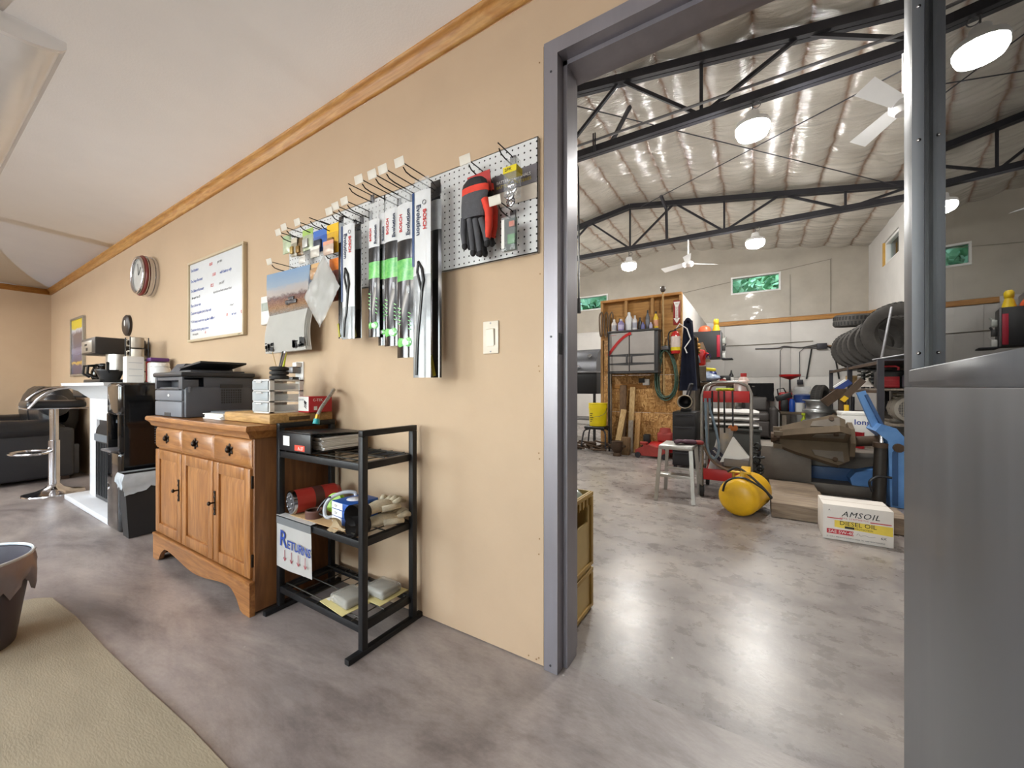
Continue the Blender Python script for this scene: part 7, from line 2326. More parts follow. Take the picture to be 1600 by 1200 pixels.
# ---------------------------------------------------------------- stack behind the trolley
t = thing('storage_bin', 'dark grey storage bin behind the trolley', 'storage bin', (-0.25, 5.55, 0))
obj('bin', B().box(-0.52, 0.05, 5.35, 5.80, 0.002, 0.50, 0.012), M('bin_charcoal', '3c3d3a', 0.6, var=0.1), t)
obj('rim', B().box(-0.54, 0.07, 5.33, 5.82, 0.48, 0.51, 0.006), M('bin_charcoal', '3c3d3a', 0.6, var=0.1), t)
for k in range(3):
    nm = ['white folded cloth at the bottom of the pile on the storage bin', 'white folded cloth in the middle of the pile on the storage bin', 'white folded cloth on top of the pile on the storage bin'][k]
    def fld(u, v, k=k):
        th = 2 * math.pi * v
        e = min(1, 7 * min(u, 1 - u) + 0.3)
        return (-0.50 + 0.54 * u, 5.57 + 0.19 * math.cos(th), 0.545 + 0.076 * k + 0.034 * math.sin(th) * e + 0.006 * noise.noise(Vector((u * 6, v * 5, k))))
    single('folded_cloth', B().grid(20, 14, fld), M('white_cloth', 'cbc9c6', 0.85, var=0.06), nm, 'cloth', 'white folded cloths', smooth=80)
t = thing('tool_chest', 'tall black tool chest between the mower handle and trolley', 'tool chest', (-0.72, 5.30, 0))
obj('chest_body', B().box(-0.86, -0.60, 5.10, 5.52, 0.05, 0.70, 0.006), BLACKP, t)
for k in range(4):
    d = obj('drawer', B().box(-0.85, -0.61, 5.09, 5.11, 0.07 + k * 0.155, 0.215 + k * 0.155, 0.003), M('drawer_black', '222326', 0.4), t)
    obj('drawer_pull', B().box(-0.83, -0.63, 5.078, 5.09, 0.195 + k * 0.155, 0.207 + k * 0.155, 0.002), STEEL_DK, d)
for x in (-0.83, -0.63):
    for y in (5.14, 5.48):
        obj('foot', B().box(x - 0.02, x + 0.02, y - 0.02, y + 0.02, 0.001, 0.05), STEEL_DK, t)
t = thing('work_light', 'round dusty black work light on the tool chest', 'work light', (-0.72, 5.28, 0.70))
obj('housing', B().lathe([(0, -0.10), (0.04, -0.09), (0.07, 0.0), (0.085, 0.06), (0.075, 0.06), (0.06, 0.0), (0, -0.06)], (-0.73, 5.27, 0.82), (R90, 0, 0.1), 28), BLACKP, t)
obj('bezel', B().torus((-0.735, 5.208, 0.82), 0.08, 0.008, (R90, 0, 0.1), 32, 8), M('dusty_tan_metal', '8d8371', 0.5, 0.4), t)
obj('stand', B().box(-0.79, -0.67, 5.24, 5.34, 0.701, 0.735, 0.004), BLACKP, t)

# ---------------------------------------------------------------- workbench along the partition side
t = thing('workbench', 'wooden workbench along the white side of the partition', 'workbench', (-0.68, 7.9, 0))
obj('bench_top', B().box(-0.935, -0.30, 7.15, 8.7, 1.02, 1.08, 0.004), wood('bench_wood', '5b4a38', '6d5a45', 0.7, 'Y', 4), t)
for x in (-0.89, -0.36):
    for y in (7.22, 8.62):
        obj('leg', B().box(x - 0.04, x + 0.04, y - 0.04, y + 0.04, 0.001, 1.02, 0.003), GREYWOOD, t)
obj('lower_shelf', B().box(-0.92, -0.34, 7.2, 8.65, 0.45, 0.48, 0.003), GREYWOOD, t)
bt = 1.081
t = thing('parts_bag', 'crumpled blue and clear plastic bag on the workbench', 'bag', (-0.62, 7.35, bt))
def pbag(u, v):
    th = 2 * math.pi * u
    r = 0.19 * math.sin(math.pi * (0.12 + 0.85 * v)) * (1 + 0.2 * noise.noise(Vector((math.cos(th) * 3, math.sin(th) * 3, v * 4))))
    return (-0.68 + r * math.cos(th), 7.33 + 0.6 * r * math.sin(th), bt + 0.002 + 0.17 * v)
obj('film', B().grid(28, 10, pbag), M('bag_blue_grey', '6f7f9c', 0.25, col2='a9b6c9', scale=18, coat=0.5), t, smooth=60)
single('red_rag', B().grid(10, 8, lambda u, v: (-0.52 + 0.14 * u, 7.22 + 0.12 * v, bt + 0.01 + 0.05 * math.sin(math.pi * u) * math.sin(math.pi * v) + 0.012 * noise.noise(Vector((u * 5, v * 5, 1)))), 0.008), M('rag_red', '9a3a38', 0.85, var=0.15), 'red rag crumpled on the workbench', 'rag', smooth=70)
t = thing('black_case', 'black tool case with a white mark on the workbench', 'tool case', (-0.42, 7.42, bt))
obj('case_body', B().box(-0.50, -0.345, 7.32, 7.52, bt, bt + 0.11, 0.012), BLACKP, t)
obj('white_mark', B().sph((-0.43, 7.318, bt + 0.055), (0.025, 0.003, 0.02), 10, 6), WHITEP, t)
bt2 = thing('oil_bottle', 'black squeeze bottle with a white label at the bench end', 'bottle', (-0.37, 7.62, bt))
obj('body', B().lathe([(0, 0.001), (0.035, 0.001), (0.036, 0.12), (0.015, 0.16), (0.008, 0.21), (0, 0.21)], (-0.325 - 0.02, 7.62, bt), seg=16), BLACKP, bt2)
obj('label_band', B().cyl((-0.345, 7.62, bt + 0.03), (-0.345, 7.62, bt + 0.09), 0.0368, seg=16, cap=False), PAPER, bt2)
# wall cabinet with red stripe
t = thing('tool_cabinet', 'black wall cabinet with a red stripe above the workbench', 'cabinet', (-0.70, 7.75, 1.48))
obj('cabinet_body', B().box(-0.935, -0.50, 7.62, 8.0, 1.50, 1.98, 0.006), M('cabinet_black', '2a2b2d', 0.45, var=0.1), t)
obj('red_stripe', B().box(-0.565, -0.515, 7.612, 7.622, 1.52, 1.90, 0.002), M('stripe_red', 'b0263c', 0.4), t)
obj('edge_strip', B().box(-0.512, -0.494, 7.610, 7.64, 1.50, 1.98, 0.002), GREYM, t)
obj('side_shelf', B().box(-0.494, -0.33, 7.64, 7.98, 1.48, 1.50, 0.002), STEEL_DK, t)
for k, (z, col) in enumerate(((1.55, 'd0d0cc'), (1.68, '3a3a3a'), (1.80, 'b8bbb4'))):
    tt_ = single('spray_nozzle', B().box(-0.49, -0.44, 7.70, 7.76, z - 0.045, z + 0.045, 0.01).cyl((-0.45, 7.73, z + 0.04), (-0.43, 7.73, z + 0.075), 0.012, seg=8), M('nozzle_' + col, col, 0.4), ['pale clamp low on the side of the black cabinet', 'black clamp midway on the side of the black cabinet', 'grey clamp high on the side of the black cabinet'][k], 'clamp', 'clamps on the cabinet side')
single('hard_hat', B().lathe([(0.125, 0.0), (0.105, 0.004), (0.10, 0.05), (0.075, 0.095), (0.03, 0.115), (0, 0.118)], (-0.77, 7.76, 1.981), seg=28), M('hat_orange', 'd9613c', 0.4), 'orange hard hat on the black cabinet', 'hard hat')
t = thing('funnel', 'yellow plastic funnel standing on the black cabinet', 'funnel', (-0.58, 7.76, 1.981))
obj('cone', B().lathe([(0.065, 0.001), (0.06, 0.02), (0.045, 0.09), (0.035, 0.12), (0.042, 0.13), (0.045, 0.19), (0.03, 0.22), (0, 0.225)], (-0.585, 7.76, 1.981), seg=20), M('funnel_yellow', 'd8b71a', 0.4), t)
# clutter hung on the side board
def hung(name, bb, mat, label, cat):
    return single(name, bb, mat, label, cat, 'tools hung on the partition side')
rr = random.Random(31)
fb = B()
for k in range(26):
    fb.sph((-0.86 + rr.uniform(-.07, .09), 6.95 + rr.uniform(-.12, .12), 1.68 + rr.uniform(-.11, .11)), rr.uniform(0.018, 0.04), 8, 6)
o = hung('netting_bundle', fb, M('netting_orange_black', '2a2620', 0.7, col2='c48a2a', scale=24), 'bundle of orange and black netting hung on the partition side', 'netting')
t = thing('red_vacuum', 'red hand vacuum hung beside the netting', 'vacuum', (-0.80, 7.10, 1.36))
obj('body', B().box(-0.93, -0.70, 7.12, 7.28, 1.36, 1.62, 0.03, 3), REDP, t)
obj('nozzle', B().beam((-0.74, 7.15, 1.44), (-0.66, 7.11, 1.56), 0.05, 0.05, bev=0.01), REDP, t)
obj('grey_grip', B().tube([(-0.86, 7.13, 1.58), (-0.80, 7.10, 1.50), (-0.78, 7.10, 1.40)], 0.02, 8, smooth=4), GREYM, t)
hung('yellow_tray', B().obox((-0.72, 7.12, 1.30), (0.36, 0.10, 0.05), (0, 0.12, 0), 0.015, 3), M('yellow_plastic', 'dccb1e', 0.45, var=0.1), 'bright yellow plastic tray under the red vacuum', 'tray')
hung('blue_jug', B().lathe([(0, 0.0), (0.06, 0.0), (0.065, 0.16), (0.02, 0.22), (0, 0.22)], (-0.62, 7.52, 1.082), seg=18), M('jug_navy', '23306a', 0.4), 'navy blue jug on the workbench under the yellow tray', 'jug')
hung('cream_jacket', B().grid(14, 10, lambda u, v: (-0.93 + 0.30 * u * (1 - 0.4 * v), 7.36 - 0.03 * math.sin(u * 8), 1.42 + 0.34 * v), 0.02), M('cream_cloth', 'b8ad96', 0.85, var=0.15), 'cream cloth hung behind the red vacuum', 'cloth')
hung('green_gloves', B().obox((-0.86, 6.93, 1.50), (0.12, 0.10, 0.14), (0.2, 0.1, 0), 0.03, 3), M('glove_green', '3f5a48', 0.8, var=0.2), 'dark green glove bundle under the netting', 'gloves')
hung('blue_cup', B().lathe([(0.035, 0), (0.04, 0.08), (0.036, 0.08), (0.03, 0.005)], (-0.66, 7.14, 1.50), (R90, 0, 0.2), 18), M('cup_blue', '2c4f92', 0.4), 'small blue cup held beside the red vacuum', 'cup')
hung('grey_cloth', B().grid(12, 10, lambda u, v: (-0.93 + 0.26 * u, 7.02 - 0.03 * math.sin(u * 7), 1.10 + 0.24 * v), 0.02), M('grey_brown_cloth', '8d8375', 0.85, var=0.15), 'grey brown cloth hung over the workbench edge', 'cloth')

# ---------------------------------------------------------------- low table with clutter near the far wall
t = thing('low_table', 'low dark table against the far workshop wall', 'table', (0.95, 9.2, 0))
obj('table_top', B().box(0.40, 1.75, 8.85, 9.70, 0.50, 0.54, 0.004), wood('table_brown', '54483a', '675a48', 0.75, 'X', 4), t)
for x in (0.46, 1.69):
    for y in (8.91, 9.64):
        obj('leg', B().box(x - 0.035, x + 0.035, y - 0.035, y + 0.035, 0.001, 0.50), GREYWOOD, t)
obj('stretcher', B().box(0.45, 1.66, 8.89, 8.93, 0.15, 0.20), GREYWOOD, t)
tz_ = 0.541
t = thing('oil_drain', 'red oil drain tank with a funnel dish on a tall stem', 'oil drain', (0.55, 9.4, tz_))
obj('tank', B().box(0.40, 0.61, 9.30, 9.60, tz_, tz_ + 0.36, 0.03, 3), REDP, t)
obj('stem', B().cyl((0.58, 9.45, tz_ + 0.36), (0.58, 9.45, 1.16), 0.016, seg=10), STEEL_DK, t)
obj('dish', B().lathe([(0.02, 0.0), (0.10, 0.03), (0.17, 0.06), (0.18, 0.10), (0.175, 0.10), (0.16, 0.065), (0, 0.02)], (0.58, 9.45, 1.15), seg=28), REDP, t)
t = thing('tool_case', 'black tool case with raised handle beside the recliner', 'tool case', (0.45, 9.12, tz_))
obj('case_body', B().obox((0.46, 9.10, tz_ + 0.275), (0.26, 0.20, 0.10), (0, -0.35, 0), 0.012), BLACKP, t)
obj('case_base', B().box(0.415, 0.53, 9.03, 9.18, tz_, tz_ + 0.225, 0.008), BLACKP, t)
obj('handle', B().tube([(0.38, 9.10, tz_ + 0.28), (0.36, 9.10, tz_ + 0.42), (0.46, 9.10, tz_ + 0.44), (0.50, 9.10, tz_ + 0.35)], 0.012, 8), BLACKP, t)
single('thermos', B().lathe([(0, 0), (0.045, 0), (0.047, 0.01), (0.047, 0.19), (0.035, 0.21), (0.035, 0.24), (0, 0.245)], (0.585, 8.98, tz_), seg=20), M('thermos_blue', '1f4aa0', 0.35), 'blue thermos flask in front of the red drain tank', 'thermos')
single('white_tub', B().lathe([(0, 0), (0.08, 0), (0.095, 0.16), (0.10, 0.165), (0.09, 0.165), (0.075, 0.01), (0, 0.008)], (0.70, 9.08, tz_), seg=24), WHITEP, 'white plastic tub between the thermos and blue drum', 'tub')
t = thing('blue_drum', 'blue plastic drum with pale wrap on the low table', 'drum', (0.775, 9.40, tz_))
obj('drum', B().lathe([(0, 0), (0.13, 0), (0.14, 0.02), (0.14, 0.12), (0.132, 0.13), (0.14, 0.14), (0.14, 0.30), (0.10, 0.33), (0, 0.33)], (0.775, 9.40, tz_), seg=28), M('drum_blue', '27417f', 0.45, var=0.15), t)
obj('wrap', B().grid(20, 8, lambda u, v: (0.775 + (0.16 - 0.03 * v) * math.cos(6.283 * u) * (1 + .1 * math.sin(u * 19)), 9.40 + (0.16 - 0.03 * v) * math.sin(6.283 * u), tz_ + 0.31 + 0.16 * v)), CLEAR, t, smooth=60)
single('spray_bottle', B().lathe([(0, 0), (0.04, 0), (0.042, 0.14), (0.02, 0.18), (0.02, 0.22), (0.035, 0.23), (0.03, 0.26), (0, 0.26)], (0.70, 8.25, 0.30), seg=16), M('spray_lime', 'a4b51e', 0.4, var=0.1), 'lime green spray bottle standing in front of the low table', 'bottle')
single('timber_crate', B().box(0.45, 0.95, 8.05, 8.50, 0.002, 0.299, 0.006), GREYWOOD, 'weathered wooden crate under the lime spray bottle', 'crate')
single('bulb_lamp', B().sph((0.98, 9.62, tz_ + 0.33), (0.09, 0.09, 0.07), 16, 10).cyl((0.98, 9.62, tz_), (0.98, 9.62, tz_ + 0.27), 0.02, seg=10), M('cream_shade', 'c9c3ab', 0.35), 'cream round shaded lamp behind the blue drum', 'lamp')

# tyres: a reusable tyre
def tyre(name, label, c, R, w, rx, rz, group, rim=True):
    t = thing(name, label, 'tyre', c, rz, group)
    e = Euler((rx, 0, 0)).to_matrix().to_4x4()
    prof = [(R * 0.60, -w * 0.40), (R * 0.72, -w * 0.50), (R * 0.90, -w * 0.50), (R * 0.98, -w * 0.40), (R, -w * 0.2), (R, w * 0.2), (R * 0.98, w * 0.40), (R * 0.90, w * 0.50), (R * 0.72, w * 0.50), (R * 0.60, w * 0.40), (R * 0.57, 0), (R * 0.60, -w * 0.40)]
    bb = B().lathe(prof, (0, 0, 0), None, 36)
    bmesh.ops.transform(bb.bm, matrix=e, verts=bb.bm.verts)
    obj('carcass', bb, M('tyre_rubber', '3b3835', 0.75, var=0.2, scale=12, bump=0.1, bscale=60), t, world=False)
    tr = B()
    n = 40
    for k in range(n):
        a = 2 * math.pi * k / n
        for s in (-1, 1):
            tr.obox((R * 0.995 * math.cos(a + 0.03 * s), R * 0.995 * math.sin(a + 0.03 * s), s * w * 0.2), (R * 0.025, R * 0.09, w * 0.28), (0, 0, a))
    bmesh.ops.transform(tr.bm, matrix=e, verts=tr.bm.verts)
    o = obj('tread', tr, M('tyre_tread', '1f1e1d', 0.8, var=0.2), t, world=False)
    o['kind'] = 'stuff'
    return t
GT = 'tyres on the rack'
ty_lab = ['large dusty tyre at the charger end of the rack', 'tyre leaning second on the rack behind the large dusty one', 'tyre leaning third along the rack', 'tyre leaning fourth along the rack', 'tyre leaning fifth along the rack', 'last tyre at the far end of the row on the rack']
ty_y = (6.30, 6.75, 7.15, 7.52, 7.86, 8.25)
ty_r = (0.345, 0.31, 0.31, 0.30, 0.30, 0.30)
for k in range(6):
    tyre('tyre', ty_lab[k], (1.44 - 0.015 * k, ty_y[k], 1.291 + ty_r[k] * 0.976 + 0.022), ty_r[k], 0.20, R90 + 0.22, -0.40 - 0.06 * (k % 2), GT)
tyre('tyre', 'tyre lying across the tops of the others at the far end', (1.36, 8.12, 1.29 + 0.60 + 0.16), 0.29, 0.19, 0.10, 0.3, GT)
tyre('tyre', 'tyre standing on the low table beside the blue drum', (1.02, 9.13, tz_ + 0.25), 0.25, 0.17, R90, 1.15, 'tyres on the low table')
tyre('tyre', 'small tyre standing on the middle shelf behind the coolant jug', (1.60, 6.05, 0.987 + 0.112), 0.11, 0.12, R90, -0.2, 'tyres on the middle shelf')

# tyre rack
t = thing('tyre_rack', 'heavy steel rack along the side wall holding tyres', 'rack', (1.5, 7.0, 0))
for x in (1.10, 1.80):
    for y in (5.45, 7.0, 8.55):
        obj('post', B().box(x - 0.025, x + 0.025, y - 0.025, y + 0.025, 0.001, 1.29), STEEL_DK, t)
for z in (1.27, 0.967, 0.60):
    for x in (1.10, 1.80):
        obj('rail', B().box(x - 0.02, x + 0.02, 5.45, 8.55, z - 0.03, z), RUSTY, t)
    obj('deck', B().box(1.12, 1.78, 5.45, 8.55, z, z + 0.018), GREYWOOD if z < 1.2 else STEEL_DK, t)
single('steel_rod', B().tube([(1.20, 5.92, 1.295), (1.30, 5.98, 1.90)], 0.012, 8), GREYM, 'thin pale rod leaning on the large dusty tyre', 'rod')
single('steel_rod', B().tube([(1.12, 5.85, 1.305), (1.22, 5.65, 1.32), (1.34, 5.5, 1.34)], 0.012, 8), GREYM, 'thin pale rod lying on the rack in front of the tyres', 'rod')

# items on the middle shelf (z = .983)
ms = 0.986
t = thing('battery_charger', 'red and black portable charger with ribbed front on the rack', 'charger', (1.25, 5.95, ms))
obj('case', B().box(1.16, 1.38, 5.85, 6.05, ms, ms + 0.20, 0.02, 3), BLACKP, t)
obj('front_panel', B().box(1.175, 1.335, 5.84, 5.86, ms + 0.01, ms + 0.13, 0.004), M('charger_red', 'c23a42', 0.4), t)
for k in range(4):
    obj('rib', B().box(1.18, 1.33, 5.832, 5.842, ms + 0.02 + k * 0.028, ms + 0.034 + k * 0.028, 0.003), M('charger_red', 'c23a42', 0.4), t)
obj('handle_frame', B().tube([(1.18, 5.88, ms + 0.13), (1.175, 5.88, ms + 0.23), (1.20, 5.88, ms + 0.245), (1.31, 5.88, ms + 0.245), (1.335, 5.88, ms + 0.23), (1.33, 5.88, ms + 0.13)], 0.011, 8), M('charger_red', 'c23a42', 0.4), t)
obj('crossbar', B().box(1.18, 1.33, 5.87, 5.89, ms + 0.185, ms + 0.20, 0.003), M('charger_red', 'c23a42', 0.4), t)
t = thing('coolant_jug', 'dark blue-grey coolant jug with a clear stripe on the rack', 'jug', (1.42, 5.72, ms))
obj('body', B().box(1.34, 1.49, 5.64, 5.80, ms, ms + 0.15, 0.02, 3).lathe([(0.07, 0.145), (0.06, 0.175), (0.03, 0.195), (0, 0.195)], (1.415, 5.72, ms)), M('jug_slate', '4a525c', 0.35, var=0.1), t)
obj('clear_stripe', B().box(1.405, 1.413, 5.637, 5.642, ms + 0.02, ms + 0.15), WHITEP, t)
obj('handle', B().tube([(1.44, 5.72, ms + 0.19), (1.50, 5.72, ms + 0.20), (1.53, 5.72, ms + 0.12), (1.49, 5.72, ms + 0.06)], 0.014, 8, smooth=4), M('jug_slate', '4a525c', 0.35), t)
single('white_rag', B().grid(12, 10, lambda u, v: (1.09 + 0.14 * u, 6.28 + 0.14 * v, ms + 0.008 + 0.10 * math.sin(math.pi * u) * math.sin(math.pi * v) * (1 + .4 * noise.noise(Vector((u * 4, v * 4, 5)))) + 0.01), 0.008), M('rag_white', 'cfc8c0', 0.85, var=0.08), 'crumpled white rag beside the red charger', 'rag', smooth=70)
COIL = M('coil_grey', '6e716c', 0.4, 0.6, var=0.15)
for k, (x, y, lab) in enumerate(((1.19, 6.72, 'coil spring strut standing on the rack beside the white rag'), (1.33, 6.95, 'second coil spring strut standing behind the other strut'))):
    t = thing('spring_strut', lab, 'strut', (x, y, ms), group='coil spring struts')
    obj('damper', B().cyl((x, y, ms), (x, y, ms + 0.24), 0.022, seg=12), STEEL_DK, t)
    obj('coil', B().tube([(x + 0.055 * math.cos(a), y + 0.055 * math.sin(a), ms + 0.01 + 0.0068 * i) for i, a in enumerate([q * 0.9 for q in range(34)])], 0.009, 6), COIL, t)
    obj('top_mount', B().lathe([(0, 0.27), (0.03, 0.265), (0.07, 0.245), (0.07, 0.235), (0, 0.235)], (x, y, ms)), GREYM, t)
    obj('knuckle_plate', B().box(x - 0.025, x + 0.025, y - 0.035, y - 0.02, ms + 0.20, ms + 0.245, 0.006), ALU, t)
single('wood_block', B().box(1.13, 1.24, 7.35, 7.5, ms, ms + 0.18, 0.004), PALEWOOD, 'pale wooden block under the tyre shelf', 'timber')
# electric motor on the lower shelf
ls = 0.619
t = thing('electric_motor', 'large grey electric motor with a mesh fan cover on the rack', 'electric motor', (1.35, 5.8, ls))
MG = M('motor_grey', 'a19a90', 0.5, 0.25, var=0.15, scale=8)
mc = Vector((1.36, 5.56, ls + 0.152))
mdir = Vector((0.10, 1.0, 0)).normalized()
rz_ = math.atan2(-mdir.x, mdir.y)
obj('body', B().lathe([(0.10, 0.0), (0.13, 0.01), (0.142, 0.06), (0.145, 0.16), (0.145, 0.40), (0.12, 0.44), (0, 0.44)], mc, (-R90, 0, rz_), 36), MG, t)
fn = B()
for k in range(14):
    a = 2 * math.pi * k / 14
    p = mc + mdir * 0.18 + Vector((math.cos(a), 0, math.sin(a))) * 0.146
    fn.beam(p, p + mdir * 0.20, 0.012, 0.02)
o = obj('cooling_fins', fn, MG, t)
o['kind'] = 'stuff'
gr = B()
for k in range(-6, 7):
    h = math.sqrt(max(0, 0.105 ** 2 - (k * 0.016) ** 2))
    gr.beam(mc + Vector((k * 0.016, -0.004, -h)), mc + Vector((k * 0.016, -0.004, h)), 0.004, 0.004, (0, 1, 0))
    gr.beam(mc + Vector((-h, -0.004, k * 0.016)), mc + Vector((h, -0.004, k * 0.016)), 0.004, 0.004, (0, 1, 0))
o = obj('fan_mesh', gr, MG, t)
o['kind'] = 'stuff'
obj('fan_hub', B().cyl(mc + Vector((0, -0.012, 0)), mc, 0.02, seg=12), MG, t)
obj('fan_back', B().cyl(mc + mdir * 0.012, mc + mdir * 0.016, 0.10, seg=24), BLACKP, t)
obj('terminal_box', B().box(1.30, 1.44, 5.78, 5.95, ls + 0.285, ls + 0.315, 0.008), M('motor_dark', '6b6358', 0.6, 0.2), t)
obj('foot', B().box(1.24, 1.52, 5.78, 5.98, ls, ls + 0.03, 0.004), MG, t)

# stacked rims
RIM = M('rim_silver', 'a9abac', 0.3, 0.8, var=0.1)
for k in range(3):
    c = (0.83, 7.62, 0.30 + k * 0.17)
    t = thing('wheel_rim', ['bottom silver wheel rim of the stack beside the rack', 'middle silver wheel rim of the stack beside the rack', 'top silver wheel rim of the stack beside the rack'][k], 'wheel rim', c, 0.3 * k, 'stacked wheel rims')
    obj('barrel', B().lathe([(0.205, 0.0), (0.205, 0.014), (0.165, 0.024), (0.158, 0.08), (0.165, 0.140), (0.205, 0.150), (0.205, 0.164), (0.16, 0.150), (0.15, 0.08), (0.16, 0.014), (0.205, 0.0)], (0, 0, 0), None, 32), RIM, t, world=False)
    obj('disc', B().lathe([(0, 0.11), (0.05, 0.12), (0.10, 0.10), (0.155, 0.08), (0.155, 0.07), (0, 0.09)], (0, 0, 0), None, 24), STEEL_DK, t, world=False)
    for q in range(5):
        a = q * 1.2566
        obj('spoke', B().beam((0.05 * math.cos(a), 0.05 * math.sin(a), 0.125), (0.15 * math.cos(a), 0.15 * math.sin(a), 0.10), 0.03, 0.02), RIM, t, world=False)
single('rim_pallet', B().box(0.62, 1.04, 7.40, 7.85, 0.002, 0.299, 0.004), GREYWOOD, 'weathered timber box under the stacked wheel rims', 'timber')
# breaker bar assembly behind the changer
t = thing('bead_breaker', 'brown steel lever arm with blue and yellow ends behind the chuck', 'lever arm', (1.0, 6.2, 0))
obj('post', B().box(0.86, 0.93, 6.10, 6.18, 0.002, 0.98, 0.004), RUSTY, t)
obj('arm', B().beam((0.72, 6.14, 0.80), (0.88, 6.14, 0.95), 0.09, 0.10), RUSTY, t)
obj('lever', B().beam((0.90, 6.12, 0.86), (1.08, 6.12, 1.09), 0.06, 0.07), M('lever_brown', '57473a', 0.6, 0.3), t)
obj('blue_pad', B().beam((0.84, 6.16, 0.965), (0.97, 6.16, 1.07), 0.07, 0.06), M('pad_blue', '20397c', 0.45), t)
obj('white_cover', B().beam((0.82, 6.165, 1.0), (0.93, 6.165, 1.09), 0.06, 0.02), WHITEP, t)
obj('yellow_end', B().beam((0.885, 6.09, 0.835), (0.925, 6.09, 0.885), 0.06, 0.05), YELLOWP, t)
obj('yellow_tag', B().box(0.90, 0.945, 6.05, 6.08, 0.70, 0.79, 0.006), YELLOWP, t)
for k, (x, y, c, lab) in enumerate(((1.00, 6.35, GREYM, 'grey steel bar leaning behind the lever arm'), (1.04, 6.45, STEEL_DK, 'dark steel bar leaning behind the lever arm'), (1.01, 6.75, YELLOWP, 'yellow steel bar leaning against the rack'))):
    single('steel_bar', B().tube([(x, y, 0.004), (x + 0.01, y + 0.02, 0.88)], 0.016, 8), c, lab, 'steel bar', 'leaning steel bars')
t = thing('parts_carton', 'white carton lettered in blue behind the blue machine', 'carton', (1.02, 5.62, 0.4))
obj('carton_body', B().box(0.80, 1.065, 5.50, 5.80, 0.42, 0.72, 0.004), PAPER, t)
obj('carton_lettering', B().text('long', 0.08, XZ(0.90, 5.499, 0.60), 0.0005, bold=0.001), BLUEINK, t)
obj('carton_lid', B().box(0.795, 1.068, 5.495, 5.805, 0.70, 0.73, 0.003), PAPER, t)
single('timber_crate', B().box(0.76, 1.07, 5.46, 5.84, 0.002, 0.419, 0.004), GREYWOOD, 'weathered wooden crate under the white lettered carton', 'crate')

# ---------------------------------------------------------------- blue truck tyre changer
BLU = M('machine_blue', '3f6da6', 0.45, col2='5f8cc0', scale=5)
BLUD = M('machine_blue_dark', '1f4470', 0.5, var=0.15)
GRS = M('greasy_steel', '6d655c', 0.55, 0.35, var=0.2, scale=6)
t = thing('tyre_changer', 'blue truck tyre changer with a brown four-jaw chuck', 'tyre changer', (0.7, 4.85, 0))
obj('rail_block', B().box(0.05, 0.45, 4.62, 5.10, 0.10, 0.42, 0.006), GRS, t)
obj('rail_plinth', B().box(0.05, 1.15, 4.66, 5.10, 0.002, 0.10, 0.004), GRS, t)
obj('channel_back', B().box(0.45, 1.06, 4.98, 5.10, 0.10, 0.40, 0.004), GRS, t)
obj('channel_top', B().box(0.45, 1.06, 4.74, 4.98, 0.355, 0.40, 0.004), GRS, t)
obj('channel_face', B().box(0.45, 0.90, 4.88, 4.91, 0.06, 0.22, 0.002), BLUD, t)
obj('carriage_foot', B().ext([(0.78, 4.70, 0.02), (0.98, 4.70, 0.02), (0.98, 4.70, 0.28), (0.78, 4.70, 0.22), (0.74, 4.70, 0.16)], (0, 0.16, 0)), BLU, t)
# main blue plate and boom
plate = [(0.955, 0.005), (1.06, 0.005), (1.06, 0.56), (0.99, 0.66), (0.90, 0.69), (0.86, 0.63), (0.94, 0.55)]
obj('body_plate', B().ext([(x, 4.42, z) for x, z in plate], (0, 0.34, 0)), BLU, t)
obj('plate_rib', B().ext([(0.965, 4.415, 0.02), (1.0, 4.415, 0.02), (1.0, 4.415, 0.52), (0.965, 4.415, 0.46)], (0, 0.01, 0)), BLUD, t)
obj('pivot_bolt', B().cyl((1.0, 4.39, 0.50), (1.0, 4.42, 0.50), 0.035, seg=16), RUSTY, t)
obj('boom', B().beam((0.91, 4.60, 0.62), (0.80, 4.62, 0.96), 0.06, 0.055, (0, 1, 0)), BLU, t)
obj('boom', B().beam((0.945, 4.56, 0.62), (0.83, 4.60, 0.93), 0.02, 0.10, (0, 1, 0)), BLUD, t)
# chuck: cone of four jaws
CH = M('chuck_brown', '5f5140', 0.6, 0.4, var=0.22, scale=7)
cy_, cz_ = 4.58, 0.515
obj('chuck_shaft', B().cyl((0.74, cy_, cz_), (0.93, cy_, cz_ + 0.02), 0.045, seg=20), RUSTY, t)
obj('chuck_plate', B().cyl((0.70, cy_, cz_), (0.735, cy_, cz_), 0.17, seg=8), CH, t)
for k in range(4):
    a = math.pi / 4 + k * R90 + 0.25
    ca, sa = math.cos(a), math.sin(a)
    def Q(x, r, w):
        return Vector((x, cy_ + ca * r - sa * w, cz_ + sa * r + ca * w))
    jb = B()
    jb.ext([Q(0.20, 0.02, -0.03), Q(0.20, 0.10, -0.03), Q(0.32, 0.15, -0.03), Q(0.62, 0.25, -0.03), Q(0.70, 0.20, -0.03), Q(0.70, 0.03, -0.03)], Q(0.2, 0, 0.03) - Q(0.2, 0, -0.03))
    j = obj('jaw', jb, CH, t)
    obj('jaw_plate', B().ext([Q(0.44, 0.12, -0.036), Q(0.66, 0.12, -0.036), Q(0.66, 0.22, -0.036), Q(0.46, 0.17, -0.036)], Q(0.2, 0, 0.036) - Q(0.2, 0, -0.036)), GRS, j)
    obj('jaw_claw', B().beam(Q(0.15, 0.09, 0), Q(0.22, 0.09, 0), 0.06, 0.04), CH, j)
    obj('jaw_bolt', B().cyl(Q(0.60, 0.20, -0.045), Q(0.60, 0.20, 0.045), 0.02, seg=12), RUSTY, j)
obj('centre_screw', B().cyl((0.14, cy_, cz_), (0.70, cy_, cz_), 0.03, seg=14), CH, t)
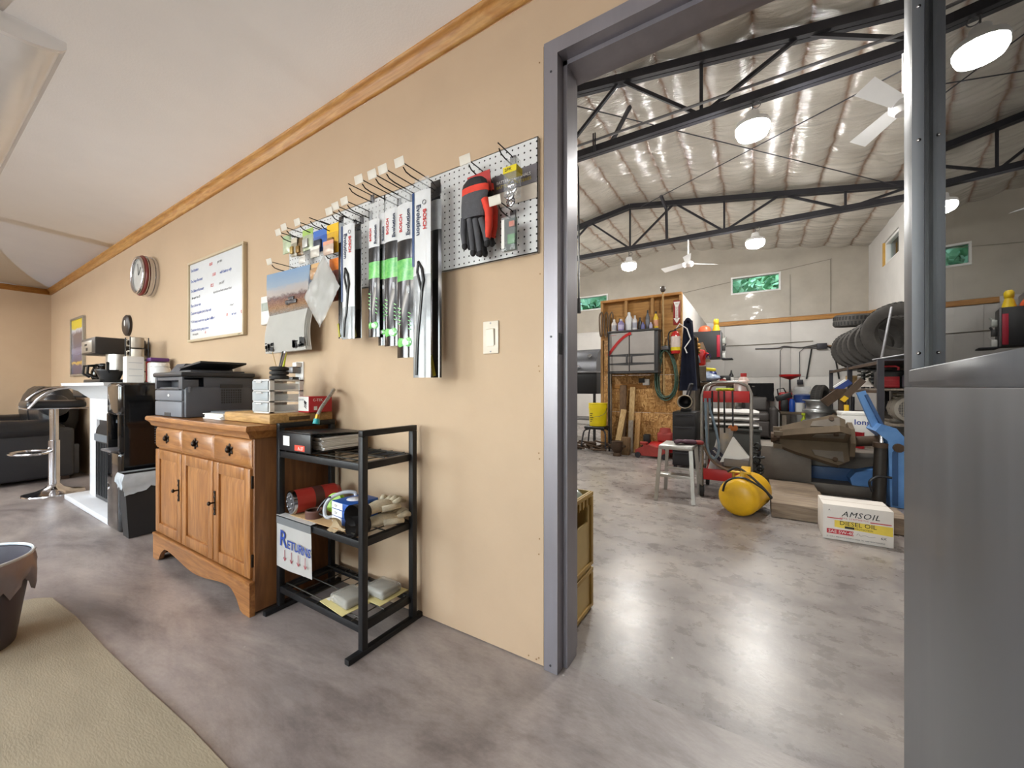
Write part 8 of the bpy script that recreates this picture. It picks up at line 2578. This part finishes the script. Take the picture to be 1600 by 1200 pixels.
for r in ((0.13, 0.17, 0.05), (0.17, 0.24, 0.035)):
    obj('nose_nut', B().cyl((r[0], cy_, cz_), (r[1], cy_, cz_), r[2], seg=8), RUSTY, t)
# hydraulic ram
obj('ram', B().cyl((0.885, 4.44, 0.03), (0.905, 4.46, 0.50), 0.046, seg=20), M('ram_dark', '2e2924', 0.5, 0.4, var=0.3), t)
obj('ram_collar', B().cyl((0.904, 4.46, 0.49), (0.906, 4.46, 0.53), 0.055, seg=20), RUSTY, t)
obj('ram_rod', B().cyl((0.906, 4.46, 0.53), (0.91, 4.47, 0.60), 0.022, seg=14), CHROME, t)
obj('hydraulic_hose', B().tube([(0.84, 4.41, 0.12), (0.82, 4.40, 0.20), (0.87, 4.40, 0.25), (0.96, 4.41, 0.25)], 0.010, 8, smooth=6), BLACKP, t)
single('red_rag', B().grid(8, 8, lambda u, v: (0.80 + 0.10 * u, 5.04 + 0.04 * math.sin(u * 6), 0.402 + 0.16 * v), 0.01), M('rag_bright_red', 'b5222c', 0.85), 'bright red rag standing crumpled behind the chuck', 'rag')
# wiring on the far wall
t = thing('wall_conduit', 'junction box with cables on the far workshop wall', 'conduit', (1.05, 9.98, 1.0))
q = wl(1284, 541, 9.97)
obj('junction_box', B().box(q.x - 0.08, q.x + 0.08, 9.93, 9.998, q.z - 0.06, q.z + 0.06, 0.006), STEEL_DK, t)
obj('cable', B().tube([wl(1180, 545, 9.98), wl(1215, 544, 9.98), wl(1225, 541, 9.98), wl(1250, 543, 9.98), wl(1278, 538, 9.98)], 0.012, 6, smooth=4), GREYM, t)
obj('cable', B().tube([wl(1219, 640, 9.98), wl(1219, 548, 9.98), wl(1224, 542, 9.98), wl(1276, 544, 9.98)], 0.008, 6), GREYM, t)
obj('cable', B().tube([wl(1249, 600, 9.98), wl(1249, 550, 9.98), wl(1256, 544, 9.98), wl(1276, 541, 9.98)], 0.008, 6), GREYM, t)
obj('cable', B().tube([wl(1268, 545, 9.98), wl(1263, 575, 9.98), wl(1260, 592, 9.98)], 0.014, 6, smooth=4), BLACKP, t)
obj('cable', B().tube([wl(1291, 540, 9.97), wl(1302, 548, 9.97), wl(1308, 575, 9.97), wl(1311, 592, 9.97)], 0.014, 6, smooth=4), BLACKP, t)
obj('cable', B().tube([wl(1290, 541, 9.98), wl(1320, 540, 9.98)], 0.02, 6), M('cable_tan', '8a6a4a', 0.6), t)
q = wl(1250, 597, 9.97)
obj('socket_box', B().box(q.x - 0.05, q.x + 0.05, 9.93, 9.998, q.z - 0.05, q.z + 0.05, 0.006), STEEL_DK, t)
